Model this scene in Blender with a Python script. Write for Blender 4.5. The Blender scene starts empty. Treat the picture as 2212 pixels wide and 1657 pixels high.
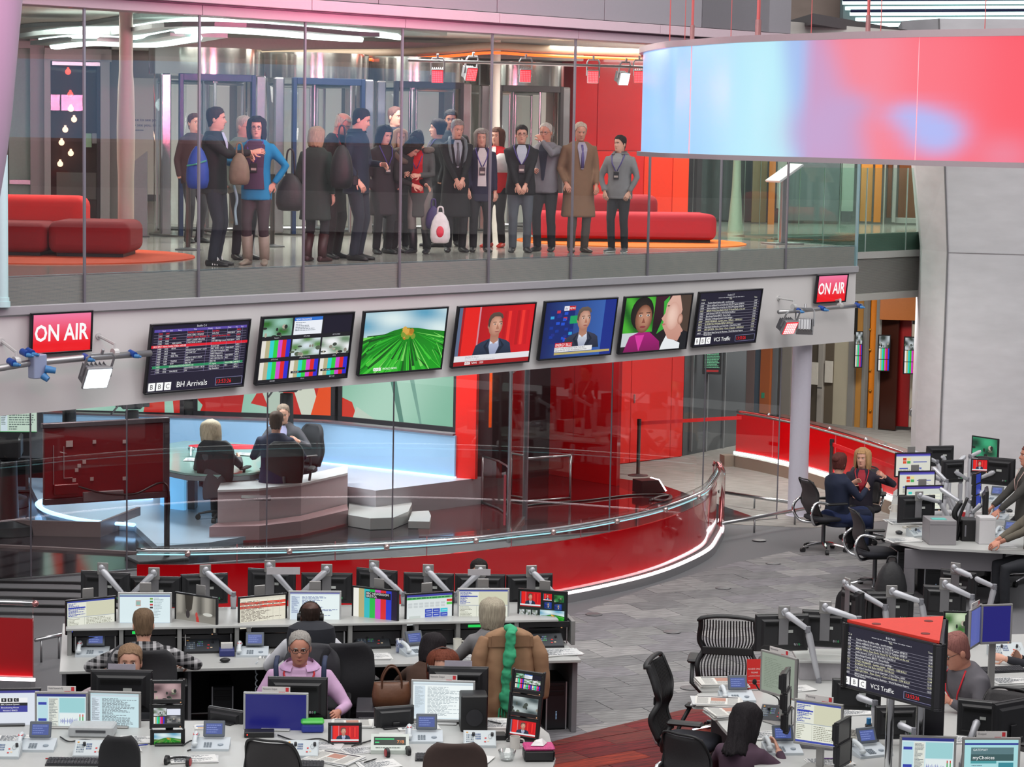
import bpy, math, random
from mathutils import Vector, Matrix, Euler
from math import sin, cos, pi, radians, atan, atan2, hypot, sqrt, exp
random.seed(7)
SC = bpy.context.scene
COL = SC.collection
# ------------------------------------------------------------------ camera
F_PX, HC = 5000.0, 5.6
PITCH = atan((828.5 - 291) / F_PX)
ROLL = atan(0.0185)
_r = Vector((1, 0, 0)); _u = Vector((0, sin(PITCH), cos(PITCH))); _f = Vector((0, cos(PITCH), -sin(PITCH)))
_r2 = _r * cos(ROLL) + _u * sin(ROLL); _u2 = -_r * sin(ROLL) + _u * cos(ROLL)
CAM = Vector((0, 0, HC))
cd = bpy.data.cameras.new('camera'); co = bpy.data.objects.new('camera', cd); COL.objects.link(co)
cd.sensor_width = 36; cd.lens = 36 * F_PX / 2212; cd.clip_end = 500; cd.clip_start = .5
co.matrix_world = Matrix(((_r2.x, _u2.x, -_f.x, 0), (_r2.y, _u2.y, -_f.y, 0), (_r2.z, _u2.z, -_f.z, HC), (0, 0, 0, 1)))
SC.camera = co
# ------------------------------------------------------------------ light and exposure
W = bpy.data.worlds.new('World'); SC.world = W; W.use_nodes = True
W.node_tree.nodes['Background'].inputs[0].default_value = (.96, .96, .98, 1)
W.node_tree.nodes['Background'].inputs[1].default_value = 0.62
SC.view_settings.view_transform = 'Standard'; SC.view_settings.look = 'None'
SC.view_settings.exposure = 0.0; SC.view_settings.gamma = 1.0; SC.view_settings.use_curve_mapping = False
SC.cycles.max_bounces = 8; SC.cycles.diffuse_bounces = 3; SC.cycles.glossy_bounces = 3
SC.cycles.transparent_max_bounces = 20; SC.cycles.caustics_reflective = False; SC.cycles.caustics_refractive = False
SC.cycles.use_denoising = True; SC.cycles.sample_clamp_indirect = 4

def area(name, loc, target, sx, sy, power, col=(1, 1, 1)):
    l = bpy.data.lights.new(name, 'AREA'); l.shape = 'RECTANGLE'; l.size = sx; l.size_y = sy; l.energy = power; l.color = col
    o = bpy.data.objects.new(name, l); COL.objects.link(o); o.location = loc
    o.rotation_euler = (Vector(target) - Vector(loc)).to_track_quat('-Z', 'Y').to_euler()
    return o
area('atrium_light', (-1, 15, 13), (0, 22, 0), 14, 10, 1250, (1, .98, .95))
area('atrium_light', (4, 25, 12), (2, 30, 0), 8, 8, 900, (1, .98, .95))
area('column_light', (11, 24, 10), (8, 38, 3), 5, 4, 420, (1, .99, .98))  # unseen lamp added to brighten the concrete column
area('ring_glow', (.8, 22.5, 6.3), (-1.5, 27.6, 7.1), 2.5, .4, 110, (1, .2, .36)).data.spread = 1.3  # pink lamps added to tint the fascia and leaning column, apart from the ring
area('ring_glow', (-3, 16.5, 6.2), (-4.5, 21.5, 6.9), 1.5, .4, 45, (1, .3, .55)).data.spread = 1.3

# ------------------------------------------------------------------ picture <-> place
def ray(x, y): return _f * F_PX + _r2 * (x - 1106) - _u2 * (y - 828.5)
def at(x, y, z=0.0):                       # the point at height z seen at (x, y)
    d = ray(x, y); return CAM + d * ((z - HC) / d.z)
def atY(x, y, Y):                          # the point at depth Y
    d = ray(x, y); return CAM + d * (Y / d.y)
_vp = ray(5927, 380); TH = atan2(_vp.y, _vp.x)
FE = Vector((cos(TH), sin(TH), 0)); FN = Vector((sin(TH), -cos(TH), 0))
F0 = atY(460, 279, 25.8); F0.z = 0
def onF(x, y, off=0.0):                    # the point on the facade plane, off metres behind it
    d = ray(x, y); o = F0 - FN * off
    return CAM + d * ((o - CAM).dot(FN) / d.dot(FN))
def fs(p): return (p - F0).dot(FE)
def fp(s, off=0.0, z=0.0): q = F0 + FE * s - FN * off; return Vector((q.x, q.y, z))
def seg_x(px, y, a, b):                    # where the sight line of column px meets the vertical plane through a-b
    d = ray(px, y); ax, ay = a[0], a[1]; bx, by = b[0] - ax, b[1] - ay
    n_ = Vector((by, -bx, 0)); o = Vector((ax, ay, 0))
    return CAM + d * ((o - CAM).dot(n_) / d.dot(n_))

# ------------------------------------------------------------------ materials
def lin(h):
    h = h.lstrip('#'); c = [int(h[i:i + 2], 16) / 255 for i in (0, 2, 4)]
    return tuple(x / 12.92 if x <= .04045 else ((x + .055) / 1.055) ** 2.4 for x in c)
_mats = {}
def M(hexc, rough=.5, metal=0., noise=.06, scale=30., bump=0., emit=0., alpha=1., stretch=None, coat=0., spec=.5):
    key = (hexc, rough, metal, noise, scale, bump, emit, alpha, stretch, coat, spec)
    if key in _mats: return _mats[key]
    m = bpy.data.materials.new('surface_' + hexc.strip('#')); m.use_nodes = True
    nt = m.node_tree; b = nt.nodes['Principled BSDF']; c = lin(hexc)
    b.inputs['Roughness'].default_value = rough; b.inputs['Metallic'].default_value = metal
    b.inputs['Specular IOR Level'].default_value = spec
    b.inputs['Coat Weight'].default_value = coat
    b.inputs['Base Color'].default_value = (*c, 1)
    if noise or bump:
        tc = nt.nodes.new('ShaderNodeTexCoord'); nz = nt.nodes.new('ShaderNodeTexNoise'); nz.inputs['Scale'].default_value = scale
        nz.inputs['Detail'].default_value = 4
        src = tc.outputs['Object']
        if stretch:
            mp = nt.nodes.new('ShaderNodeMapping'); mp.inputs['Scale'].default_value = stretch
            nt.links.new(src, mp.inputs[0]); src = mp.outputs[0]
        nt.links.new(src, nz.inputs['Vector'])
        if noise:
            mx = nt.nodes.new('ShaderNodeMix'); mx.data_type = 'RGBA'
            mx.inputs[6].default_value = (*[x * (1 - noise * 1.6) for x in c], 1)
            mx.inputs[7].default_value = (*[min(1, x * (1 + noise * 1.6) + noise * .02) for x in c], 1)
            nt.links.new(nz.outputs[0], mx.inputs[0]); nt.links.new(mx.outputs[2], b.inputs['Base Color'])
        if bump:
            bp = nt.nodes.new('ShaderNodeBump'); bp.inputs['Strength'].default_value = bump; bp.inputs['Distance'].default_value = .01
            nt.links.new(nz.outputs[0], bp.inputs['Height']); nt.links.new(bp.outputs[0], b.inputs['Normal'])
    if emit:
        b.inputs['Emission Color'].default_value = (*c, 1); b.inputs['Emission Strength'].default_value = emit
    _mats[key] = m
    return m
def glass(name, tint, fac=1.0, rough=0.0, base=0.0):
    m = bpy.data.materials.new(name); m.use_nodes = True; nt = m.node_tree; nt.nodes.clear()
    o = nt.nodes.new('ShaderNodeOutputMaterial'); t = nt.nodes.new('ShaderNodeBsdfTransparent'); g = nt.nodes.new('ShaderNodeBsdfGlossy')
    mx = nt.nodes.new('ShaderNodeMixShader'); lw = nt.nodes.new('ShaderNodeLayerWeight'); lw.inputs['Blend'].default_value = .5; fr = nt.nodes.new('ShaderNodeMath'); fr.operation = 'POWER'; fr.inputs[1].default_value = 5.0; nt.links.new(lw.outputs['Facing'], fr.inputs[0])
    mul = nt.nodes.new('ShaderNodeMath'); mul.operation = 'MULTIPLY_ADD'; mul.inputs[1].default_value = fac; mul.inputs[2].default_value = base + .04
    t.inputs[0].default_value = (*tint, 1); g.inputs['Roughness'].default_value = rough; g.inputs[0].default_value = (1, 1, 1, 1)
    nt.links.new(fr.outputs[0], mul.inputs[0]); nt.links.new(mul.outputs[0], mx.inputs[0])
    nt.links.new(t.outputs[0], mx.inputs[1]); nt.links.new(g.outputs[0], mx.inputs[2]); nt.links.new(mx.outputs[0], o.inputs[0])
    return m
GLASS = glass('clear_glass', (.97, .985, .98), 1.0)
GLASSG = glass('green_glass', (.80, .93, .88), 1.0)
GLASSD = glass('smoked_glass', (.30, .32, .34), 1.0)
def colmat(name, strength, rough=.35):
    """reads the colour attribute: printed or lit pictures"""
    m = bpy.data.materials.new(name); m.use_nodes = True; nt = m.node_tree; b = nt.nodes['Principled BSDF']
    a = nt.nodes.new('ShaderNodeVertexColor'); a.layer_name = 'Col'
    b.inputs['Roughness'].default_value = rough
    if strength:
        b.inputs['Base Color'].default_value = (.01, .01, .01, 1)
        nt.links.new(a.outputs[0], b.inputs['Emission Color']); b.inputs['Emission Strength'].default_value = strength
    else: nt.links.new(a.outputs[0], b.inputs['Base Color'])
    return m
SCREEN = colmat('lit_picture', .95, .25)
PRINT = colmat('printed_picture', 0, .6)

# ------------------------------------------------------------------ mesh builder
class B:
    def __init__(s): s.v = []; s.f = []; s.mi = []; s.c = []; s.k = 0; s.X = None
    def add(s, vs, fs_):
        o = len(s.v)
        s.v.extend([tuple(s.X @ Vector(p)) for p in vs] if s.X is not None else [tuple(p) for p in vs])
        s.f.extend([tuple(i + o for i in f) for f in fs_]); s.mi.extend([s.k] * len(fs_)); return s
    def box(s, x0, x1, y0, y1, z0, z1, b=0.):
        if x0 > x1: x0, x1 = x1, x0
        if y0 > y1: y0, y1 = y1, y0
        if z0 > z1: z0, z1 = z1, z0
        b = min(b, (x1 - x0) * .49, (y1 - y0) * .49, (z1 - z0) * .49)
        if b <= 0:
            return s.add([(x, y, z) for z in (z0, z1) for y in (y0, y1) for x in (x0, x1)],
                         [(0, 2, 3, 1), (4, 5, 7, 6), (0, 1, 5, 4), (2, 6, 7, 3), (0, 4, 6, 2), (1, 3, 7, 5)])
        V = []; ix = {}
        for sx in (0, 1):
            for sy in (0, 1):
                for sz in (0, 1):
                    c = ((x0, x1)[sx], (y0, y1)[sy], (z0, z1)[sz]); d = ((b, -b)[sx], (b, -b)[sy], (b, -b)[sz])
                    for a in range(3):
                        ix[sx, sy, sz, a] = len(V)
                        V.append(tuple(c[i] + (d[i] if i != a else 0) for i in range(3)))
        Fc = []
        for a in range(3):
            i, j = [(1, 2), (2, 0), (0, 1)][a]
            for t in (0, 1):
                def q(p, r_):
                    k = [0, 0, 0]; k[a] = t; k[i] = p; k[j] = r_; return ix[k[0], k[1], k[2], a]
                fc = [q(0, 0), q(1, 0), q(1, 1), q(0, 1)]; Fc.append(tuple(fc if t else fc[::-1]))
        for a in range(3):
            i, j = [(1, 2), (2, 0), (0, 1)][a]
            for p in (0, 1):
                for r_ in (0, 1):
                    k0 = [0, 0, 0]; k1 = [0, 0, 0]; k0[i] = k1[i] = p; k0[j] = k1[j] = r_; k1[a] = 1
                    fc = [ix[k0[0], k0[1], k0[2], i], ix[k1[0], k1[1], k1[2], i], ix[k1[0], k1[1], k1[2], j], ix[k0[0], k0[1], k0[2], j]]
                    Fc.append(tuple(fc if (p ^ r_) else fc[::-1]))
        for sx in (0, 1):
            for sy in (0, 1):
                for sz in (0, 1):
                    fc = [ix[sx, sy, sz, 0], ix[sx, sy, sz, 1], ix[sx, sy, sz, 2]]
                    Fc.append(tuple(fc if (sx + sy + sz) % 2 else fc[::-1]))
        return s.add(V, Fc)
    def obox(s, c, hx, hy, hz, rx=0, ry=0, rz=0, b=0.):
        old = s.X; m = Matrix.Translation(c) @ Euler((rx, ry, rz)).to_matrix().to_4x4()
        s.X = old @ m if old is not None else m
        s.box(-hx, hx, -hy, hy, -hz, hz, b); s.X = old; return s
    def loft(s, rings, close=True, cap=True):
        n = len(rings[0]); V = [p for r in rings for p in r]; Fc = []
        for i in range(len(rings) - 1):
            for j in range(n if close else n - 1):
                a = i * n + j; b_ = i * n + (j + 1) % n
                Fc.append((a, b_, b_ + n, a + n))
        if cap and close:
            Fc.append(tuple(range(n))[::-1]); Fc.append(tuple((len(rings) - 1) * n + j for j in range(n)))
        return s.add(V, Fc)
    def tube(s, pts, r, n=8, cap=True, flat=1.0):
        P = [Vector(p) for p in pts]; R = r if isinstance(r, (list, tuple)) else [r] * len(P)
        rings = []; up = None
        for i, p in enumerate(P):
            t = (P[min(i + 1, len(P) - 1)] - P[max(i - 1, 0)])
            if t.length < 1e-9: t = Vector((0, 0, 1))
            t.normalize()
            if up is None:
                up = Vector((0, 0, 1)) if abs(t.z) < .9 else Vector((1, 0, 0))
            x = t.cross(up)
            if x.length < 1e-6: x = t.orthogonal()
            x.normalize(); y = x.cross(t).normalized(); up = y
            rings.append([p + x * (cos(2 * pi * k / n) * R[i]) + y * (sin(2 * pi * k / n) * R[i] * flat) for k in range(n)])
        return s.loft(rings, True, cap)
    def cyl(s, p, q, r, r2=None, n=12): return s.tube([p, q], [r, r if r2 is None else r2], n)
    def sph(s, c, r, nu=12, nv=8):
        rx, ry, rz = r if isinstance(r, (tuple, list)) else (r, r, r)
        V = [(c[0], c[1], c[2] - rz)]; Fc = []
        for i in range(1, nv):
            a = -pi / 2 + pi * i / nv
            V += [(c[0] + rx * cos(a) * cos(2 * pi * j / nu), c[1] + ry * cos(a) * sin(2 * pi * j / nu), c[2] + rz * sin(a)) for j in range(nu)]
        V.append((c[0], c[1], c[2] + rz)); L = len(V) - 1
        for j in range(nu):
            k = (j + 1) % nu
            Fc.append((0, 1 + k, 1 + j)); Fc.append((L, L - nu + j, L - nu + k))
            for i in range(nv - 2): Fc.append((1 + i * nu + j, 1 + i * nu + k, 1 + (i + 1) * nu + k, 1 + (i + 1) * nu + j))
        return s.add(V, Fc)
    def lathe(s, prof, n=16, c=(0, 0, 0)):
        return s.loft([[(c[0] + r * cos(2 * pi * j / n), c[1] + r * sin(2 * pi * j / n), c[2] + z) for j in range(n)] for r, z in prof])
    def prism(s, poly, z0, z1):
        n = len(poly); V = [(x, y, z0) for x, y in poly] + [(x, y, z1) for x, y in poly]
        return s.add(V, [tuple(range(n))[::-1], tuple(range(n, 2 * n))] + [(i, (i + 1) % n, n + (i + 1) % n, n + i) for i in range(n)])
    def strip(s, path, t, z0, z1):
        """an upright wall of thickness t along a plan path; z0, z1 numbers or lists"""
        L = []; R_ = []; n = len(path)
        Z0 = z0 if isinstance(z0, list) else [z0] * n; Z1 = z1 if isinstance(z1, list) else [z1] * n
        for i, p in enumerate(path):
            a = path[max(i - 1, 0)]; b_ = path[min(i + 1, n - 1)]
            dx, dy = b_[0] - a[0], b_[1] - a[1]; l = hypot(dx, dy) or 1
            nx, ny = -dy / l * t / 2, dx / l * t / 2
            L.append((p[0] + nx, p[1] + ny)); R_.append((p[0] - nx, p[1] - ny))
        rings = [[(R_[i][0], R_[i][1], Z0[i]), (L[i][0], L[i][1], Z0[i]), (L[i][0], L[i][1], Z1[i]), (R_[i][0], R_[i][1], Z1[i])] for i in range(n)]
        return s.loft(rings)
    def o(s, name, mat=None, parent=None, smooth=False, loc=None, rz=0., kind=None, bevel=0.):
        me = bpy.data.meshes.new(name); me.from_pydata(s.v, [], s.f)
        ms = mat if isinstance(mat, (list, tuple)) else [mat]
        for m in ms: me.materials.append(m)
        if len(ms) > 1: me.polygons.foreach_set('material_index', s.mi)
        if s.c:
            at_ = me.color_attributes.new('Col', 'FLOAT_COLOR', 'POINT')
            at_.data.foreach_set('color', [x for c in s.c for x in (*c, 1)])
        if smooth:
            me.polygons.foreach_set('use_smooth', [True] * len(me.polygons))
            if smooth is not True: 
                try: me.set_sharp_from_angle(angle=radians(smooth))
                except Exception: pass
        me.update()
        ob = bpy.data.objects.new(name, me); COL.objects.link(ob)
        if parent is not None: ob.parent = parent
        if loc is not None: ob.location = loc
        ob.rotation_euler.z = rz
        if kind: ob['kind'] = kind
        if bevel:
            md = ob.modifiers.new('round', 'BEVEL'); md.width = bevel; md.segments = 4; md.limit_method = 'ANGLE'
        return ob
def T(name, label, cat, loc=(0, 0, 0), rz=0., group=None):
    o = bpy.data.objects.new(name, None); COL.objects.link(o); o.location = loc; o.rotation_euler.z = rz; o.empty_display_size = .1
    o['label'] = label; o['category'] = cat
    if group: o['group'] = group
    return o
def tag(o, label, cat, group=None):
    o['label'] = label; o['category'] = cat
    if group: o['group'] = group
    return o
def struct(name, b, mat, loc=None, rz=0., smooth=False): return b.o(name, mat, None, smooth, loc, rz, 'structure')
def again(mesh_ob, parent, loc=None, rot=None, name=None):
    """one more piece that shares its mesh"""
    c = bpy.data.objects.new(name or mesh_ob.name.split('.')[0], mesh_ob.data); COL.objects.link(c); c.parent = parent
    if loc is not None: c.location = loc
    if rot is not None: c.rotation_euler = rot
    return c
def kids(o): return [c for c in COL.objects if c.parent == o]
_tree = {}
def dup(root, loc, rz, label, group=None):
    """a copy of a thing, its parts and its sub-parts"""
    r = root.copy(); COL.objects.link(r); r.location = loc; r.rotation_euler = (0, 0, rz); r['label'] = label
    if group: r['group'] = group
    if root.name not in _tree:
        _tree[root.name] = [(c, list(c.children)) for c in root.children]
    for c, gs in _tree[root.name]:
        d = c.copy(); COL.objects.link(d); d.parent = r
        for g in gs:
            h = g.copy(); COL.objects.link(h); h.parent = d
    return r
def arc(c, r, a0, a1, n, ry=None): return [(c[0] + r * cos(a0 + (a1 - a0) * i / n), c[1] + (ry or r) * sin(a0 + (a1 - a0) * i / n)) for i in range(n + 1)]
def spline(pts, n=8):
    """Catmull-Rom through the points"""
    P = [Vector(p) for p in pts]; out = []
    for i in range(len(P) - 1):
        a = P[i - 1] if i else P[0] * 2 - P[1]; b = P[i]; c = P[i + 1]; d = P[i + 2] if i + 2 < len(P) else P[-1] * 2 - P[-2]
        for k in range(n):
            t = k / n
            out.append(.5 * ((2 * b) + (c - a) * t + (2 * a - 5 * b + 4 * c - d) * t * t + (3 * b - a - 3 * c + d) * t ** 3))
    out.append(P[-1]); return out

# ------------------------------------------------------------------ flat pictures: lettering, screens, posters
_txt = {}
def glyphs(t, bold=0.):
    k = (t, bold)
    if k not in _txt:
        cu = bpy.data.curves.new('lettering', 'FONT'); cu.body = t; cu.resolution_u = 2; cu.size = 1; cu.offset = bold
        ob = bpy.data.objects.new('lettering', cu); me = ob.to_mesh()
        vs = [(v.co.x, v.co.y) for v in me.vertices]; fs_ = [tuple(p.vertices) for p in me.polygons]
        ob.to_mesh_clear(); bpy.data.objects.remove(ob); bpy.data.curves.remove(cu)
        x0 = min([v[0] for v in vs] or [0]); x1 = max([v[0] for v in vs] or [1])
        _txt[k] = ([(x - x0, y) for x, y in vs], fs_, x1 - x0)
    return _txt[k]
class Pic:
    """a flat picture w by h metres in the x-z plane facing -y, origin at its lower left corner; coordinates run 0..1 of the current view"""
    def __init__(s, w, h, bg=None):
        s.w, s.h = w, h; s.b = B(); s.n = 0; s.V = (0, 0, 1, 1)
        if bg: s.rect(0, 0, 1, 1, bg)
    def view(s, x0=0, y0=0, x1=1, y1=1): s.V = (x0, y0, x1 - x0, y1 - y0); return s
    def _put(s, pts, faces, cols):
        s.n += 1; y = -.00008 * s.n; vx, vy, vw, vh = s.V
        s.b.add([((vx + vw * x) * s.w, y, (vy + vh * z) * s.h) for x, z in pts], faces); s.b.c.extend(cols)
    def poly(s, pts, c, c2=None):
        a = lin(c); 
        if c2:
            d = lin(c2); zs = [p[1] for p in pts]; lo, hi = min(zs), max(zs)
            cols = [tuple(d[i] + (a[i] - d[i]) * ((p[1] - lo) / (hi - lo or 1)) for i in range(3)) for p in pts]
        else: cols = [a] * len(pts)
        s._put(pts, [tuple(range(len(pts)))], cols); return s
    def rect(s, x0, y0, x1, y1, c, c2=None): return s.poly([(x0, y0), (x1, y0), (x1, y1), (x0, y1)], c, c2)
    def ell(s, cx, cy, rx, ry, c, n=20, c2=None): return s.poly([(cx + rx * cos(2 * pi * i / n), cy + ry * sin(2 * pi * i / n)) for i in range(n)], c, c2)
    def blob(s, cx, cy, rx, ry, c, edge, ox=0, oy=0, n=22):
        """an ellipse that turns from one colour at an inner point to another at its edge"""
        P = [(cx + rx * k * cos(2 * pi * i / n) + ox * rx * (1 - k), cy + ry * k * sin(2 * pi * i / n) + oy * ry * (1 - k)) for k in (1, .6, .25) for i in range(n)]; a, e = lin(c), lin(edge)
        C = [tuple(p + (q - p) * t for p, q in zip(a, e)) for t in (1, .35, 0) for i in range(n)]
        s._put(P, [(r * n + i, r * n + (i + 1) % n, (r + 1) * n + (i + 1) % n, (r + 1) * n + i) for r in (0, 1) for i in range(n)] + [tuple(range(2 * n, 3 * n))], C); return s
    def tri(s, P, C):
        s._put(P, [tuple(range(len(P)))], [lin(c) for c in C]); return s
    def grid(s, x0, y0, x1, y1, fn, nx=16, ny=12):
        """smooth colour field fn(u, v) -> hex"""
        P = []; C = []
        for j in range(ny + 1):
            for i in range(nx + 1):
                u, v = i / nx, j / ny; P.append((x0 + (x1 - x0) * u, y0 + (y1 - y0) * v)); c = fn(u, v); C.append(lin(c) if isinstance(c, str) else c)
        s._put(P, [(j * (nx + 1) + i, j * (nx + 1) + i + 1, (j + 1) * (nx + 1) + i + 1, (j + 1) * (nx + 1) + i) for j in range(ny) for i in range(nx)], C); return s
    def text(s, t, x, y, size, c, wmax=None, bold=0., ha=0.):
        """size: capital height as a share of the picture's height"""
        vs, fs_, wd = glyphs(t, bold)
        if not vs: return s
        W_, H_ = s.w * s.V[2], s.h * s.V[3]
        k = size * H_ / .69; kx = k
        if wmax and wd * k > wmax * W_: kx = wmax * W_ / wd
        X0 = x - ha * wd * kx / W_
        s._put([(X0 + vx * kx / W_, y + vy * k / H_) for vx, vy in vs], fs_, [lin(c)] * len(vs)); return s
    def lines(s, x0, y0, x1, y1, n, c, fill=.55, seed=1, lo=.3):
        """rows of tiny words, too small to read"""
        rr = random.Random(seed); hh = (y1 - y0) / n; P = []; Fc = []
        for i in range(n):
            y = y1 - (i + 1) * hh + hh * .25; x = x0; xe = x0 + (x1 - x0) * rr.uniform(lo, 1)
            while x < xe:
                w = min((x1 - x0) * rr.uniform(.04, .13), xe - x); o = len(P)
                P += [(x, y), (x + w, y), (x + w, y + hh * fill), (x, y + hh * fill)]; Fc.append((o, o + 1, o + 2, o + 3)); x += w + (x1 - x0) * .02
        s._put(P, Fc, [lin(c)] * len(P)); return s
    def o(s, name, parent, mat=None, loc=(0, 0, 0), rot=(0, 0, 0)):
        ob = s.b.o(name, mat or SCREEN, parent); ob.location = loc; ob.rotation_euler = rot; return ob
# ================================================================== the setting
STEEL = M('#b8b9bb', .28, 1., .03); CHROME = M('#d9dadc', .12, 1., 0); GREYMET = M('#8d8e90', .35, .7, .03)
DKGREY = M('#3c3d40', .5); BLACK = M('#141416', .45, noise=.1); WHITE = M('#d9d8d8', .5, noise=.02); OFFW = M('#c9c8c6', .5, noise=.03)
RED = M('#c4000e', .2, noise=.04, coat=.5); BRED = M('#e0180c', .4, noise=.04); DRED = M('#8a040e', .25, noise=.05, coat=.6); SEALM = M('#8b8890', .4, .6, .02)
LEDW = M('#f4f6ff', .4, noise=0, emit=7.); LEDB = M('#9fd0ff', .4, noise=0, emit=2.2)
ORANGE = M('#d8780c', .5, noise=.05)
def flm():
    m = M('#717174', .85, noise=.0); m = m.copy(); nt = m.node_tree; b = nt.nodes['Principled BSDF']
    tc = nt.nodes.new('ShaderNodeTexCoord'); mp = nt.nodes.new('ShaderNodeMapping'); mp.inputs['Scale'].default_value = (1.6, 22, 1); mp.inputs['Rotation'].default_value = (0, 0, .35)
    nz = nt.nodes.new('ShaderNodeTexNoise'); nz.inputs['Scale'].default_value = 2.2; nz.inputs['Detail'].default_value = 5
    cr = nt.nodes.new('ShaderNodeValToRGB'); cr.color_ramp.elements[0].position = .36; cr.color_ramp.elements[1].position = .68
    nt.links.new(tc.outputs['Object'], mp.inputs[0]); nt.links.new(mp.outputs[0], nz.inputs['Vector']); nt.links.new(nz.outputs[0], cr.inputs[0])
    nt.links.new(cr.outputs[0], b.inputs['Base Color'])
    return m, cr
def carpet(lo, hi):
    m, cr = flm(); cr.color_ramp.elements[0].color = (*lin(lo), 1); cr.color_ramp.elements[1].color = (*lin(hi), 1); return m
CARPETS = [carpet('#5b5a5c', '#8a898a'), carpet('#676667', '#9a9998'), carpet('#737273', '#a9a6a5'), carpet('#626064', '#918e92')]
REDCARPETS = [carpet('#3f0c11', '#7d181d'), carpet('#4a1015', '#8c1c20'), carpet('#4f2420', '#7f2d28'), carpet('#631a12', '#a5361c')]
fl = struct('floor', B().box(-14, 16, 10, 62, -.3, 0), M('#68686b', .8, noise=.06, scale=60))
def inside(p, poly):
    c = False; n = len(poly)
    for i in range(n):
        a, b = poly[i], poly[i - 1]
        if (a[1] > p[1]) != (b[1] > p[1]) and p[0] < (b[0] - a[0]) * (p[1] - a[1]) / (b[1] - a[1]) + a[0]: c = not c
    return c
REDPOLY = [(-.6, 19.9), (.45, 21.0), (1.05, 21.62), (2.17, 22.7), (3.2, 23.6), (4.4, 24), (4.4, 17.5), (-.6, 17.5)]
GREYPOLY = [(-1.2, 23.2), (.45, 26.2), (1.76, 28.5), (3.0, 30.3), (3.9, 31.3), (5.2, 31.3), (5.2, 20), (-1.2, 19)]
def clip(P, poly):
    """the part of polygon P inside the convex polygon poly (clockwise)"""
    for i in range(len(poly)):
        a, b = poly[i], poly[(i + 1) % len(poly)]; out = []
        sd = lambda p: (b[0] - a[0]) * (p[1] - a[1]) - (b[1] - a[1]) * (p[0] - a[0])
        for j in range(len(P)):
            p, q = P[j], P[(j + 1) % len(P)]; sp, sq = sd(p), sd(q)
            if sp <= 0: out.append(p)
            if (sp < 0 < sq) or (sq < 0 < sp): t = sp / (sp - sq); out.append((p[0] + (q[0] - p[0]) * t, p[1] + (q[1] - p[1]) * t))
        P = out
        if len(P) < 3: return []
    return P
def tiles(poly, w, d, mats, ang, box, skip=None, lift=0.):
    base = {}; ca, sa = cos(ang), sin(ang); n = 0; ys = box[1]; row = 0
    while ys < box[3]:
        x = box[0] + (row % 2) * w * .5
        while x < box[2]:
            hw, hd = w / 2 - .003, d / 2 - .003
            cs = [(px * ca - py * sa, px * sa + py * ca) for px, py in ((x - hw, ys - hd), (x + hw, ys - hd), (x + hw, ys + hd), (x - hw, ys + hd))]
            ins = [inside(c, poly) for c in cs]; x += w
            if not any(ins) or (skip and all(inside(c, skip) for c in cs)) or n >= 300: continue
            h = lift + random.random() * .003; m = random.choice(mats); n += 1
            if all(ins):
                cx, cy = sum(c[0] for c in cs) / 4, sum(c[1] for c in cs) / 4
                if m not in base: c = base[m] = B().box(-hw, hw, -hd, hd, 0, .006, .002).o('carpet_tile', m, fl)
                else: c = again(base[m], fl)
                c.location = (cx, cy, h); c.rotation_euler.z = ang + (pi if random.random() < .5 else 0)
            else:
                P = clip(cs[::-1], poly)
                if len(P) > 2: B().prism(P[::-1], h, h + .006).o('carpet_tile', m, fl)
        ys += d; row += 1
tiles(GREYPOLY, .62, .42, CARPETS, .42, (6, 10, 22, 40), REDPOLY)
tiles(REDPOLY, 1.0, .26, REDCARPETS, .62, (8, 8, 24, 30), None, .004)
# the pale carpet beyond the ramp and the dark walkway round the counter
b = B(); b.prism([(1.9, 33.6), (4.4, 33.2), (9, 36.2), (12, 44), (12, 56), (1, 56), (.2, 40)], .0, .006)
far = b.o('far_carpet', carpet('#76736f', '#a5a19c'), fl)

# the opposite side of the newsroom, out of view on the right
struct('wall_right', B().box(17.5, 17.8, 2, 46, 0, 9.5), M('#77757a', .6, noise=.05))
struct('wall_right_upper_band', B().box(17.3, 17.5, 2, 46, 3.6, 4.4), M('#a3a1a4', .5, noise=.02))
# ---- the balcony: fascia, ledge, glass front
S0, S1 = -8.2, 12.28
def FB(s0, s1, o0, o1, z0, z1, b=0): return B().box(s0, s1, o0, o1, z0, z1, b)
FL = dict(loc=(F0.x, F0.y, 0), rz=TH)          # facade frame: x along the front, y into the building
struct('wall_front', FB(S0, S1, 0, .3, 2.607, 3.642), M('#cfcdcc', .55, noise=.015, scale=2), **FL)
trim = struct('trim_1', FB(S0, S1, -.05, .5, 3.646, 3.742, .006), M('#a2a1a5', .45, .1, .02), **FL)
b = B()
for k in range(24): b.box(S0, S1, .02, .06, 3.748 + k * .0128, 3.748 + k * .0128 + .0048)
g = b.o('ventilation_grille', M('#5f727b', .45, .2, .02), trim, kind='stuff')
b = B().box(S0, S1, .075, .12, 3.742, 4.0); b.o('grille_backing', M('#1c262c', .6), trim)
win = bpy.data.objects.new('window_1', None); COL.objects.link(win); win['kind'] = 'structure'; win.location = (F0.x, F0.y, 0); win.rotation_euler.z = TH
JS = [-1.733 + 1.532 * k for k in range(-4, 9)] + [12.27]
GLASSF = glass('front_glass', (.97, .985, .98), 1.0, 0, .015)
pane = B().box(.006, 1.526, -.012, 0, 3.742, 6.835).o('glass_pane', GLASSF, win, loc=(JS[0], 0, 0))
seal = B().box(-.012, .012, -.02, .006, 3.742, 6.835).o('joint_seal', SEALM, win, loc=(JS[0], 0, 0))
for i, s in enumerate(JS[1:-1]):
    if i < len(JS) - 3: again(pane, win, (s, 0, 0))
    again(seal, win, (s, 0, 0))
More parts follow.
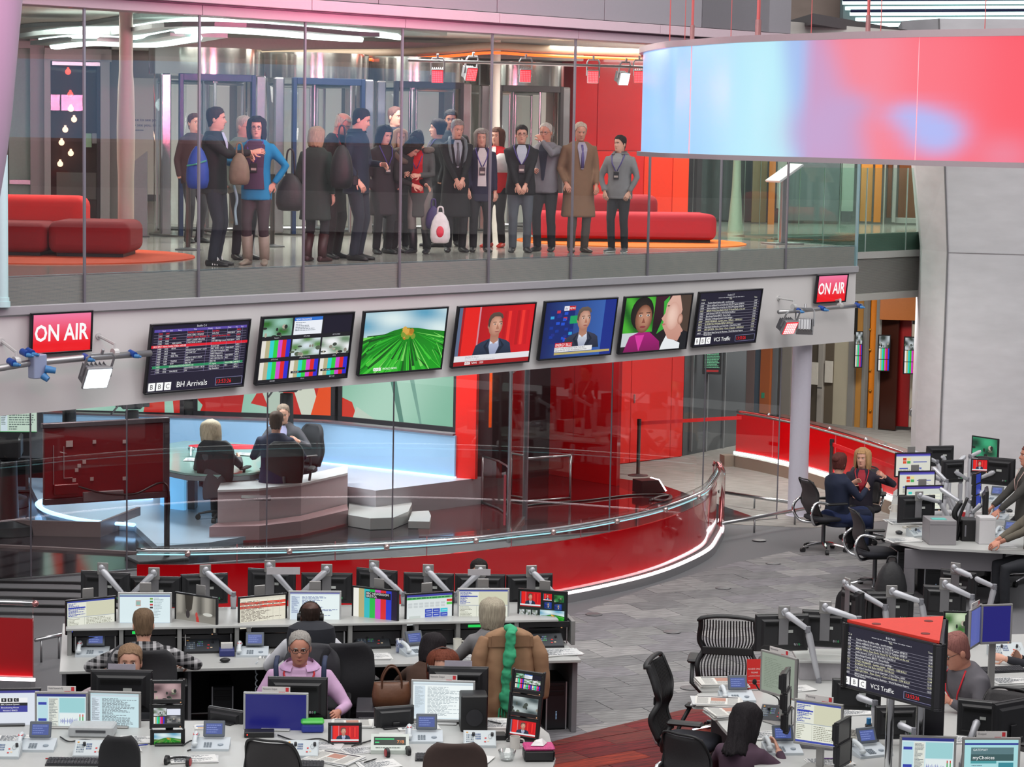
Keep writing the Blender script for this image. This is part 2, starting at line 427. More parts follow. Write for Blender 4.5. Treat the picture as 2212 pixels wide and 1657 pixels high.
B().box(JS[-2] + .006, JS[-1], -.012, 0, 3.742, 6.835).o('glass_pane', GLASSF, win)
B().box(12.255, 12.275, 0.02, 3.0, 3.742, 6.835).o('glass_pane', GLASSG, win)
B().box(12.25, 12.28, -.02, .02, 3.742, 6.835).o('joint_seal', M('#8fb0b8', .3, .3, .02), win)
PINKW = M('#a9979f', .5, noise=.02)
for nm, o0, z0, z1, sp in (('trim_2', -.06, 6.838, 6.945, 3.064), ('trim_3', -.16, 6.965, 7.085, 3.064)):
    r_ = bpy.data.objects.new(nm, None); COL.objects.link(r_); r_['kind'] = 'structure'; r_.location = (F0.x, F0.y, 0); r_.rotation_euler.z = TH
    sh = {'trim_2': -.2, 'trim_3': 1.3}[nm]
    p0 = B().box(.004, sp - .004, o0, .3, z0, z1, .004).o('fascia_panel', PINKW, r_, loc=(sh - sp * 3, 0, 0))
    for k in range(-2, 6): again(p0, r_, (sh + sp * k, 0, 0))
struct('wall_upper', FB(S0, 9.95, .02, .3, 6.9, 8.6), M('#8c8b90', .5, noise=.02), **FL)
r_ = bpy.data.objects.new('wall_upper_cladding', None); COL.objects.link(r_); r_['kind'] = 'structure'; r_.location = (F0.x, F0.y, 0); r_.rotation_euler.z = TH
p0 = B().box(.006, 1.994, -.03, .02, 7.1, 8.6, .004).o('cladding_panel', M('#7c7a80', .45, noise=.02), r_, loc=(-7, 0, 0))
for k in range(-2, 5): again(p0, r_, (k * 2.0 + .45, 0, 0))
B().box(.006, 1.494, -.03, .02, 7.1, 8.6, .004).o('cladding_panel', M('#7c7a80', .45, noise=.02), r_, loc=(8.45, 0, 0))
# balcony floor, ceiling
a0, a1 = fp(S0, .02), fp(12.25, .02)
poly = [(a0.x, a0.y), (a1.x, a1.y), (3.5, 37.6), (3.8, 38.3), (5.82, 39.48), (7.4, 41.2), (14, 47.5), (14, 60), (-16, 60), (-16, 27)]
struct('floor_upper', B().prism(poly, 3.72, 4.03), M('#a6a39c', .12, noise=.05, scale=3))
ceil = struct('ceiling_upper', B().prism([(fp(S0, .3).x, fp(S0, .3).y), (fp(16, .3).x, fp(16, .3).y), (16, 60), (-16, 60), (-16, 27)], 7.08, 7.3), M('#b9b7b2', .6, noise=.02))
# far balcony edge on the right: grille, white ledges and lower grille
ex, ey = 5.82, 39.48; ang = atan2(41.2 - 39.48, 7.4 - 5.82)
FR = dict(loc=(ex, ey, 0), rz=ang)
t4 = struct('trim_4', B().box(-2.4, 4, -.06, .2, 3.60, 3.72, .005), M('#bdbcba', .5, noise=.02), **FR)
b = B()
for k in range(22): b.box(-2.4, 4, -.03, .01, 3.725 + k * .014, 3.731 + k * .014)
b.o('ventilation_grille', M('#9aa8a0', .4, .5, .02), t4, kind='stuff')
b = B()
for k in range(44): b.box(-2.4, 4, -.02, .02, 3.0 + k * .0138, 3.007 + k * .0138)
b.o('lower_grille', M('#b0aeaa', .5, .1, .02), t4, kind='stuff')
B().box(-2.4, 4, .03, .2, 2.9, 4.0).o('grille_backing', M('#6c6c6a', .7), t4)
B().box(-2.4, 4, -.06, .2, 2.88, 3.0, .005).o('lower_ledge', M('#b5b4b0', .5, noise=.02), t4)
w2 = bpy.data.objects.new('window_2', None); COL.objects.link(w2); w2['kind'] = 'structure'; w2.location = (ex, ey, 0); w2.rotation_euler.z = ang
for k in range(4):
    B().box(-2.3 + k * 1.25, -2.3 + k * 1.25 + 1.24, -.05, -.04, 3.66, 5.15).o('glass_pane', GLASSG, w2)
    B().box(-2.31 + k * 1.25, -2.295 + k * 1.25, -.055, -.035, 3.66, 5.15).o('joint_seal', M('#c5d2cf', .3, .2, 0), w2)
# ---- balcony back wall
def wallrun(name, a, b_, z0, z1, t, mat):
    l = hypot(b_[0] - a[0], b_[1] - a[1]); return struct(name, B().box(0, l, 0, t, z0, z1), mat, loc=(a[0], a[1], 0), rz=atan2(b_[1] - a[1], b_[0] - a[0]))
wb = wallrun('wall_back_upper', (-12, 37.3), (1.15, 40.0), 4.03, 7.08, .2, M('#a9a49b', .5, noise=.04, scale=2))
wallrun('wall_back_lower', (-14, 39.5), (1.0, 39.6), 0, 3.72, .2, M('#2b2526', .5))
wc = wallrun('wall_core', (.95, 39.2), (3.05, 41.25), 4.03, 7.08, .3, DRED)
cl = hypot(2.1, 2.05)
for i, (u0, u1, z0, z1, m) in enumerate([(0, .55, 4.03, 5.35, BRED), (0, .55, 5.36, 7.05, RED), (.56, 1.75, 4.03, 5.35, M('#d8100c', .35, coat=.3)), (.56, 1.75, 5.36, 7.05, RED), (1.76, 2.5, 4.03, 5.35, M('#ee3410', .4)), (1.76, 2.5, 5.36, 7.05, M('#e02810', .4)), (2.51, cl - .0, 4.03, 7.05, M('#f03c12', .4))]):
    B().box(u0 + .004, u1 - .004, -.03, 0, z0, z1, .004).o('wall_panel', m, wc)
wallrun('wall_far_upper', (3.1, 43.6), (6.0, 48.2), 4.03, 7.08, .2, M('#3e3f41', .25, noise=.1, scale=1.5))
wallrun('wall_far_right_upper', (5.4, 48.6), (14, 48.6), 4.03, 7.08, .2, M('#8f8c88', .5, noise=.04))
# columns
def column(name, x, y, z0, z1, r, mat, prof=None):
    b = B(); b.lathe(prof or [(r, z0), (r, z1)], 28); return struct(name, b, mat, loc=(x, y, 0), smooth=40)
column('column_steel', 4.31, 34.3, 0, 2.62, 0, M('#c2bfcb', .35, noise=.02), [(.175, 0), (.175, .012), (.147, .02), (.147, 2.61)])
p = at(272, 548, 4.03)
column('column_white', p.x, p.y, 4.03, 7.08, 0, M('#c6bfb0', .5, noise=.02), [(.10, 4.03), (.10, 5.0), (.11, 5.2), (.115, 5.6), (.10, 6.1), (.085, 6.3), (.085, 7.08)])
p = atY(1068, 300, 37.0)
column('column_white', p.x, p.y, 4.03, 7.08, 0, M('#d4cfc6', .5, noise=.02), [(.13, 4.03), (.12, 5.0), (.08, 5.9), (.075, 7.08)])
p = at(1588, 503, 4.03)
column('column_white', p.x, p.y, 4.03, 7.08, 0, M('#b9bcab', .5, noise=.02), [(.13, 4.03), (.12, 4.2), (.075, 4.8), (.06, 5.5), (.06, 7.08)])
# leaning lilac column and pale post at the left edge, in front of the glass
b = B(); A = [(-1, 46), (60, 40), (150, 32), (250, 23), (350, 10), (420, -2), (600, -30)]
rings = []
for y, xr in A:
    y = max(y, -60); q = atY(xr, y, 20.5); r = .55
    rings.append([(q.x - r + r * cos(2 * pi * k / 28), q.y + r * sin(2 * pi * k / 28), q.z) for k in range(28)])
b.loft(rings); struct('column_leaning', b, M('#918899', .5, noise=.03, scale=2), smooth=40)
q = onF(4, 590, -.06)
struct('column_post', B().cyl((q.x, q.y, 3.742), (q.x, q.y, 5.3), .065, n=20).cyl((q.x, q.y, 3.742), (q.x, q.y, 3.80), .085, n=20).cyl((q.x, q.y, 3.80), (q.x, q.y, 3.84), .075, n=20), M('#bfe0e2', .4, noise=.02), smooth=40)
# big concrete column at the right
def P3(x, y, Y): q = atY(x, y, Y); return (q.x, q.y, q.z)
b = B(); CY0 = 38.6
LE = [(1060, 1974), (900, 1979), (700, 1987), (545, 1992), (366, 1978), (200, 1962), (40, 1948)]
ED = [(1060, 2028), (900, 2032), (700, 2041), (545, 2047), (366, 2041), (200, 2034), (40, 2028)]
V = []
rings = []
for (y, xl), (_, xe) in zip(LE, ED):
    l = P3(xl, y, 39.6); e_ = P3(xe, y, CY0); z = e_[2]
    rings.append([(l[0], l[1], z), (e_[0], e_[1], z), (e_[0] + 4, e_[1] - .9, z), (e_[0] + 4.3, e_[1] + 2.5, z), (l[0] + .3, l[1] + 2.2, z)])
lo = [(x, y, 0) for x, y, z in rings[0]]
b.loft([lo] + rings)
def concrete(h):
    return M(h, .75, noise=.09, scale=2.2, bump=.15, stretch=(1, 1, 3))
cc = struct('column_concrete', b, concrete('#b9b7bc'))
b = B()
for (y, xe), (y2, xe2) in zip(ED, ED[1:]):
    b.tube([P3(xe, y, CY0 - .01), P3(xe2, y2, CY0 - .01)], .016, 6)
b.o('edge_joint', M('#6e6d70', .8), cc)
for yy in (545,):
    q = P3(2047, yy, CY0 - .012); b = B(); b.tube([q, (q[0] + 4, q[1] - .9, q[2])], .008, 5); b.o('pour_line', M('#9c9a9e', .8), cc)
# concrete beam and dark soffit behind the ring
struct('wall_concrete_beam', B().box(4.4, 16, 44, 44.5, 7.45, 11), concrete('#8a7a72'))
struct('ceiling_right', B().prism([(4.2, 33.4), (6.6, 38.5), (16, 46), (16, 60), (3, 60)], 7.25, 7.4), M('#4c4648', .7))
# ================================================================== pictures
BARS = ['#e8e8e8', '#b8b07a', '#28c8c8', '#20c030', '#c83cc0', '#d01818', '#2030c8']
def pic_bars(P, cols=None, base=.0):
    c = cols or BARS
    for i, h in enumerate(c): P.rect(i / len(c), base, (i + 1) / len(c), 1, h)
def pic_rays(P, dull=False):
    """green hills rushing past under a pale sky"""
    rr = random.Random(3)
    P.grid(0, .45, 1, 1, lambda u, v: [a + (b - a) * min(1, max(0, .5 + .5 * sin(7 * u + 3 * v) * cos(5 * v - 2 * u))) for a, b in zip(lin('#5aa0c0'), lin('#dff0f0'))])
    P.poly([(0, 0), (1, 0), (1, .62), (.8, .66), (.66, .70), (.5, .72), (.36, .68), (.2, .60), (0, .55)], '#1f7a24' if dull else '#0b7a14', '#16a01c')
    cols = ['#0c5a12', '#1fa026', '#43c838', '#0f7f18', '#2fb42c', '#7ad860', '#0a4a10'] if not dull else ['#2c5a22', '#54803c', '#76a050', '#3c6a2c', '#8aa860']
    for i in range(90):
        a = rr.uniform(pi * 1.02, pi * 1.98); r0 = rr.uniform(.08, .5); r1 = r0 + rr.uniform(.2, .7); w = rr.uniform(.006, .02)
        pts = []
        for r, s_ in ((r0, -.3), (r1, -1), (r1, 1), (r0, .3)):
            x = .55 + r * cos(a + s_ * w * 2); y = .66 + r * sin(a + s_ * w * 2) * 1.0; pts.append((min(1, max(0, x)), min(.7, max(0, y))))
        P.poly(pts, rr.choice(cols))
    for i in range(16):
        x = .55 + rr.uniform(-.07, .07); y = .6 + rr.uniform(-.04, .1); P.ell(x, y, .03, .05, rr.choice(['#c8902c', '#b07a20', '#d8a848', '#7a9a30']), 8)
def pic_man(P, cx=.42, suit='#2c3c56', skin='#d8a48c', hair='#5a4a40', shirt='#b8c0dc', k=1., look=.1):
    """head and shoulders of a man in a suit"""
    X = lambda u: cx + u * k
    P.poly([(X(-.27), .14), (X(-.235), .33), (X(-.17), .385), (X(-.06), .44), (X(.07), .44), (X(.17), .39), (X(.22), .34), (X(.255), .14)], suit, '#18243a')
    P.poly([(X(-.05), .43), (X(.06), .43), (X(.075), .30), (X(.03), .14), (X(-.03), .14), (X(-.06), .30)], shirt, '#8f98b4')
    P.poly([(X(-.06), .44), (X(-.10), .30), (X(-.075), .29), (X(-.03), .14), (X(-.05), .14), (X(-.13), .31)], '#141e32'); P.poly([(X(.07), .44), (X(.115), .30), (X(.09), .29), (X(.035), .14), (X(.06), .14), (X(.145), .31)], '#141e32')
    P.poly([(X(-.052), .38), (X(.0), .345), (X(.055), .38), (X(.06), .56), (X(-.055), .56)], '#a06e5a', '#b88670')
    P.poly([(X(-.06), .45), (X(-.052), .40), (X(-.01), .36), (X(-.045), .34)], '#e0e4f0'); P.poly([(X(.065), .45), (X(.057), .40), (X(.012), .36), (X(.05), .34)], '#d0d6e8')
    P.blob(X(-.088), .655, .016 * k, .045, '#c88a76', '#a86c5c'); P.blob(cx, .66, .092 * k, .19, skin, '#a8705c', .35, .25)
    P.poly([(X(-.098), .66), (X(-.102), .76), (X(-.085), .84), (X(-.045), .885), (X(.03), .893), (X(.078), .855), (X(.094), .80), (X(.085), .77), (X(.05), .815), (X(-.02), .82), (X(-.06), .775), (X(-.075), .70), (X(-.08), .63)], hair, '#3f342e')
    L = look * .2
    for d in (-.034, .045): P.ell(X(d) + L, .685, .017 * k, .012, '#e6d6cc', 10); P.ell(X(d) + L + .004, .685, .009 * k, .012, '#2e211c', 8); P.poly([(X(d - .024) + L, .712), (X(d + .024) + L, .716), (X(d + .022) + L, .726), (X(d - .02) + L, .726)], '#5a4438')
    P.poly([(X(.004) + L, .69), (X(.03) + L, .605), (X(.018) + L, .592), (X(-.012) + L, .596)], '#b0765f'); P.ell(X(.006) + L, .552, .03 * k, .011, '#9c5a52', 12); P.ell(X(.006) + L, .525, .024 * k, .008, '#b87c68', 10)
def pic_newsred(P, n=.42):
    P.grid(0, 0, 1, 1, lambda u, v: [a * (.55 + .45 * u) for a in lin('#d8101c')]); P.rect(.0, .1, .05, 1, '#5a6a88'); P.rect(.08, .1, .27, 1, '#e81c16'); P.rect(.27, .1, .29, 1, '#d08a98')
    for i in range(6): P.rect(.6 + i * .06, .3, .64 + i * .06, .9, ['#b80a14', '#f03028', '#c80c18'][i % 3])
    pic_man(P, n); P.rect(0, .07, 1, .17, '#e4e4e8'); P.rect(0, 0, 1, .07, '#a00c14')
def pic_newsblue(P):
    P.grid(0, 0, 1, 1, lambda u, v: [a + (b - a) * u for a, b in zip(lin('#071a5c'), lin('#3a68b8'))]); P.rect(.08, .25, .42, .85, '#0a2470'); rr = random.Random(5)
    for i in range(26): 
        x, y = rr.uniform(.08, .38), rr.uniform(.25, .82); P.rect(x, y, x + .05, y + .05, rr.choice(['#1c50d0', '#0a3498', '#30a0d8', '#182c88', '#c03048']))
    P.rect(.36, .6, .5, .74, '#18a060'); P.rect(.84, 0, 1, 1, '#122a88'); pic_man(P, .56, '#3a3c52', '#d0a490', '#6a5a50', '#d8dce4')
def pic_map(P, seed=1, a='#6a7a6a', b='#c8ccd0'):
    rr = random.Random(seed); f = [rr.uniform(3, 9) for _ in range(4)]
    P.grid(0, 0, 1, 1, lambda u, v: [x + (y - x) * min(1, max(0, .5 + .35 * sin(f[0] * u + f[1] * v) + .3 * cos(f[2] * v - f[3] * u))) for x, y in zip(lin(a), lin(b))], 12, 9)
    for i in range(9): P.ell(rr.random(), rr.random() * .6, rr.uniform(.03, .1), rr.uniform(.04, .14), rr.choice(['#3c443c', '#8a8478', '#54604c', '#b0a898', '#222622']), 8)
def pic_doc(P, bg='#e6f2f2', bar='#2c3c9c', c='#5a6a7a', seed=1, n=20):
    P.rect(0, 0, 1, 1, bg); P.rect(0, .965, 1, 1, bar); P.rect(0, .92, 1, .965, '#c8d4dc'); P.rect(0, 0, 1, .03, bar)
    P.rect(.02, .05, .2, .9, '#d4e2ec'); P.lines(.03, .3, .19, .88, n, c, .5, seed); P.lines(.24, .08, .96, .88, n, c, .5, seed + 1)
def pic_sheet(P, hot='#e03018', bg='#e8e4d2', seed=1):
    P.rect(0, 0, 1, 1, bg); P.rect(0, .93, 1, 1, '#d8d4c4'); rr = random.Random(seed)
    for i in range(20):
        y = .06 + i * .042
        if i in (0, 1, 14, 15, 17, 18): P.rect(0, y, 1, y + .036, hot)
        P.rect(0, y - .003, 1, y, '#b0aca0')
    for x in (.08, .3, .42, .6, .72, .86): P.rect(x, .05, x + .004, .92, '#a8a498')
    P.lines(.02, .06, .98, .9, 20, '#5a4a44', .4, seed)
def pic_app(P, seed=1, teal='#9cd0d4'):
    P.rect(0, 0, 1, 1, '#cfe4ea'); P.rect(0, .93, 1, 1, '#2a2f7c'); P.rect(0, .0, 1, .09, '#22306c'); P.rect(.02, .1, .22, .9, '#b8dce4'); P.rect(.24, .1, .44, .9, '#e0e4da'); P.lines(.25, .12, .43, .88, 26, '#56606a', .5, seed)
    P.rect(.46, .52, .98, .9, teal); P.rect(.46, .1, .98, .5, '#e4eeee'); rr = random.Random(seed)
    for i in range(60): x = .47 + i * .006; h = abs(sin(i * .55)) * rr.random() * .1; P.rect(x, .3 - h, x + .004, .3 + h, '#4a52b4')
    for x in (.87, .93): P.rect(x, .14, x + .02, .48, '#1c9c38'); P.rect(x, .42, x + .02, .48, '#c83020')
    for y in (.3, .2, .72): P.rect(.03, y, .2, y + .07, '#3440a8')
    for i in range(5): P.rect(.06 + i * .17, .02, .13 + i * .17, .06, '#8a94d8')
def pic_mail(P, seed=1):
    P.rect(0, 0, 1, 1, '#e4e6d8'); P.rect(0, .95, 1, 1, '#3c4a9c'); P.rect(0, .46, 1, .48, '#a8b0b8'); P.rect(.4, .48, 1, .94, '#d2d2b8'); P.lines(.02, .5, .38, .93, 11, '#4050a8', .6, seed); P.rect(.02, .76, .38, .80, '#3a48b0'); P.lines(.02, .08, .3, .44, 8, '#7a7a6a', .4, seed + 3); P.rect(.36, .05, .365, .46, '#a0a898'); P.lines(.4, .08, .95, .44, 8, '#8a8a78', .4, seed + 2); P.rect(0, 0, 1, .05, '#3a48a8')
def pic_boards(P, seed=1):
    P.rect(0, 0, 1, 1, '#d8d8cc'); P.rect(0, .93, 1, 1, '#4a3c9c'); P.rect(0, .88, 1, .93, '#6a74c4')
    for i, c in enumerate(('#d85030', '#48a858', '#c8402c', '#e8d890')): P.rect(.2 + (i % 2) * .12, .55 + (i // 2) * .14, .3 + (i % 2) * .12, .67 + (i // 2) * .14, c)
    P.rect(.5, .6, .9, .64, '#3c48a8'); P.rect(.1, .3, .35, .36, '#4a58b0'); P.rect(.45, .3, .75, .36, '#4a58b0'); P.lines(.1, .05, .9, .28, 5, '#6a6a60', .5, seed)
VCS = [('19148', 'Tandon Hare Krishna refile - world tonight', '13:47'), ('12971', 'labour milliband live arrival for lib 1915 29 9 jupiter 6978719', '13:45'), ('12970', 'labour milliband live arrival for lib 1915 29 9 jupiter 6978719', '13:43'),
       ('19127', 'BERLIN WALL Evans Berlin World TV Partial Refile at the end', '13:43'), ('12969', 'joslin barnard 1337 27 3 105 676914 236703-t1', '13:41'), ('19032', 'Byaruhanga Kutesa BRICS - Focus Radio', '13:26'), ('19014', 'Brimelow embargoed patient voice package -', '13:23'),
       ('18727', 'DAVID MILIBAND - Landale, James - Millbank - 1300 BULLS', '12:46'), ('18712', 'ELVEDEN Peel Old Bailey REFILE 1300 BULLS', '12:44'), ('18676', 'Dog attack headteacher pool interview - 5 live Drive, ANO', '12:41'), ('18626', 'ABU QATADA - Shaw, Danny - Court of Appeals - 1300 BULLS', '12:33'), ('18625', 'BRICS Bank Ikbaal Survey for Business - World Business Report,', '12:33')]
def bbc(P, x, y, w, h, fg='#ffffff', bg='#0a0a12'):
    g = w * .06; bw = (w - 2 * g) / 3
    for i, ch in enumerate('BBC'):
        P.rect(x + i * (bw + g), y, x + i * (bw + g) + bw, y + h, fg); P.text(ch, x + i * (bw + g) + bw / 2, y + h * .2, h * .6, bg, bw * .7, 0, .5)
def pic_vcs(P, head):
    P.rect(0, 0, 1, 1, '#15122a'); P.text(head, .5, .925, .035, '#d8d8e0', None, 0, .5); P.lines(.3, .885, .72, .905, 1, '#c0c0c8', .5, 2, .95); P.text('VCS #', .03, .855, .03, '#e0e0d0'); P.text('Title', .5, .855, .03, '#e0e0d0', None, 0, .5); P.text('Time', .89, .855, .03, '#e0e0d0')
    for i, (a, t, z) in enumerate(VCS):
        y = .795 - i * .051; c = ('#f2f2f4', '#f0eecb')[i in (3, 7, 8, 10)]
        if i == 11: y -= .012
        P.rect(.02, y - .012, .98, y - .008, '#9a98a8'); P.text(a, .03, y, .03, c, .09); P.text(t, .135, y, .031, c, min(.74, .0145 * len(t))); P.text(z, .90, y, .03, c, .08)
    P.text('World Service', .135, .185, .028, '#f2f2f4', .2)
    bbc(P, .01, .025, .25, .13); P.text('VCS Traffic', .31, .06, .075, '#ffffff', .27)
    P.rect(.66, .03, .985, .15, '#8a8ab0'); P.rect(.665, .036, .98, .144, '#0d0a1a'); P.text('13:53:26', .685, .06, .06, '#ff1420', .27)
ARR = [('1310', '1345', '', 'TORRES V ARSENAL', 'Kof SNG', 1), ('1315', '1400', '', 'DOG GIRL / POLICE', 'UKI-734', 0), ('1330', '1430', 'ADE', 'POLICE - DOG PRESSER / G', 'UKI-734 Manchester', 1), ('1345', '1400', '', 'NWT- JULIEE HILLING', 'NB2', 0), ('1350', '1410', 'ABU QATA', 'CASCIWAI 2-WAY', 'UKI-888 High court', 0), ('', '', '', '', '', 2),
       ('1400', '1415', 'BEAR', 'VT', 'Bristol bab', 0), ('1400', '1415', '', 'KINGSTON 2 WAY / NTV', 'BBC WSH - DC1 1', 0), ('1400', '1430', 'TRIAL', 'MACKIE 2W', 'UKI-368 Nottingham', 0), ('1400', '1500', 'RISK TAL', 'VT', 'NAM Newswire', 0), ('1400', '1730', '', 'SMITH 2 WAY / BCH', 'Millbank Balcony', 0), ('1425', '1450', 'TRAINS', 'EAKIN 2W', 'UKI-1444 East Gr', 0), ('1425', '1600', 'KTV', 'EBU NE', 'EBU NE', 0), ('1452', '', '', 'GOVERNORSGATE/GOVERNORSGATE 1234', 'FT Ingest', 3), ('1500', '1520', '', 'GRAHAME 2 WAY / BCH', 'Edinburgh src', 0), ('1500', '1545', 'MAURICE', '2W', 'Big Shoulders', 0)]
def pic_arrivals(P):
    P.rect(0, 0, 1, 1, '#17122c'); P.text('Studio C-1', .5, .955, .03, '#e8e8f0', None, 0, .5); P.rect(.02, .9, .98, .94, '#5a48a8')
    for x, t in ((.1, 'Start'), (.18, 'End'), (.26, 'Story'), (.42, 'Title'), (.57, 'Outlet'), (.65, 'Source'), (.78, 'Dest'), (.86, 'Via'), (.92, 'Rec')): P.text(t, x, .908, .022, '#e8e0ff')
    for i, (a, z, s_, t, src, k) in enumerate(ARR):
        y = .865 - i * .0385; c = ('#f0f0f4', '#ff3a4c', '#ffffff', '#e8ffe8')[k]
        if k == 2: P.rect(0, y - .009, 1, y + .031, '#e01028'); P.text('13:53 BN1 News Intake Video x43100', .02, y, .027, c, .42)
        else:
            if k == 3: P.rect(.03, y - .009, .97, y + .029, '#1d8a58'); P.text('Expected 23%', .84, y, .024, c, .1)
            P.text(a, .07, y, .024, c, .06); P.text(z, .14, y, .024, c, .06); P.text(s_, .21, y, .024, c, .12); P.text(t, .36 if k != 3 else .2, y, .024, c, .25); P.text(src, .62, y, .024, c, .15)
            if i % 3: P.text(('STUDIO E', 'MAN BNW', 'REC')[i % 3], .78, y, .023, c, .08)
            P.text(('NP21', 'NP16', 'NP31', 'NP24')[i % 4], .88, y, .023, c, .05)
        P.rect(.02, y - .011, .98, y - .009, '#b0a8c8')
    for x in (.06, .35, .56, .61, .77, .87, .93): P.rect(x, .27, x + .002, .94, '#8a80b0')
    bbc(P, .01, .02, .23, .12); P.text('BH Arrivals', .3, .05, .085, '#ffffff', .34); P.rect(.7, .03, .985, .15, '#8a8ab0'); P.rect(.705, .036, .98, .144, '#0d0a1a'); P.text('13:53:26', .715, .06, .06, '#ff1420', .255)
def pic_multi(P):
    P.rect(0, 0, 1, 1, '#14131c'); X0, Y0, Wd, Hd = P.V
    for j in range(3):
        for i in range(3):
            x0, y0 = i / 3 + .01, (2 - j) / 3 + .05; x1, y1 = (i + 1) / 3 - .01, (3 - j) / 3 - .015
            P.view(X0 + Wd * x0, Y0 + Hd * y0, X0 + Wd * x1, Y0 + Hd * y1)
            k = j * 3 + i
            if k == 0: pic_map(P, 3, '#2a6a24', '#9ac8b8')
            elif k == 1: P.rect(0, 0, 1, 1, '#eef2fa'); P.rect(0, .8, 1, 1, '#2870d0'); P.text('NEWS EXCHANGE', .05, .84, .1, '#ffffff', .55); P.lines(.05, .2, .8, .75, 6, '#6a7480', .4, 3)
            elif k == 2: P.rect(0, 0, 1, 1, '#100c24')
            elif k == 4: pic_map(P, 5, '#5a8a4a', '#d8e4ec')
            elif k == 5: pic_map(P, 8, '#6a8a6a', '#f2f4f6')
            else: pic_bars(P, ['#e6e2d8', '#b8b088', '#30d0d0', '#28d040', '#d048d0', '#e02020', '#2828d0'])
            if k in (7, 8): P.rect(.05, .25, .95, .38, '#111111'); P.text('BBC  UKI-888' if k == 8 else 'ITN A 4321', .12, .28, .07, '#e8e8e8', .75)
            P.view(X0, Y0, X0 + Wd, Y0 + Hd); P.text(('Reuters', 'EVN-FEED', 'AP10-CABLE', 'APTN Feed', 'APTN Direct Live', 'AP26', 'UKI 888', 'ITN A', 'BBC UKI')[k], i / 3 + .166, (2 - j) / 3 + .012, .02, '#c8c8d0', .2, 0, .5)
def pic_couple(P):
    P.rect(0, 0, 1, 1, '#1c1018'); P.grid(0, .35, .45, 1, lambda u, v: [a + (b - a) * (.5 + .5 * sin(9 * u + 7 * v)) for a, b in zip(lin('#0e5a14'), lin('#48b430'))]); P.rect(.45, .4, 1, 1, '#3a0c24', '#18060e'); P.rect(0, .1, .3, .35, '#c8d0d4')
    P.poly([(.52, .3), (.6, .62), (.58, .9), (.66, 1), (.64, .4)], '#38a838'); P.poly([(.05, 0), (.12, .28), (.26, .36), (.42, .34), (.58, .16), (.6, 0)], '#a81078', '#800858'); P.poly([(.2, .3), (.28, .0), (.34, .3)], '#d838a0')
    P.blob(.27, .70, .17, .31, '#2a201a', '#0c0908'); P.blob(.3, .6, .125, .26, '#c08a70', '#74442f', .2, .15)
    for d in (-.05, .06): P.ell(.3 + d, .66, .022, .02, '#f0e8e4', 10); P.ell(.3 + d, .66, .012, .018, '#1a100c', 8); P.rect(.3 + d - .03, .70, .3 + d + .03, .715, '#2a1810')
    P.poly([(.3, .62), (.33, .52), (.275, .52)], '#8a5040'); P.ell(.3, .45, .045, .022, '#8a3a3c', 12)
    P.poly([(.6, .0), (.62, .1), (.68, .28), (.74, .2), (.9, .1), (.93, 0)], '#e8ecf0'); P.poly([(.70, .2), (.60, .44), (.61, .52), (.57, .58), (.62, .68), (.63, .85), (.70, 1), (.93, 1), (.95, .4), (.86, .14)], '#dcb0a0', '#c48c7c'); P.poly([(.82, 1), (.88, .72), (.84, .5), (.92, .34), (1, .3), (1, 1)], '#4a3a30'); P.ell(.68, .74, .025, .018, '#4a3028', 10); P.rect(.64, .8, .74, .825, '#6a5040'); P.ell(.615, .47, .03, .018, '#c07068', 10); P.blob(.74, .62, .10, .26, '#ecc8b8', '#d4a494', -.2, .1); P.blob(.86, .55, .04, .10, '#d8a896', '#a87462'); P.rect(.9, .0, 1, .3, '#14161c')
def pic_sky(P):
    pic_newsblue(P); P.text('ENERGY BILLS', .2, .2, .05, '#ffffff', .22); P.rect(.19, .185, .43, .265, '#d01020'); P.text('ENERGY BILLS', .2, .2, .05, '#ffffff', .22); P.rect(.19, .1, .72, .185, '#e8e8ea')
    P.text('GOVT CLAIMS HOUSEHOLD DUAL FUEL BILLS', .2, .15, .026, '#222230', .5); P.text('ARE ESTIMATED TO BE ON AVERAGE 5% LOWER', .2, .112, .026, '#222230', .5); P.rect(.19, .05, .98, .09, '#b8a868'); P.rect(.26, .84, .42, .92, '#e8e8f0'); P.text('sky', .27, .86, .04, '#1c2c90', .05); P.rect(.33, .84, .42, .92, '#c01020'); P.text('NEWS', .335, .86, .04, '#ffffff', .08)
def pic_bbcnews(P):
    pic_newsred(P, .5); P.text('ENERGY BILLS', .15, .12, .035, '#a0a0a8', .25); P.text('Govt: Energy efficiency will cost you less', .15, .08, .03, '#b0b0b8', .55)
    bbc(P, .15, .015, .07, .045); P.text('NEWS', .24, .022, .034, '#ffffff', .07); P.text('13:53', .34, .022, .034, '#ffffff', .07)
def pic_world(P): pic_rays(P); bbc(P, .16, .035, .09, .05); P.text('WORLD NEWS', .27, .045, .032, '#ffffff', .2)
def pic_onair(P): P.grid(0, 0, 1, 1, lambda u, v: [a + (b - a) * max(0, v - .2) ** 1.4 for a, b in zip(lin('#f0101c'), lin('#f890c0'))], 2, 10); P.text('ON AIR', .5, .30, .42, '#ffffff', .93, .02, .5)

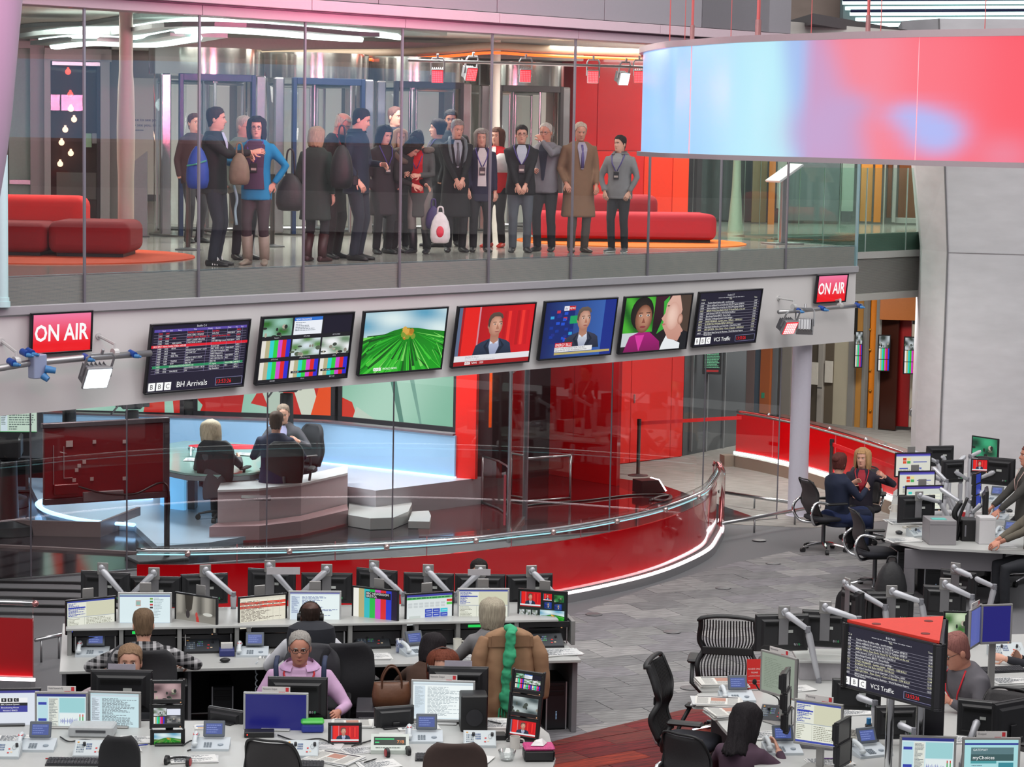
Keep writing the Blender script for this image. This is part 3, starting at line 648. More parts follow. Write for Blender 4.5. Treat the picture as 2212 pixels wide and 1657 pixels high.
# ================================================================== wall screens on the fascia
def wall_tv(name, label, cat, TL, TR, BR, BL, pic, group=None, ob=.09):
    l, r_ = onF(*BL, -ob), onF(*BR, -ob); s0, s1 = fs(l), fs(r_); z0 = (l.z + r_.z) / 2
    lo, hi = 0., .8
    for _ in range(40):
        o = (lo + hi) / 2
        if fs(onF(*TL, -o)) < s0: hi = o
        else: lo = o
    o2 = 0.5 * (lo + hi); o2 = min(max(o2, ob + .02), ob + .26)
    zt = (onF(*TL, -o2).z + onF(*TR, -o2).z) / 2; w = s1 - s0; h = hypot(zt - z0, o2 - ob); tilt = atan2(o2 - ob, zt - z0)
    q = fp(s0, -ob, z0); t = T(name, label, cat, q, 0, group); t.rotation_euler = (tilt, 0, TH)
    e = .022
    b = B(); b.box(0, w, -.0, .03, 0, e, .003).box(0, w, 0, .03, h - e, h, .003).box(0, e, 0, .03, e, h - e, .003).box(w - e, w, 0, .03, e, h - e, .003); b.o('bezel', M('#25252a', .2, .4, 0), t)
    B().box(.004, w - .004, .03, .055, .004, h - .004, .006).o('back_shell', M('#2c2c30', .5), t)
    B().box(-.001, w + .001, -.003, .032, h - .003, h + .002).o('top_edge', STEEL, t)
    P = Pic(w - 2 * e, h - 2 * e); pic(P); P.o('screen', t, None, (e, .012, e))
    b = B(); 
    b.box(w * .25, w * .75, .055, .075, .2 * h, .8 * h, .004)
    b.o('wall_bracket', GREYMET, t)
    return t
SCRN = [('wall_screen', 'wall screen headed BH Arrivals with a dark list of feeds', 'screen', (329, 703), (547, 687.5), (527, 836), (313, 853), pic_arrivals),
 ('wall_screen', 'wall screen split into nine small pictures with colour bars', 'screen', (568.4, 685), (766.6, 673.3), (750.8, 817.4), (551.8, 832.8), pic_multi),
 ('wall_screen', 'wall screen showing green hills rushing past under clouds', 'screen', (788.7, 671.6), (972, 663.3), (954.9, 798.2), (773.7, 813.2), pic_world),
 ('wall_screen', 'wall screen showing a man in a suit before a red studio', 'screen', (992.3, 662), (1161, 652.9), (1143.5, 782.8), (975.7, 796.5), pic_bbcnews),
 ('wall_screen', 'wall screen showing a man in a suit before a blue studio', 'screen', (1179.7, 650.8), (1337, 642.5), (1320.5, 767.4), (1163.5, 779.9), pic_sky),
 ('wall_screen', 'wall screen showing two faces close up, one above a magenta top', 'screen', (1352.5, 640), (1498.7, 634.1), (1482.9, 755.7), (1336.3, 764.9), pic_couple),
 ('wall_screen', 'wall screen on the white fascia with a VCS Traffic list', 'screen', (1513.3, 630), (1649.8, 624.5), (1632.8, 739.9), (1496.6, 752.4), lambda P: pic_vcs(P, 'Studio E-7')),
 ('on_air_sign', 'red ON AIR sign at the left end of the white fascia', 'sign', (69.6, 676.4), (204.6, 670.8), (199.4, 760), (67, 767.5), pic_onair),
 ('on_air_sign', 'red ON AIR sign at the right end of the white fascia', 'sign', (1768.7, 594.4), (1835, 590.6), (1827.5, 652.3), (1761.7, 657), pic_onair)]
for a in SCRN: wall_tv(*a)
# ---- lighting pipes with blue sockets, floodlights
BLUE = M('#1c4596', .4, noise=.05); LBLUE = M('#3a7cb4', .45)
def fl_local(p): return Vector((fs(p), (p - F0).dot(-FN), p.z))
def pipe(label, pxs, r, off, arms, socks, box=None):
    P = [fl_local(onF(x, y, -off)) for x, y in pxs]; t = T('lighting_pipe', label, 'pipe', (F0.x, F0.y, 0), TH)
    B().tube(P, r, 12).o('tube', M('#a9a9aa', .35, .7, .02), t, True)
    for (x, y), (wx, wy) in arms:
        q = fl_local(onF(x, y, -off)); w_ = fl_local(onF(wx, wy, 0))
        b = B(); b.tube([w_, (w_.x, w_.y - .02, w_.z), q + Vector((0, 0, .09)), q], .016, 6).cyl((w_.x, w_.y, w_.z), (w_.x, w_.y - .015, w_.z), .035).cyl(q - Vector((.03, 0, 0)), q + Vector((.03, 0, 0)), r + .012)
        b.o('bracket_arm', M('#c6c6c5', .4, .2, .02), t)
    for x, y in socks:
        q = fl_local(onF(x, y, -off)); sk = B().cyl(q + Vector((0, .02, .02)), q + Vector((.0, -.07, .0)), .036, .034, 14).o('socket', BLUE, t, 40)
        B().cyl(q + Vector((.0, -.06, -.01)), q + Vector((.035, -.10, -.015)), .024, .02, 12).cyl(q + Vector((.035, -.10, -.015)), q + Vector((.05, -.115, -.02)), .013, n=10).o('plug', LBLUE, sk, 40)
    return t
t = pipe('grey lighting pipe with blue sockets below the left ON AIR sign', [(-60, 805), (60, 785), (185, 773), (325, 763)], .036, .32, [((35, 780), (3, 738)), ((248, 762), (212, 726))], [(22, 784), (183, 774), (283, 766), (50, 764), (62, 762)])
q = fl_local(onF(81, 790, -.36)); b = B(); b.box(q.x - .08, q.x + .08, q.y - .06, q.y + .06, q.z - .13, q.z + .12, .01); jb = b.o('junction_box', M('#8f9bb8', .3, noise=.02), t)
B().cyl(q + Vector((.05, -.06, -.03)), q + Vector((.14, -.12, -.05)), .04, .032).cyl(q + Vector((.03, -.05, -.1)), q + Vector((.06, -.1, -.14)), .04, .03).o('plug', LBLUE, jb, 40)
pipe('short lighting pipe with blue sockets under the right ON AIR sign', [(1682, 674), (1745, 670), (1800, 664.5), (1862, 660)], .03, .32, [((1715, 663), (1681, 644)), ((1815, 660), (1800, 650))], [(1719, 671), (1772, 667), (1850, 661)])
def flood(name, label, px, off, w, h, col, e, rz, tilt, grid=None, loc=None, group=None):
    p = onF(*px, -off) if loc is None else Vector(loc); t = T(name, label, 'floodlight', p, 0, group); t.rotation_euler = (tilt, 0, rz)
    body = M('#9a9b9e', .4, .5, .02)
    b = B(); b.box(-w / 2, w / 2, 0, .03, -h / 2, h / 2, .008); b.loft([[(-w * .47, .03, -h * .46), (w * .47, .03, -h * .46), (w * .47, .03, h * .46), (-w * .47, .03, h * .46)], [(-w * .35, .14, -h * .3), (w * .35, .14, -h * .3), (w * .35, .14, h * .3), (-w * .35, .14, h * .3)]]); b.o('housing', body, t)
    b = B(); 
    for k in range(6): b.box(-w * .44 + k * w * .16, -w * .44 + k * w * .16 + .008, .04, .16, -h * .38, h * .38)
    b.o('cooling_fins', M('#6f7074', .5, .5, .02), t)
    m = M(col, .3, noise=0, emit=e)
    if grid:
        B().box(-w * .45, w * .45, -.006, 0, -h * .44, h * .44).o('lens_plate', M(grid, .3, noise=0, emit=e * .35), t); b = B()
        for i in range(6):
            for j in range(6): b.box(-w * .41 + i * w * .14, -w * .41 + i * w * .14 + w * .1, -.012, -.006, -h * .40 + j * h * .135, -h * .40 + j * h * .135 + h * .1, .002)
        b.o('lamp_cells', m, t)
    else: B().box(-w * .45, w * .45, -.008, 0, -h * .44, h * .44, .003).o('lens_plate', m, t)
    Y = B(); Y.tube([(-w * .53, .06, 0), (-w * .53, .06, h * .5 + .1), (-w * .4, .06, h * .5 + .14), (w * .4, .06, h * .5 + .14), (w * .53, .06, h * .5 + .1), (w * .53, .06, 0)], .013, 6); Y.cyl((0, .06, h * .5 + .14), (0, .06, h * .5 + .2), .016); Y.cyl((w * .53, .06, 0), (w * .58, .06, 0), .03); Y.o('yoke', body, t)
    return t
flood('floodlight', 'white lit floodlight hanging from the left lighting pipe', (211, 818), .5, .30, .27, '#eafcff', 5, TH - .15, .55)
flood('floodlight', 'red lit floodlight hanging from the right lighting pipe', (1707, 709), .42, .25, .22, '#ff8a8a', 4, TH - .15, .5, '#e01020')
flood('floodlight', 'unlit grey floodlight turned away beside the red lit one', (1738, 706), .38, .25, .24, '#8a8a8c', 0, TH + 2.2, .35)
# ================================================================== the balcony behind the glass
BZ = 4.03
for x, y, pw in ((-5.5, 30.0, 230), (-2.0, 32.6, 260), (2.0, 36.0, 230), (-3.5, 35.5, 90), (4.5, 40.5, 150), (6.6, 43.0, 140)):
    area('balcony_light', (x, y, 7.0), (x, y + .01, 4), 3.0, 1.6, pw, (1, .96, .9))
for x, y in ((-3.5, 30.5), (0, 34), (3, 38)): area('cove_light', (x, y, 5.9), (x, y + .01, 7.05), 3, 2, 45, (1, .95, .9))  # unseen up-facing lamps added in mid-air to brighten the ceiling
# strip light reflections in the glass, built as glowing tubes on the ceiling
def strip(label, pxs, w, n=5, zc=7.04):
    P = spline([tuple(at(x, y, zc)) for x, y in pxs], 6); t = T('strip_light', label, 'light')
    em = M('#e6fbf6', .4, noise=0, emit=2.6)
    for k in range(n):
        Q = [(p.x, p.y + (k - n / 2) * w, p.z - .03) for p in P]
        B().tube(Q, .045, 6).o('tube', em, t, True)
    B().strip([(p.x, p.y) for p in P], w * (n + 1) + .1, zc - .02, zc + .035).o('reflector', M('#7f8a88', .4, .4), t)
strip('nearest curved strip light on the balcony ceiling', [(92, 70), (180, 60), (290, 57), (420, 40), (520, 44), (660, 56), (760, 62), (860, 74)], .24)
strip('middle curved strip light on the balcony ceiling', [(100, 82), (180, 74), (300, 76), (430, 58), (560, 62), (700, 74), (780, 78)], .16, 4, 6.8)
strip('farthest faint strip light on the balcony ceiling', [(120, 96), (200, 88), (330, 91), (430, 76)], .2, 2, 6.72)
# sofas and rugs
def fabric(h): return M(h, .9, noise=.07, scale=60, bump=.15)
def sofa(label, p, rz, segs, back, cs, cb):
    t = T('curved_sofa', label, 'sofa', p, rz)
    for x0, x1, h, d in segs:
        B().box(x0, x1 - .01, -.1, d, .04, h).o('seat', fabric(cs), t, 30, bevel=.11)
        B().box(x0 + .1, x1 - .1, 0, d - .1, 0, .06).o('plinth', BLACK, t)
    x0, x1, z1 = back; B().box(x0, x1, .75, 1.35, .05, z1).o('backrest', fabric(cb), t, 30, bevel=.13)
    return t
p = at(287, 558, BZ); p2 = at(160, 566, BZ)
sofa('maroon and bright red sofa behind the glass at the left', (p.x, p.y - .1, BZ + .012), .0, [(-2.4, -1.0, .40, 1.0), (-1.0, .0, .43, 1.0)], (-2.4, -.72, .70), '#87171d', '#dd140e')  # the seat's darker red has its shade put into the colour
p = at(1548, 527, BZ)
sofa('crimson sofa on the orange rug behind the boy', (p.x, p.y, BZ + .012), .12, [(-2.75, 0, .43, .9)], (-2.6, -.75, .68), '#b30a22', '#8e0c1c')
def rug(label, c, r, h): tag(B().lathe([(r, 0), (r, .012), (r - .01, .014)], 64).o('round_rug', fabric(h), None, False, c), label, 'rug')
rug('red orange round rug under the left sofa', (-5.75, 28.15, BZ), 1.85, '#cf4a22')
rug('orange round rug under the crimson sofa', (1.75, 34.75, BZ), 1.72, '#e8741c')
# lectern
p = at(1690, 527, BZ); t = T('lectern', 'slim brushed steel lectern with a sloping top near the glass', 'lectern', p, .5)
B().box(-.26, .26, -.2, .2, 0, .02, .004).o('base_plate', STEEL, t); B().box(-.045, .045, -.03, .03, .02, 1.02, .006).o('post', STEEL, t)
b = B(); b.obox((0, 0, 1.07), .25, .19, .018, 0, -.55, 0, .006); b.o('sloping_top', M('#d2d4d8', .3, .3, .02), t)
# stanchions
def stanchion(label, p, h=.98, name='belt_post'):
    t = T(name, label, 'post', p); B().lathe([(.17, 0), (.17, .012), (.05, .03), (.03, .04)], 20).o('base', DKGREY, t, 40); B().cyl((0, 0, .03), (0, 0, h), .031, n=14).o('post', M('#5a5754', .3, .7), t, 40); B().cyl((0, 0, h - .1), (0, 0, h), .036, n=14).o('belt_head', M('#2a2a2c', .4), t, 40); return t
stanchion('dark belt post behind the man with the blue backpack', at(406, 540, BZ), 1.0)
stanchion('dark belt post between the blue jacket woman and the green coat woman', at(588, 533, BZ), .98)
stanchion('tall thin dark post behind the man in the grey blazer', at(1211, 495, BZ), 1.7)
# information totem
p = at(303, 512, BZ); t = T('information_totem', 'grey wedge topped totem right of the white column', 'totem', p, .1)
b = B(); b.loft([[(-.1, -.04, 0), (.1, -.04, 0), (.1, .04, 0), (-.1, .04, 0)], [(-.1, -.04, 1.08), (.1, -.04, 1.24), (.1, .04, 1.24), (-.1, .04, 1.08)]]); b.o('body', M('#77757a', .4, .3), t); B().box(-.13, .13, -.08, .08, 0, .015).o('foot', DKGREY, t)
# the wall behind: glazed screens, the left doorway, the sign wall
def bw(px, y=300, o=0.):
    """the point on the back wall line seen at px, pulled o metres toward the room"""
    return seg_x(px, y, (-12, 37.3 - o), (1.15, 40 - o))
def panel(name, x0, x1, y0, y1, o, mat, parent, t=.04):
    a, c = bw(x0, y1, o), bw(x1, y0, o); zt = bw(x0, y0, o).z
    ang = atan2(2.7, 13.15); l = hypot(c.x - a.x, c.y - a.y)
    return B().box(0, l, -t, 0, a.z, zt, .004).o(name, mat, parent, False, (a.x, a.y, 0), ang)
FRM = M('#a19f9a', .4, .15, .03)
d1 = bpy.data.objects.new('door_1', None); COL.objects.link(d1); d1['kind'] = 'structure'
panel('dark_room', 106, 236, 130, 482, .1, M('#4a1c14', .6), d1)
for a in ((96, 109, 118), (216, 236, 118)): panel('jamb', a[0], a[1], a[2], 486, .4, FRM, d1, .3)
panel('header', 96, 240, 104, 132, .4, FRM, d1, .3); panel('closer', 112, 222, 132, 141, .55, STEEL, d1); panel('stile', 209, 217, 140, 484, .45, M('#3b3430', .4, .4), d1)
panel('glass_leaf', 109, 210, 142, 484, .42, glass('door_glass', (.9, .88, .86), .3, 0, -.032), d1, .012); panel('low_blind', 122, 208, 372, 430, .2, M('#8c8a88', .5), d1)
sn = panel('green_notice', 183, 198, 288, 318, .47, M('#a9c9a0', .6), d1, .005); panel('grey_notice', 199, 217, 288, 310, .47, M('#a7a8a4', .6), d1, .005)
for i, (x, y) in enumerate([(147, 155), (152, 204), (153, 235), (160, 258), (141, 280), (133, 308), (153, 331), (130, 354)]):
    q = bw(x, y, .25); tag(B().sph((0, 0, 0), .048, 14, 10).cyl((0, 0, .04), (0, 0, .07), .018).o('globe_lamp', M('#ff5040' if i in (0, 1) else '#ffd8b8', .4, noise=0, emit=2.4), None, True, q), ('topmost red', 'second, also red', 'topmost white', 'second white', 'third white', 'fourth white', 'fifth white', 'lowest white')[i] + ' round lamp of the string seen through the dark doorway', 'lamp', 'string of round lamps in the doorway')
w3 = bpy.data.objects.new('window_3', None); COL.objects.link(w3); w3['kind'] = 'structure'
panel('window_light', 20, 66, 76, 470, .12, M('#a9bdb0', .5), w3); panel('frame_bar', 20, 90, 88, 104, .3, FRM, w3, .1); panel('mullion', 66, 96, 60, 480, .3, FRM, w3, .1); panel('low_rail', 20, 68, 388, 398, .3, STEEL, w3, .05)
for x0, x1, m in ((236, 268, '#7d7b76'), (268, 282, '#9a978f')): panel('cladding_panel', x0, x1, 96, 490, .3, M(m, .5), w3, .1)
sg = bpy.data.objects.new('wall_sign_panel', None); COL.objects.link(sg); sg['kind'] = 'structure'
pl = panel('light_panel', 282, 345, 168, 420, .3, M('#c4c1b8', .45, noise=.03, scale=2), sg); panel('dark_band', 280, 346, 420, 434, .32, DKGREY, sg)
q = bw(283, 262, .36); P = Pic(.52, .24); P.text('Nice to see you.', 0, .78, .2, '#4a4e72', .98); P.text('To see you, nice.', 0, .42, .2, '#4a4e72', .98); P.lines(0, .1, .4, .2, 1, '#6a6a7a', .6, 2, .9); P.o('wall_lettering', sg, PRINT, (q.x, q.y, q.z - .18), (0, 0, atan2(2.7, 13.15)))
# light wall pieces between the drums
for x0, x1, m in ((510, 590, '#b6b0a4'), (742, 800, '#d2cec4'), (955, 1012, '#c6c2b8'), (1200, 1228, '#a5a29c')): panel('light_panel', x0, x1, 165, 500, .3, M(m, .5, noise=.03), sg)
GLOW = M('#c9c6bd', .5, noise=.04, scale=1.2, emit=.34)  # panels made to glow in place of daylight, added to brighten the back wall
for x0, x1 in ((362, 496), (598, 738), (815, 948), (1030, 1180)): panel('daylight_glazing', x0, x1, 170, 505, .25, GLOW, sg, .02)
panel('soffit_panel', 240, 1250, 70, 108, .5, M('#c9c6bf', .5), sg, .4)
tr5 = bpy.data.objects.new('trim_5', None); COL.objects.link(tr5); tr5['kind'] = 'structure'
pts = spline([tuple(atY(x, y, 36.4)) for x, y in ((560, 133), (690, 129), (850, 128), (960, 122), (1060, 114), (1150, 119), (1245, 123), (1385, 128))], 5)
B().tube(pts, .025, 6).o('cove_strip', M('#ff5a20', .4, noise=0, emit=2.0), tr5)
B().tube([p + Vector((0, .03, .1)) for p in pts], .07, 6).o('cove_edge', M('#9c8b76', .5), tr5, True)
# revolving doors
def revolving(label, px, base, frame, spin):
    p = at(px, base, BZ); rz = .35; t = T('revolving_door', label, 'door', (p.x, p.y + .7, BZ + .001), rz)
    r = .80; can = M('#b7b4ae', .12, .9, .03)
    B().lathe([(r, 2.36), (r + .03, 2.36), (r + .03, 2.74), (0.02, 2.76), (0.02, 2.36)], 36).o('canopy', can, t, 40)
    B().lathe([(r + .02, 0), (r + .02, .02), (.01, .02)], 36).o('floor_ring', M('#6d6b68', .3, .5), t)
    fm = M(frame, .3, .3, .03)
    b = B(); b.box(-.56, -.50, -r - .06, -r + .04, .02, 2.36, .005).box(.50, .56, -r - .06, -r + .04, .02, 2.36, .005).box(-.5, .5, -r - .06, -r + .04, 2.26, 2.36, .005); b.o('portal', fm, t)
    for s in (-1, 1):
        c = B().box(s * .70 - .075, s * .70 + .075, -.60, -.46, .02, 2.36, .02).o('pillar', M('#b3aeb0', .2, .85, .03), t)
    for a0 in (-.98, pi - .98 + 1.0):
        B().strip(arc((0, 0), r - .02, a0 + .05, a0 + .98, 8), .012, .02, 2.36).o('curved_glass', GLASS, t, True)
    B().cyl((0, 0, .02), (0, 0, 2.36), .035, n=14).o('centre_post', STEEL, t, 40)
    for k in range(3):
        a = spin + k * 2 * pi / 3; d = Vector((cos(a), sin(a), 0)); w = B(); w.strip([tuple((d * .05).xy), tuple((d * .74).xy)], .012, .1, 2.2); wing = w.o('glass_wing', GLASS, t)
        fr = B()
        for u in (.06, .74): fr.cyl(d * u + Vector((0, 0, .04)), d * u + Vector((0, 0, 2.3)), .022, n=8)
        for z in (.08, 2.25): fr.cyl(d * .05 + Vector((0, 0, z)), d * .74 + Vector((0, 0, z)), .03, n=8)
        fr.o('wing_frame', STEEL, wing)
revolving('leftmost revolving door with a dark blue portal frame', 428, 512, '#27324e', .5)
revolving('second revolving door from the left, blue framed', 668, 508, '#2b3a5c', 1.1)
revolving('third revolving door, dark framed, behind the crouching group', 884, 505, '#38343a', .2)
revolving('rightmost revolving door, nearest the red wall', 1104, 500, '#3b3638', .8)
# floodlights mirrored in the glass, built as lamps on an added bar
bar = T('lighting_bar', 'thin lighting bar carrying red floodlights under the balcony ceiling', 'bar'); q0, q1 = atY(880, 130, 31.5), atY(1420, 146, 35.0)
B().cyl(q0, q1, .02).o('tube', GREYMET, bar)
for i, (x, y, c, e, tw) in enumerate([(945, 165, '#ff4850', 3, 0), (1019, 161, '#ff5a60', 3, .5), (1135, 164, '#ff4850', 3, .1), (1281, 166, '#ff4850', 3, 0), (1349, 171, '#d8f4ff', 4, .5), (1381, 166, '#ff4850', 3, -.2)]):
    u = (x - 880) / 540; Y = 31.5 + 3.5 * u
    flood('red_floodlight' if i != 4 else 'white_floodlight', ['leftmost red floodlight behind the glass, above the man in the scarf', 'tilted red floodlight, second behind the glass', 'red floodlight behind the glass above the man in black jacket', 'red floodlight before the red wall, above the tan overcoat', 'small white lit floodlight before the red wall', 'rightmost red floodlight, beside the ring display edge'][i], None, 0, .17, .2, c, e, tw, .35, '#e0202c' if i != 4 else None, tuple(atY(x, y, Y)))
p = at(1500, 478, BZ)
# far glass fronted rooms right of the red wall
w4 = bpy.data.objects.new('window_4', None); COL.objects.link(w4); w4['kind'] = 'structure'
def fpan(name, x0, x1, y0, y1, Y, mat, par=None, t=.06):
    a, c = atY(x0, y1, Y), atY(x1, y0, Y); return B().box(a.x, c.x, Y - t, Y, a.z, atY(x0, y0, Y).z, .004).o(name, mat, par or w4)
fpan('dark_wall', 1480, 1700, 330, 475, 44.2, M('#45474a', .25, noise=.15, scale=2)); fpan('wood_strip', 1622, 1658, 330, 480, 43.6, M('#7d6a4c', .5)); fpan('orange_post', 1657, 1676, 330, 500, 43.2, M('#c8702a', .5)); fpan('pale_strip', 1676, 1700, 330, 450, 43.4, M('#9d9c96', .5))
fpan('glass_wall', 1700, 1815, 330, 476, 44.0, M('#77747c', .2, noise=.1, scale=1.5)); fpan('pale_strip', 1816, 1846, 330, 456, 44.0, M('#a9aaa2', .5)); fpan('skirting', 1816, 1838, 456, 478, 43.9, DKGREY)
for x in (1495, 1606, 1640, 1725, 1813): fpan('mullion', x, x + 4, 330, 500, 42.5, M('#9aa39c', .4, .4))
fpan('orange_panel', 1856, 1886, 340, 478, 44.6, M('#c98a3a', .5)); fpan('orange_post', 1886, 1906, 340, 480, 44.4, M('#d07c1c', .5)); fpan('frame_post', 1906, 1914, 340, 486, 44.2, FRM); fpan('dark_door', 1914, 1928, 340, 470, 44.6, M('#6a3a1c', .4)); fpan('frame_post', 1925, 1938, 340, 480, 44.2, M('#b3b0ac', .35, .5)); fpan('brown_glass', 1938, 2000, 340, 474, 44.6, M('#7a4626', .25, noise=.12, scale=2)); fpan('sill', 1930, 2000, 470, 482, 44.3, M('#b5b3af', .4, .4))
# ================================================================== the glass walled studio below
G0, G1 = (-5.942, 28.354), (3.975, 33.966)
def gl(px, y=1000): p = seg_x(px, y, G0, G1); return (p.x, p.y)
w5 = bpy.data.objects.new('window_5', None); COL.objects.link(w5); w5['kind'] = 'structure'
JX = [gl(x) for x in (-170, 66, 274, 577, 849, 1098, 1319, 1519, 1681)]
for a, c in zip(JX, JX[1:]):
    u = Vector((c[0] - a[0], c[1] - a[1])).normalized() * .008
    B().strip([(a[0] + u.x, a[1] + u.y), (c[0] - u.x, c[1] - u.y)], .015, .01, 2.62).o('glass_pane', GLASS, w5)
for a in JX[1:]: B().cyl((a[0], a[1], .01), (a[0], a[1], 2.62), .011, n=6).o('joint_seal', SEALM, w5)
B().strip(JX, .06, 0, .02).o('floor_channel', STEEL, w5)
for pw, x, y, c in ((230, -4.2, 33.5, (.9, .95, 1)), (150, -1.2, 34, (1, .95, .95)), (60, 1.2, 36, (1, .8, .8)), (170, 4.2, 37.5, (1, .97, .92)), (170, 6.4, 42, (1, .97, .92)), (120, -5.5, 29.0, (1, .92, .92))):
    area('studio_light', (x, y, 3.6), (x, y + .01, 0), 1.6, 1.2, pw, c)
# floors and stages
GL = M('#22181c', .12, noise=.06)
st = struct('floor_studio', B().prism([(-9, 27.2), (-5.94, 28.45), (3.7, 33.9), (2.4, 37.2), (.6, 38.6), (-9, 39.4)], 0, .012), GL)
pstage = [tuple(at(x, y, .10).xy) for x, y in ((84, 1085), (100, 1104), (180, 1124), (290, 1134), (340, 1180), (452, 1172), (760, 1120), (790, 1080))] + [(-1.9, 34.6), (-4, 36), (-7.6, 36)]
B().prism(pstage, .012, .10).o('presenter_stage', M('#a8bccb', .3, noise=.03), st)
ps2 = [tuple(at(x, y, .42).xy) for x, y in ((812, 1060), (1040, 1032))] + [tuple(at(1045, 1012, .42).xy), tuple(at(985, 1024, .42).xy), tuple(at(860, 1002, .42).xy), tuple(at(700, 992, .42).xy), tuple(at(560, 985, .42).xy), tuple(at(600, 1028, .42).xy)]
B().prism(ps2[::-1], .012, .42).o('raised_stage', M('#b9b6bb', .25, noise=.03), st)
red_fl = [tuple(at(x, y, .016).xy) for x, y in ((1130, 1155), (1325, 1135), (1420, 1085), (1330, 1050), (1180, 1025), (1060, 1050), (900, 1110), (905, 1160))]
B().prism(red_fl[::-1], .012, .018).o('gloss_floor', M('#4a1014', .1, noise=.05, coat=.5), st)
bl = spline([tuple(at(x, y, .12)) for x, y in ((330, 1076), (210, 1074), (120, 1078), (84, 1085), (100, 1104), (180, 1124), (290, 1134))], 6)
B().tube(bl, .05, 6, True, .5).o('light_ring', LEDB, st)
B().strip([tuple(at(x, y, .0).xy) for x, y in ((-60, 1152), (60, 1158), (215, 1162), (300, 1128))], .05, .0, .22).o('wood_edge', M('#6d5c5c', .4), st)
B().strip([tuple(at(x, y, .0).xy) for x, y in ((-60, 1182), (120, 1190), (300, 1200))], .05, .0, .05).o('low_edge', M('#7a6a6a', .4), st)
for i in range(5): B().strip([tuple(at(x, y + i * 17, 0.).xy) for x, y in ((-60, 1258), (160, 1262), (320, 1268))], .05, 0, .03).o('dark_step', M('#2c2b2d' if i % 2 else '#3a383a', .4), fl)
# curved backlit wall and the video walls above it
def back(px, y, off=0.):
    ks = [(-80, 36.6), (355, 36.3), (700, 36.0), (985, 34.7), (1200, 33.2)]
    for (a, ya), (b_, yb) in zip(ks, ks[1:]):
        if a <= px <= b_: return atY(px, y, ya + (yb - ya) * (px - a) / (b_ - a) + off)
xs = [-70, 60, 200, 355, 470, 590, 700, 800, 900, 985]
wl = struct('wall_studio_low', B().strip([tuple(back(x, 950).xy) for x in xs], .06, .40, 1.06), M('#8aaecd', .5, noise=.02, emit=.34), smooth=40)
B().strip([tuple(back(x, 950, .03).xy) for x in xs], .18, 1.06, 1.09).o('top_ledge', M('#6d6068', .4), wl)
B().strip([tuple(back(x, 950, -.05).xy) for x in xs], .05, .415, .44).o('base_light', LEDB, wl)
struct('wall_studio_back', B().strip([tuple(back(x, 950, .95).xy) for x in xs] + [(1.2, 38.9)], .06, 0, 3.7), M('#1b191c', .5), smooth=40)
def video(label, x0, x1, ybot, pic):
    a, c = back(x0, ybot, .62), back(x1, ybot, .62); z0 = (a.z + c.z) / 2; w = hypot(c.x - a.x, c.y - a.y); t = T('video_wall', label, 'screen', (a.x, a.y, z0), atan2(c.y - a.y, c.x - a.x)); h = 1.5
    b = B(); b.box(-.07, w + .07, 0, .06, -.09, 0, .005).box(-.07, w + .07, 0, .06, h, h + .08, .005).box(-.07, 0, 0, .06, 0, h, .005).box(w, w + .07, 0, .06, 0, h, .005); b.o('frame', M('#2a2528', .4), t)
    B().box(0, w, .03, .06, 0, h).o('back_panel', BLACK, t); P = Pic(w, h); pic(P); P.o('screen', t, None, (0, .025, 0))
def swirl(seed, dens):
    def f(P):
        P.grid(0, 0, 1, 1, lambda u, v: [a + (b - a) * (.5 + .5 * sin(4 * u + seed)) for a, b in zip(lin('#8fc2ae'), lin('#c2ddcf'))]); rr = random.Random(seed)
        for i in range(dens):
            x = rr.random(); w = rr.uniform(.06, .2)
            P.poly(sorted_poly([(x, 0), (x + w, 0), (x + w + rr.uniform(-.1, .2), .5), (x + rr.uniform(-.05, .15), .55)]), rr.choice(['#c81c14', '#e03a1c', '#b01418', '#d8d0c0', '#e85020']), '#c02018')
    return f
def sorted_poly(p): return [(min(1, max(0, x)), min(1, max(0, y))) for x, y in p]
video('left video wall above the studio, pale green with red', 90, 388, 888, swirl(2, 3))
def vb(P):
    swirl(4, 2)(P); P.poly([(.0, .12), (.08, 0), (.33, 0), (.36, .3), (.02, .4)], '#9c1016', '#c01c18'); P.poly([(.4, .1), (.62, .04), (.58, 0), (1, 0), (1, .35), (.5, .35)], '#c8241a'); P.poly([(.45, .35), (.55, .0), (.72, .0), (.6, .35)], '#b8c8ba'); P.poly([(.78, .0), (.93, 0), (.86, .35), (.7, .35)], '#d8dccc'); P.poly([(.85, .0), (1, 0), (1, .35), (.92, .35)], '#f05018')
video('middle video wall of red swirls behind the presenters', 426, 714, 893, vb)
def vc(P): P.grid(0, 0, 1, 1, lambda u, v: [a + (b - a) * (.5 + .5 * sin(5 * u - 2 * v)) for a, b in zip(lin('#86bfa4'), lin('#b4dcc8'))]); P.poly([(0, 0), (.14, 0), (.09, .16), (.0, .2)], '#d8321c'); P.poly([(.1, 0), (.3, 0), (.13, .12)], '#c8d8c8'); P.poly([(.42, .5), (.52, 0), (.56, 0), (.48, .5)], '#5c8c7c'); P.poly([(.6, .5), (.7, .0), (.72, 0), (.64, .5)], '#7aa898')
video('right video wall, pale green with a red corner', 737, 978, 911, vc)
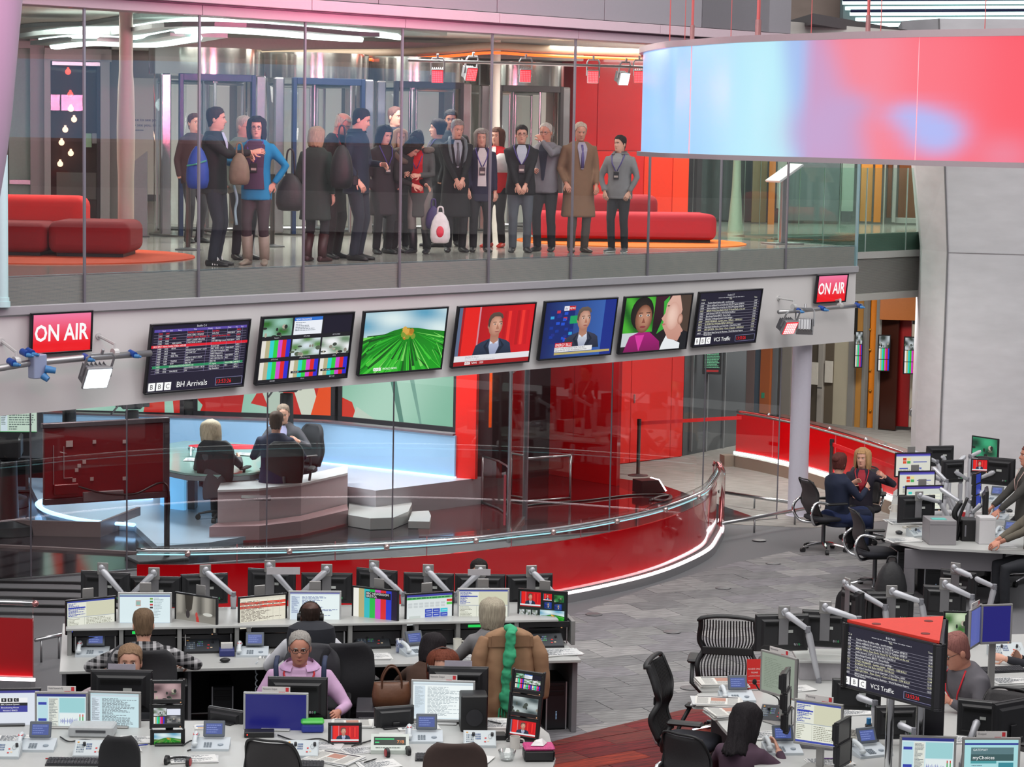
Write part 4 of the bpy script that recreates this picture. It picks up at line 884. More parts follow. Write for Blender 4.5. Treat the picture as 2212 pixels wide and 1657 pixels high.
# red end panels, dark opening, glass doors, red core wall below
def upright(name, x0, x1, Y0, Y1, z0, z1, mat, parent=None, t=.08):
    a, c = atY(x0, 900, Y0), atY(x1, 900, Y1); b = B().strip([(a.x, a.y), (c.x, c.y)], t, z0, z1)
    return b.o(name, mat, parent) if parent is not None else struct(name, b, mat)
upright('wall_red_panel', 987, 1031, 34.75, 34.6, .42, 3.7, BRED); upright('wall_grey_panel', 1032, 1064, 34.9, 34.9, .42, 3.7, M('#5d474c', .4))
upright('wall_orange_strip', 1056, 1062, 34.7, 34.7, 1.2, 3.7, M('#e8500c', .4, emit=.2))
upright('wall_dark_back', 1060, 1185, 38.3, 38.3, 0, 3.7, M('#171416', .3))
dr = upright('wall_dark_red', 1172, 1338, 38.2, 36.9, 0, 3.7, M('#a0060c', .22, noise=.04, coat=.4))
for i, (x0, x1, d0, d1_) in enumerate(((1173, 1240, 38.13, 37.6), (1241, 1336, 37.58, 36.84))): upright('wall_panel', x0, x1, d0 - .04, d1_ - .04, .02, 3.7, M('#ae0a10', .2, noise=.04, coat=.4), dr, .03)
rc = wallrun('wall_core_lower', (1.78, 39.3), (3.0, 40.45), 0, 3.72, .3, RED)
L_ = hypot(1.22, 1.15)
for u0, u1, z0, z1 in ((0, .34, .02, 3.7), (.345, 1.36, .02, 2.42), (.345, 1.36, 2.43, 3.7), (1.365, L_, .02, 3.7)): B().box(u0 + .003, u1 - .003, -.03, 0, z0, z1, .004).o('wall_panel', M('#e61c10', .35, noise=.02, coat=.2), rc)
B().box(.40, .42, -.06, -.03, 1.05, 1.2, .003).o('handle', STEEL, rc)
# screens glowing faintly in the dark racks, the tall glass door and balustrades
def rack(label, px, base, n):
    p = at(px, base, .0); t = T('equipment_rack', label, 'rack', p, .1); B().box(-.3, .3, 0, .5, 0, 1.9, .01).o('cabinet', BLACK, t)
    for k in range(n): u = B().box(-.27, .27, -.015, 0, .3 + k * .16, .43 + k * .16, .004).o('rack_unit', M('#2b2b30', .4, .3), t); B().box(.1, .22, -.02, -.015, .34 + k * .16, .36 + k * .16).o('indicator', M('#30ff50', .4, noise=0, emit=1.2), u)
rack('dark equipment rack behind the tall glass door', 1085, 1015, 9); rack('dark equipment rack beside the red panels with green lights', 1150, 1018, 8)
def frame_panel(name, label, pts, z0, z1, cat, rail=.015, top=True):
    t = T(name, label, cat); B().strip(pts, .012, z0 + .03, z1 - .02).o('glass', GLASS, t, 40)
    B().tube([(*p, z1) for p in pts], rail, 8).o('top_rail', STEEL, t, True); B().tube([(*p, z0 + .02) for p in pts], rail, 8).o('bottom_rail', STEEL, t, True)
    for p in (pts[0], pts[-1]): B().cyl((*p, z0), (*p, z1), rail, n=8).o('post', STEEL, t, True)
    return t
g_ = [tuple(at(x, y, .02).xy) for x, y in ((1041, 1088), (1075, 1100), (1093, 1112), (1100, 1122))]
frame_panel('glass_balustrade', 'curved glass balustrade left of the tall glass door', g_, .02, .75, 'balustrade')
g_ = [tuple(at(x, y, .02).xy) for x, y in ((1136, 1086), (1231, 1078))]
frame_panel('glass_balustrade', 'flat framed glass balustrade right of the tall glass door', g_, .02, .7, 'balustrade', .018)
p = at(1098, 1172, 0); p2 = at(1132, 1125, 0); d2 = bpy.data.objects.new('door_2', None); COL.objects.link(d2); d2['kind'] = 'structure'
B().strip([(p.x, p.y), (p2.x, p2.y)], .02, .05, 2.35).o('glass_leaf', GLASSG, d2)
B().cyl((p2.x, p2.y, 0), (p2.x, p2.y, 2.4), .05, n=10).o('frame_post', M('#8a8890', .3, .6), d2); B().cyl((p.x, p.y, 0), (p.x, p.y, 2.4), .02, n=8).o('frame_post', STEEL, d2); B().strip([(p.x, p.y), (p2.x, p2.y)], .06, 2.35, 2.43).o('header', STEEL, d2); B().strip([(p.x, p.y), (p2.x, p2.y)], .05, 0.02, .07).o('bottom_rail', STEEL, d2)
B().cyl((p.x - .06, p.y - .05, .25), (p.x - .06, p.y - .05, .95), .018, n=10).o('red_handle', M('#c8606a', .3, .5), d2)
# ---- low curved counter in front of the presenters
def cz(pts, z): return [tuple(at(x, y, z).xy) for x, y in pts]
t = T('studio_counter', 'pale curved studio counter behind the glass, in front of the presenters', 'counter')
f_ = cz([(470, 1150), (560, 1146), (650, 1134), (750, 1108)], .1); bk = [(x - .05, y + .75) for x, y in f_]
body = M('#b3a4a6', .45, noise=.03)
B().prism(f_ + bk[::-1], .1, .66).o('body', body, t); B().prism([(x, y - .03) for x, y in f_] + [(x, y + .03) for x, y in bk[::-1]], .66, .69).o('worktop', M('#c5c6c6', .3, noise=.02), t)
f2 = cz([(452, 1168), (560, 1166), (650, 1155), (752, 1130)], .05); B().prism([(x, y) for x, y in f2] + [(x, y - .05) for x, y in f_[::-1]], .05, .24).o('plinth', M('#99797b', .4, noise=.03), t)
B().strip([(x, y - .02) for x, y in f2], .02, .0, .05).o('toe_kick', M('#7a0810', .3), t)
q = at(553, 1078, .69); tag(B().box(-.2, .2, -.13, .13, 0, .03, .006).o('closed_laptop', M('#4a3a3e', .3), None, False, (q.x, q.y, .69), .1), 'dark closed laptop lying on the pale studio counter', 'laptop')
st2 = T('stage_step', 'two pale curved steps right of the studio counter', 'step')
g1 = cz([(752, 1112), (800, 1120), (850, 1118), (882, 1105), (890, 1088), (884, 1072), (755, 1074)], .18); B().prism(g1, .02, .18).o('large_step', M('#b0b2b0', .35, noise=.02), st2)
g1 = cz([(882, 1126), (928, 1127), (931, 1114), (926, 1103), (890, 1105)], .12); B().prism(g1, .02, .12).o('small_step', M('#b0b2b0', .35, noise=.02), st2)
# ---- presenters' desk
t = T('presenter_desk', 'studio desk with a green glass top and a glowing blue front', 'desk')
top = cz([(352, 1012), (400, 1022), (470, 1026), (540, 1022), (640, 1008), (655, 992), (600, 968), (500, 955), (400, 952), (352, 960)], .80)
B().prism(top, .77, .80).o('glass_top', M('#86a69e', .12, noise=.03), t); B().prism([(x, y) for x, y in top], .70, .765).o('top_frame', M('#7f878a', .3, .4), t)
fr = [tuple(at(x, y, .1).xy) for x, y in ((350, 1090), (372, 1099), (400, 1102))]; B().strip(fr, .06, .1, .69).o('glowing_front', M('#6fb8ea', .4, noise=.0, emit=.75), t, 40)
q = at(415, 1100, .1); B().box(q.x - .06, q.x + .04, q.y - .03, q.y + .3, .1, .7).o('end_panel', M('#50565a', .3, .5), t); q = at(545, 1085, .1); B().box(q.x - .05, q.x + .05, q.y, q.y + .3, .1, .7).o('pedestal', M('#9cc8e4', .3), t); q = at(640, 1055, .1); B().box(q.x - .08, q.x + .08, q.y, q.y + .2, .1, .9).o('side_pedestal', M('#9a9a9e', .4), t)
q = at(495, 965, .80); rp = [(q.x + .62 * cos(a) , q.y + .28 * sin(a)) for a in [k * pi / 12 for k in range(24)]]; tag(B().prism(rp, .801, .806).o('desk_inlay', M('#d8141c', .3), None), 'red oval sheet lying on the glass desk top', 'sheet')
def sheet(px, py, z, w, d, rz, label, h='#e6e6e4', cat='paper', group=None, n=1):
    q = at(px, py, z); t = T('paper_sheet' if n == 1 else 'paper_pile', label, cat, (q.x, q.y, z + .001), rz, group)
    for k in range(n):
        s = B().box(-w / 2, w / 2, -d / 2, d / 2, 0, .002 if n == 1 else .004).o('sheet', M(h, .7, noise=.02), t); s.location.z = k * .0042; s.rotation_euler.z = (k % 3 - 1) * .12
    P = Pic(w * .86, d * .86); P.lines(.02, .02, .98, .98, 14, '#8a8f98', .5, int(px) % 97); o = P.o('print', t, PRINT, (-w * .43, -d * .43, .0028 if n == 1 else .0042 * n + .001), (-pi / 2, 0, 0)); return t
sheet(430, 993, .81, .42, .28, .1, 'white papers at the left end of the studio desk'); sheet(535, 982, .81, .3, .22, -.2, 'white papers between the two presenters', n=3)
def tumbler(name, label, px, py, z, r, h, m, cat='glass'): q = at(px, py, z); return tag(B().lathe([(r * .8, 0), (r, h), (r * .93, h), (r * .74, .01)], 16).o(name, m, None, True, (q.x, q.y, z)), label, cat)
tumbler('water_glass', 'water glass on the studio desk beside the papers', 413, 985, .81, .05, .13, glass('tumbler_glass', (.85, .9, .9), 1.5, 0, .12))
# ---- the back of a big display on its stand
q0, q1 = at(67, 1080, 1.0), atY(352, 1080, 29.2)
a = Vector(gl(67)) + Vector((.05, .55)); c = Vector(gl(352)) + Vector((-.0, .55)); z0 = atY(67, 1078, a.y).z; z1 = atY(67, 925, a.y).z; w = (c - a).length
t = T('display_back', 'back of a large display with a dark red rear shell on a stand', 'display', (a.x, a.y, 0), atan2(c.y - a.y, c.x - a.x))
B().box(0, w, 0, .06, z0, z1, .01).o('rear_shell', M('#86101a', .4, noise=.06, coat=.2), t)
b = B(); b.box(-.02, w, -.015, .07, z1, z1 + .06, .005).box(w - .09, w, -.015, .07, z0, z1, .005).box(0, w, -.015, .07, z0 - .08, z0, .005); b.o('rear_frame', M('#54474c', .35, .2), t)
B().box(w * .30, w * .62, -.05, 0, z0 - .06, z0 + .06, .006).o('connector_cover', M('#8a7a7c', .4), t); B().box(w * .07, w * .26, -.05, 0, z0 + .05, z0 + .18, .006).o('power_box', M('#7c1016', .3), t)
b = B(); b.box(w * .07, w * .075, -.012, 0, z0 + .18, z0 + .68).box(w * .15, w * .155, -.012, 0, z0 + .25, z0 + .66).box(w * .15, w * .22, -.012, 0, z0 + .25, z0 + .258); b.o('raised_ribs', M('#b08a8c', .4), t)
for i, (u, v) in enumerate(((.17, .72), (.38, .75), (.62, .73), (.36, .22), (.62, .2), (.24, .36), (.26, .42), (.3, .47), (.22, .22))): B().box(w * u, w * u + (.09 if i == 0 else .045), -.008, 0, z0 + (z1 - z0) * v, z0 + (z1 - z0) * v + (.08 if i == 0 else .045)).o('label_sticker', M('#c9a9a6', .6), t)
b = B(); b.tube(spline([(w * .24, -.03, z0 + .15), (w * .45, -.06, z0 + .04), (w * .7, -.06, z0 + .0), (w * .97, -.04, z0 + .08), (w * .97, -.04, .1)], 8), .014, 6); b.o('cable', BLACK, t, True)
B().box(w - .05, w + .01, .0, .06, .0, z0, .006).o('stand_post', M('#3a2a2e', .35, .3), t); B().box(w - .5, w + .2, -.2, .3, .012, .05, .01).o('stand_base', DKGREY, t)
# ---- studio cameras and autocue
def studio_camera(label, px, base, h, mon, scr=None, z=.1, s=1., man=True):
    p = at(px, base, z); t = T('studio_camera', label, 'camera', p, .15)
    k = M('#1a1a1d', .4, noise=.1)
    B().lathe([(.38 * s, 0), (.36 * s, .12), (.12 * s, .2), (.1 * s, h - .35)], 18).o('pedestal', k, t, 40); B().box(-.16 * s, .16 * s, -.3, .35, h - .3, h, .03).o('camera_body', k, t); B().cyl((0, .35, h - .15), (0, .62, h - .15), .09, .11, 16).o('lens', M('#0c0c0e', .2), t, 40)
    B().tube([(-.16, -.2, h - .2), (-.3, -.45, h - .35)], .015, 6).o('pan_handle', k, t); b = B(); b.box(-.26, .26, .45, .5, h - .35, h + .15, .01); b.o('prompter_hood', M('#202024', .5), t)
    for i, (x, y) in enumerate(((-.2, 0), (.2, 0))): B().sph((x, y, .07), (.05, .1, .07), 10, 6).o('wheel', M('#26262a', .5) if man else M('#8a1018', .4), t, True)
    if mon: m_ = B().box(mon[0] - .09, mon[0] + .09, -.36, -.33, h + mon[1] - .06, h + mon[1] + .06, .005).o('viewfinder', k, t); P = Pic(.16, .1); pic_newsred(P, .5); P.o('screen', m_, None, (mon[0] - .08, -.362, h + mon[1] - .05)); B().tube([(0, -.2, h - .05), (mon[0], -.34, h + mon[1])], .012, 6).o('viewfinder_arm', k, t)
    if scr: P = Pic(.3, .26, '#0a0a0c'); [P.text(l, .5, .72 - i * .2, .12, '#ffffff', .9, 0, .5) for i, l in enumerate(scr)]; P.o('prompter_screen', t, None, (-.15, -.34, h - .05))
studio_camera('robotic studio camera with a small viewfinder above the display back', 285, 1060, 1.58, (.32, .02)); studio_camera('studio camera partly behind the left video wall edge', 150, 1062, 1.65, (.1, -.02))
studio_camera('autocue camera facing us behind the two men at the desk', 618, 1010, 1.5, None, ('up in the next', 'few minutes', ''), .42)
studio_camera('dark robotic camera at the far left of the studio glass', 20, 1150, 1.35, None, None, .02, 1.1, False); studio_camera('second dark robotic camera at the left edge, behind', 0, 1092, 1.5, (.1, .1), None, .02, 1.1, False)
p = at(58, 1060, .02); t = T('equipment_trolley', 'grey equipment screen at the left edge of the studio', 'screen', p, 0); B().box(-.25, .25, 0, .05, .5, 1.35, .01).o('panel', M('#77787c', .4), t); B().box(-.02, .02, 0, .04, 0, .5).o('post', DKGREY, t); B().box(-.2, .2, -.15, .2, 0, .03).o('base', DKGREY, t)
p = at(40, 960, 1.3); q = atY(40, 935, 30.5); t = T('hanging_monitor', 'pale screen hanging at the top left of the studio', 'screen', (q.x, q.y, q.z), .1); B().box(-.25, .25, 0, .04, 0, .33, .005).o('case', DKGREY, t); P = Pic(.48, .31); pic_doc(P, '#c8dccc', '#3a9a5a', '#6a7a74', 4, 8); P.o('screen', t, None, (-.24, -.002, .01)); B().cyl((0, .02, .33), (0, .02, 2.2), .015).o('drop_pole', DKGREY, t)
# floor spot light with its cable, stanchion and red belt to the ramp
p = at(1405, 1062, .02); t = T('floor_uplighter', 'black floor lamp with a lit white face beside the red wall', 'lamp', p, .5)
b = B(); b.loft([[(-.25, -.14, 0), (.2, -.14, 0), (.2, .14, 0), (-.25, .14, 0)], [(-.25, -.14, .2), (.06, -.14, .2), (.06, .14, .2), (-.25, .14, .2)]]); b.o('housing', BLACK, t)
b = B(); b.loft([[(.205, -.13, .01), (.065, -.13, .2), (.065, .13, .2), (.205, .13, .01)], [(.225, -.13, .02), (.085, -.13, .21), (.085, .13, .21), (.225, .13, .02)]]); b.o('lit_face', M('#ffe8f0', .3, noise=0, emit=3), t)
tag(B().tube(spline([tuple(at(x, y, .03)) for x, y in ((1130, 1108), (1140, 1092), (1260, 1082), (1360, 1070), (1440, 1068))], 6), .018, 6).o('floor_cable', BLACK, None, True), 'black cable running along the gloss floor to the floor lamp', 'cable')
tag(B().tube(spline([tuple(at(x, y, .03)) for x, y in ((1405, 1082), (1425, 1074), (1448, 1072), (1440, 1082), (1410, 1080))], 6), .03, 6).o('cable_coil', BLACK, None, True), 'coiled black cable beside the floor lamp', 'cable')
stanchion('grey belt post with a cyan head before the red wall', at(1378, 1028, 0), .95)
tp = [tuple(at(x, y, 0.).xy) for x, y in ((1378, 1028),)]; e2 = atY(1602, 902, 37.9)
tag(B().strip([(tp[0][0], tp[0][1]), (e2.x, e2.y)], .004, [.85, e2.z - .03], [.91, e2.z + .03]).o('belt_tape', M('#e0141c', .5), None), 'red belt tape stretched from the grey post to the ramp', 'tape')
# ================================================================== curved red counter, ramp, ring display, right background
RAILPX = [(296, 1187), (405, 1187.5), (512, 1185), (623, 1183), (724, 1179), (831, 1174), (922, 1168.5), (1021, 1160.5), (1105, 1151), (1187, 1142), (1255, 1132), (1323, 1119.5), (1378, 1108), (1427, 1095), (1465, 1082), (1499, 1068), (1522, 1055)]
ZR = .91
rp = [at(x, y, ZR) for x, y in RAILPX] + [Vector((2.75, 31.5, ZR)), Vector((2.92, 32.5, ZR)), Vector((2.93, 33.1, ZR))]
path = [p.xy for p in rp]
cnt = T('curved_counter', 'long curved counter of glossy red glass panels with a steel rail', 'counter')
fine = [tuple(p.xy) for p in spline([tuple(p) for p in rp], 5)]
def offs(P, d):
    out = []
    for i, p in enumerate(P):
        a, b_ = P[max(i - 1, 0)], P[min(i + 1, len(P) - 1)]; dx, dy = b_[0] - a[0], b_[1] - a[1]; l = hypot(dx, dy); out.append((p[0] + dy / l * d, p[1] - dx / l * d))
    return out
REDG = M('#b4000c', .12, noise=.05, scale=2, coat=.8)
cuts = [0, 2, 4, 6, 8, 10, 12, 15, 17, 19]
for a, c in zip(cuts, cuts[1:]):
    seg = fine[a * 5:c * 5 + 1]
    B().strip(seg, .03, .13, .74).o('red_panel', REDG, cnt, 40); B().strip(offs(seg, .005), .012, .745, .98).o('glass_strip', GLASS, cnt, 40)
    s_ = seg[-1]; B().cyl((s_[0], s_[1], .13), (s_[0], s_[1], .96), .006, n=5).o('panel_joint', M('#c87078', .3, .3, 0), cnt)
B().strip(offs(fine, .06), .16, 0, .105).o('plinth', M('#8d8c8f', .25, .4, .03), cnt, 40)
B().strip(offs(fine, .10), .02, .106, .13).o('light_strip', M('#ffeef2', .4, noise=0, emit=5), cnt, 40)
B().tube([(x, y, ZR) for x, y in offs(fine, .05)], .024, 10).o('steel_rail', CHROME, cnt, True)
B().tube([(x, y, ZR - .05) for x, y in offs(fine, .03)], .008, 6).o('cyan_edge', M('#a8e8f0', .3, noise=0, emit=.8), cnt, True)
for i in (1, 3, 5, 7, 9, 11, 13, 15): x, y = offs(fine, .07)[i * 5]; B().sph((x, y, ZR - .03), .036, 10, 8).o('rail_knob', M('#c8b0ac', .2, .8, 0), cnt, True)
e_ = fine[-1]; B().tube(spline([(e_[0], e_[1], ZR), (e_[0] + .06, e_[1] - .1, ZR + .04), (e_[0] + .1, e_[1] - .5, ZR - .1), (e_[0] + .05, e_[1] - .9, .55), (e_[0] + .02, e_[1] - 1.1, .2)], 5), .022, 8).o('end_rail', M('#b06a6c', .2, .8, 0), cnt, True)
B().strip([(e_[0] + .09, e_[1] - .1), (e_[0] + .06, e_[1] - 1.2)], .012, .1, 1.0).o('end_glass', GLASS, cnt)
c2 = T('red_counter', 'short red glass counter at the left edge behind the desks', 'counter')
q = at(72, 1490, 0); sg_ = [(-7.5, 22.2), (-6.2, 22.75), (q.x, q.y)]
B().strip(sg_, .04, .13, .72).o('red_panel', REDG, c2); B().strip(sg_, .012, .73, .93).o('glass_strip', GLASS, c2); B().strip(sg_, .14, 0, .1).o('plinth', M('#8d8c8f', .3, .4), c2); B().strip([(x + .03, y - .06) for x, y in sg_], .02, .1, .13).o('light_strip', M('#ffeef2', .4, noise=0, emit=4), c2)
B().tube([(x + .02, y - .03, .88) for x, y in sg_], .022, 8).o('steel_rail', CHROME, c2, True); B().sph((q.x + .03, q.y - .03, .88), .034, 10, 8).o('rail_end', M('#c88a8a', .2, .8, 0), c2, True)
t = T('low_handrail', 'short low steel rail beside the left red counter', 'rail'); p, q = at(76, 1383, .25), at(140, 1370, .25); B().cyl(p, q, .02, n=8).o('rail', STEEL, t, True)
for u in (.2, .8): s_ = p.lerp(q, u); B().cyl((s_.x, s_.y, 0), (s_.x, s_.y, .25), .012, n=6).o('post', GREYMET, t, True)
# ramp wall
rr_ = [at(x, y, .95) for x, y in ((1593, 888), (1660, 899), (1745, 917), (1840, 943), (1930, 972), (2000, 996))]; rf = [tuple(p.xy) for p in spline([tuple(p) for p in rr_], 6)]
rmp = T('ramp_wall', 'long red glass ramp wall with a steel rail beyond the steel column', 'wall')
for a, c in ((0, 7), (7, 12), (12, 16), (16, 20), (20, 25), (25, 30)):
    B().strip(rf[a:c + 1], .03, .26, .90).o('red_panel', M('#cc000c', .2, noise=.03, coat=.5), rmp, 40); s_ = offs(rf, .02)[c]; B().cyl((*s_, .26), (*s_, .9), .006, n=5).o('panel_joint', M('#e07078', .4), rmp)
B().strip(offs(rf, .05), .03, .21, .255).o('light_strip', M('#dffaff', .4, noise=0, emit=4), rmp, 40)
B().strip([(rf[0][0] - .25, rf[0][1] - .1)] + offs(rf, .04), .2, 0, .2).o('plinth', M('#8f7f70', .5, noise=.04), rmp)
B().tube([(x, y, .95) for x, y in rf], .03, 8).o('steel_rail', CHROME, rmp, True); B().strip(rf[8:], .012, .93, 1.03).o('glass_edge', GLASS, rmp, 40)
for i in (6, 15, 20): B().sph((*rf[i], .97), .035, 8, 6).o('rail_knob', STEEL, rmp, True)
for i, (a, c, z, lb) in enumerate((((1553, 1062), (1772, 1095), .18, 'low steel foot rail behind the steel column'), ((1552, 1132), (1762, 1094), .22, 'low steel foot rail in front of the steel column'))):
    t = T('foot_rail', lb, 'rail'); p, q = at(*a, z), at(*c, z); B().cyl(p, q, .026, n=10).o('rail', STEEL, t, True)
    for u in (.36, .78): s_ = p.lerp(q, u); B().cyl((s_.x, s_.y, 0), (s_.x, s_.y, z), .014, n=8).o('post', GREYMET, t, True)
for x, y in ((1640, 1167), (1670, 1217), (1562, 1270), (1283, 1327), (1452, 1365), (1490, 1486)):
    p = at(x, y, .012); b = B(); b.lathe([(.10, 0), (.095, .004), (.02, .004)], 24); b.o('floor_outlet', M('#6f6e70', .5, .3, .2, 120), fl, True, p)
stanchion('grey belt post behind the seated woman in navy', at(1793, 1078, 0), .95)
p = at(1793, 1078, 0); q = atY(1960, 985, 33.0); tag(B().strip([(p.x, p.y), (q.x, q.y)], .004, .84, .9).o('belt_tape', M('#f01020', .5), None), 'red belt tape behind the blonde woman at the ramp', 'tape')
# ---- ring display
ZT, ZB = 6.47, 5.45
fp_ = [(1391, 115), (1440, 104), (1495, 99.6), (1579, 93.6), (1659, 90), (1766, 86.8), (1875, 83.6), (1987, 80.8), (2100, 79), (2212, 77.7), (2340, 77)]
rg = [at(x, y, ZT) for x, y in fp_]
loop = [Vector((4.2, 28.6, ZT)), Vector((2.4, 27.2, ZT)), Vector((1.5, 25.3, ZT))] + rg + [Vector((6.3, 18.6, ZT)), Vector((7.6, 20.3, ZT)), Vector((8.2, 23.5, ZT)), Vector((7.2, 27.2, ZT)), Vector((4.2, 28.6, ZT))]
pxs = [1300, 1340, 1380] + [p[0] for p in fp_] + [2500, 2700, 2900, 3100, 3300]
sp = spline([(*p.xy, x * .001) for p, x in zip(loop, pxs)], 8)
ring = T('ring_display', 'huge hanging ring display glowing pale blue then pink red', 'display')
def ringcol(px, v):
    def mixc(a, b, t): t = max(0, min(1, t)); t = t * t * (3 - 2 * t); return tuple(x + (y - x) * t for x, y in zip(a, b))
    c = mixc(lin('#8ec6ff'), lin('#a8d8ff'), (px - 1385) / 60); c = mixc(c, lin('#c0f2ff'), (px - 1480) / 170); c = mixc(c, lin('#a9c4f4'), (px - 1690 + 30 * v) / 60)
    c = mixc(c, lin('#cf9fcb'), (px - 1725) / 40); c = mixc(c, lin('#fb8a9c'), (px - 1745 - 90 * (1 - v)) / 90); c = mixc(c, lin('#ff7484'), (px - 1880) / 130); c = mixc(c, lin('#ff5c6c'), (px - 2000) / 220)
    def g(x0, y0, sx, sy): return exp(-((px - x0) / sx) ** 2 - ((v - y0) / sy) ** 2)
    c = mixc(c, lin('#b4bcf8'), 1.0 * g(2030, .22, 75, .2) + .55 * g(1960, .38, 60, .12)); c = mixc(c, lin('#c8a6d4'), .8 * g(1780, .2, 90, .3) + .5 * g(1850, .45, 60, .14)); c = mixc(c, lin('#f08aa4'), .7 * g(2180, .05, 80, .2)); c = mixc(c, lin('#8fb4f2'), .5 * g(1440, .9, 18, .8))
    return c
RINGM = colmat('ring_picture', .95, .2)
for nm, a, c in (('screen_panel', 0, 16), ('screen_panel', 16, 40), ('screen_panel', 40, 80), ('screen_panel', 80, len(sp) - 1)):
    b = B(); NV = 14; seg = sp[a:c + 1]; n = NV + 1
    for p in seg:
        for j in range(n): b.v.append((p.x, p.y, ZB + (ZT - ZB) * j / NV)); b.c.append(ringcol(p.z * 1000, j / NV))
    for i in range(len(seg) - 1):
        for j in range(NV): b.f.append((i * n + j, (i + 1) * n + j, (i + 1) * n + j + 1, i * n + j + 1)); b.mi.append(0)
    b.o(nm, RINGM, ring, True)
loop2 = [(p.x, p.y) for p in sp]
B().strip(loop2, .09, ZT, ZT + .06).o('top_rim', M('#c5aeb4', .3, .5, .02), ring, 40); B().strip(loop2, .09, ZB - .045, ZB).o('bottom_rim', M('#b4a4aa', .3, .5, .02), ring, 40)
B().strip([( p[0] , p[1]) for p in offs(loop2, -.07)], .03, ZB, ZT).o('inner_skin', M('#8f6a70', .5), ring, 40)
for i, sx in ((40, 0), (80, 0)): x, y = offs(loop2, .004)[i]; B().cyl((x, y, ZB), (x, y, ZT), .004, n=5).o('panel_seam', M('#ff9aa4', .4, noise=0, emit=.6), ring)
for i, (px, y0, r) in enumerate(((1448, 86, .006), (1481, 84, .004), (1496, 84, .014), (1576, 80, .004), (1637, 76, .018), (1746, 70, .004), (1876, 66, .014), (1906, 65, .004), (2121, 60, .004))):
    best = min(sp[16:100], key=lambda p: abs(p.z * 1000 - px)); w_ = B().cyl((best.x, best.y + .02, ZT + .05), (best.x, best.y + .02, 11), r, n=6).o('hanging_rod' if r > .01 else 'hanging_wire', M('#e07070', .35, .4, .03), ring)
    if r > .01: B().cyl((best.x, best.y + .02, ZT + .06), (best.x, best.y + .02, ZT + .2), r * 1.5, n=8).o('turnbuckle', M('#c89090', .3, .6), w_)
# bank of strip lights high on the right, cables
t = T('roof_light_bank', 'bank of bright horizontal tubes at the top right above the ring', 'light')
for k in range(8):
    y = -30 + k * 12; x0 = 1818 + (0, 0, 0, 2, 8, 18, 30, 44)[k]; a, c = atY(x0, y, 43), atY(2300, y - 2, 43)
    B().cyl(a, c, .035, n=8).o('tube', M('#d8f6f4', .4, noise=0, emit=1.9), t, True)
    if k in (3, 5): B().cyl(a + Vector((0, -.06, .05)), c + Vector((0, -.06, .05)), .03, n=8).o('dark_slat', M('#1c2350', .4), t, True)
a, c = atY(1812, 62, 43.3), atY(2320, -60, 43.3); B().box(a.x, c.x, 43.15, 43.3, a.z, c.z, .05).o('housing', M('#596668', .5), t)
tag(B().tube(spline([tuple(atY(x, y, 33.9)) for x, y in ((1690, -20), (1686, 20), (1672, 50), (1650, 66))], 6), .03, 6).tube(spline([tuple(atY(x, y, 33.95)) for x, y in ((1672, -20), (1676, 30), (1664, 62))], 6), .02, 6).o('cable_bundle', BLACK, None, True), 'black cable bundle hanging above the ring display', 'cable')
# ---- lower background on the right
w6 = bpy.data.objects.new('window_6', None); COL.objects.link(w6); w6['kind'] = 'structure'
def lp(name, x0, x1, y0, y1, Y0, Y1, mat, t=.06, par=None):
    a, c = atY(x0, y1, Y0), atY(x1, y1, Y1); zb = max(0, a.z); l = hypot(c.x - a.x, c.y - a.y)
    return B().box(0, l, -t, 0, zb, atY(x0, y0, Y0).z, .004).o(name, mat, par or w6, False, (a.x, a.y, 0), atan2(c.y - a.y, c.x - a.x))
struct('wall_room_back', B().box(2.5, 9, 50.5, 50.7, 0, 3.72), M('#6a665f', .6))
lp('grey_glass', 1468, 1600, 740, 986, 40.6, 42.4, M('#4c4f52', .15, noise=.12, scale=1.5)); 
for x in (1487, 1519, 1556): lp('glass_joint', x, x + 2, 740, 975, 40.5 + (x - 1468) * .0136, 40.5 + (x - 1466) * .0136, M('#8c9092', .3, .4))
def bgscreen(label, x0, x1, y0, y1, Y, pic):
    a, c = atY(x0, y1, Y), atY(x1, y0, Y); t = T('room_screen', label, 'screen', (a.x, a.y, a.z), 0); w, h = c.x - a.x, c.z - a.z; B().box(-.02, w + .02, 0, .05, -.02, h + .02, .005).o('case', BLACK, t); P = Pic(w, h); pic(P); P.o('screen', t, None, (0, -.002, 0))
def pic_green(P): P.rect(0, 0, 1, 1, '#10181a'); P.lines(.05, .2, .95, .95, 12, '#7ac89a', .5, 3, .8); P.rect(.1, .05, .9, .13, '#a02020')
bgscreen('dark list screen with green text seen behind the glass right of the red wall', 1520, 1557, 752, 806, 40.9, pic_green)
for x0, x1, c, y0 in ((1558, 1580, '#6f7d8c', 740), (1580, 1612, '#8d9090', 740), (1612, 1630, '#a08480', 740), (1630, 1645, '#5f7488', 740), (1645, 1667, '#e8782c', 735), (1667, 1680, '#8f969c', 735), (1680, 1690, '#5f5c58', 735), (1690, 1712, '#a8a29a', 735), (1712, 1750, '#6b6256', 730), (1750, 1769, '#5d5448', 730), (1769, 1781, '#b1aca4', 730), (1781, 1800, '#6a5f50', 730), (1800, 1834, '#c0b9a3', 725), (1834, 1848, '#8f8d88', 722), (1848, 1864, '#c08a44', 640), (1864, 1872, '#8a8882', 640)):
    lp('door_panel' if x0 > 1700 else 'wall_strip', x0, x1 - .6, y0, 925, 47.6 - (x0 - 1558) * .008, 47.6 - (x1 - 1558) * .008, M(c, .4, noise=.05, scale=3), .1 if c in ('#a8a29a', '#b1aca4', '#8f8d88', '#8a8882', '#e8782c') else .05)
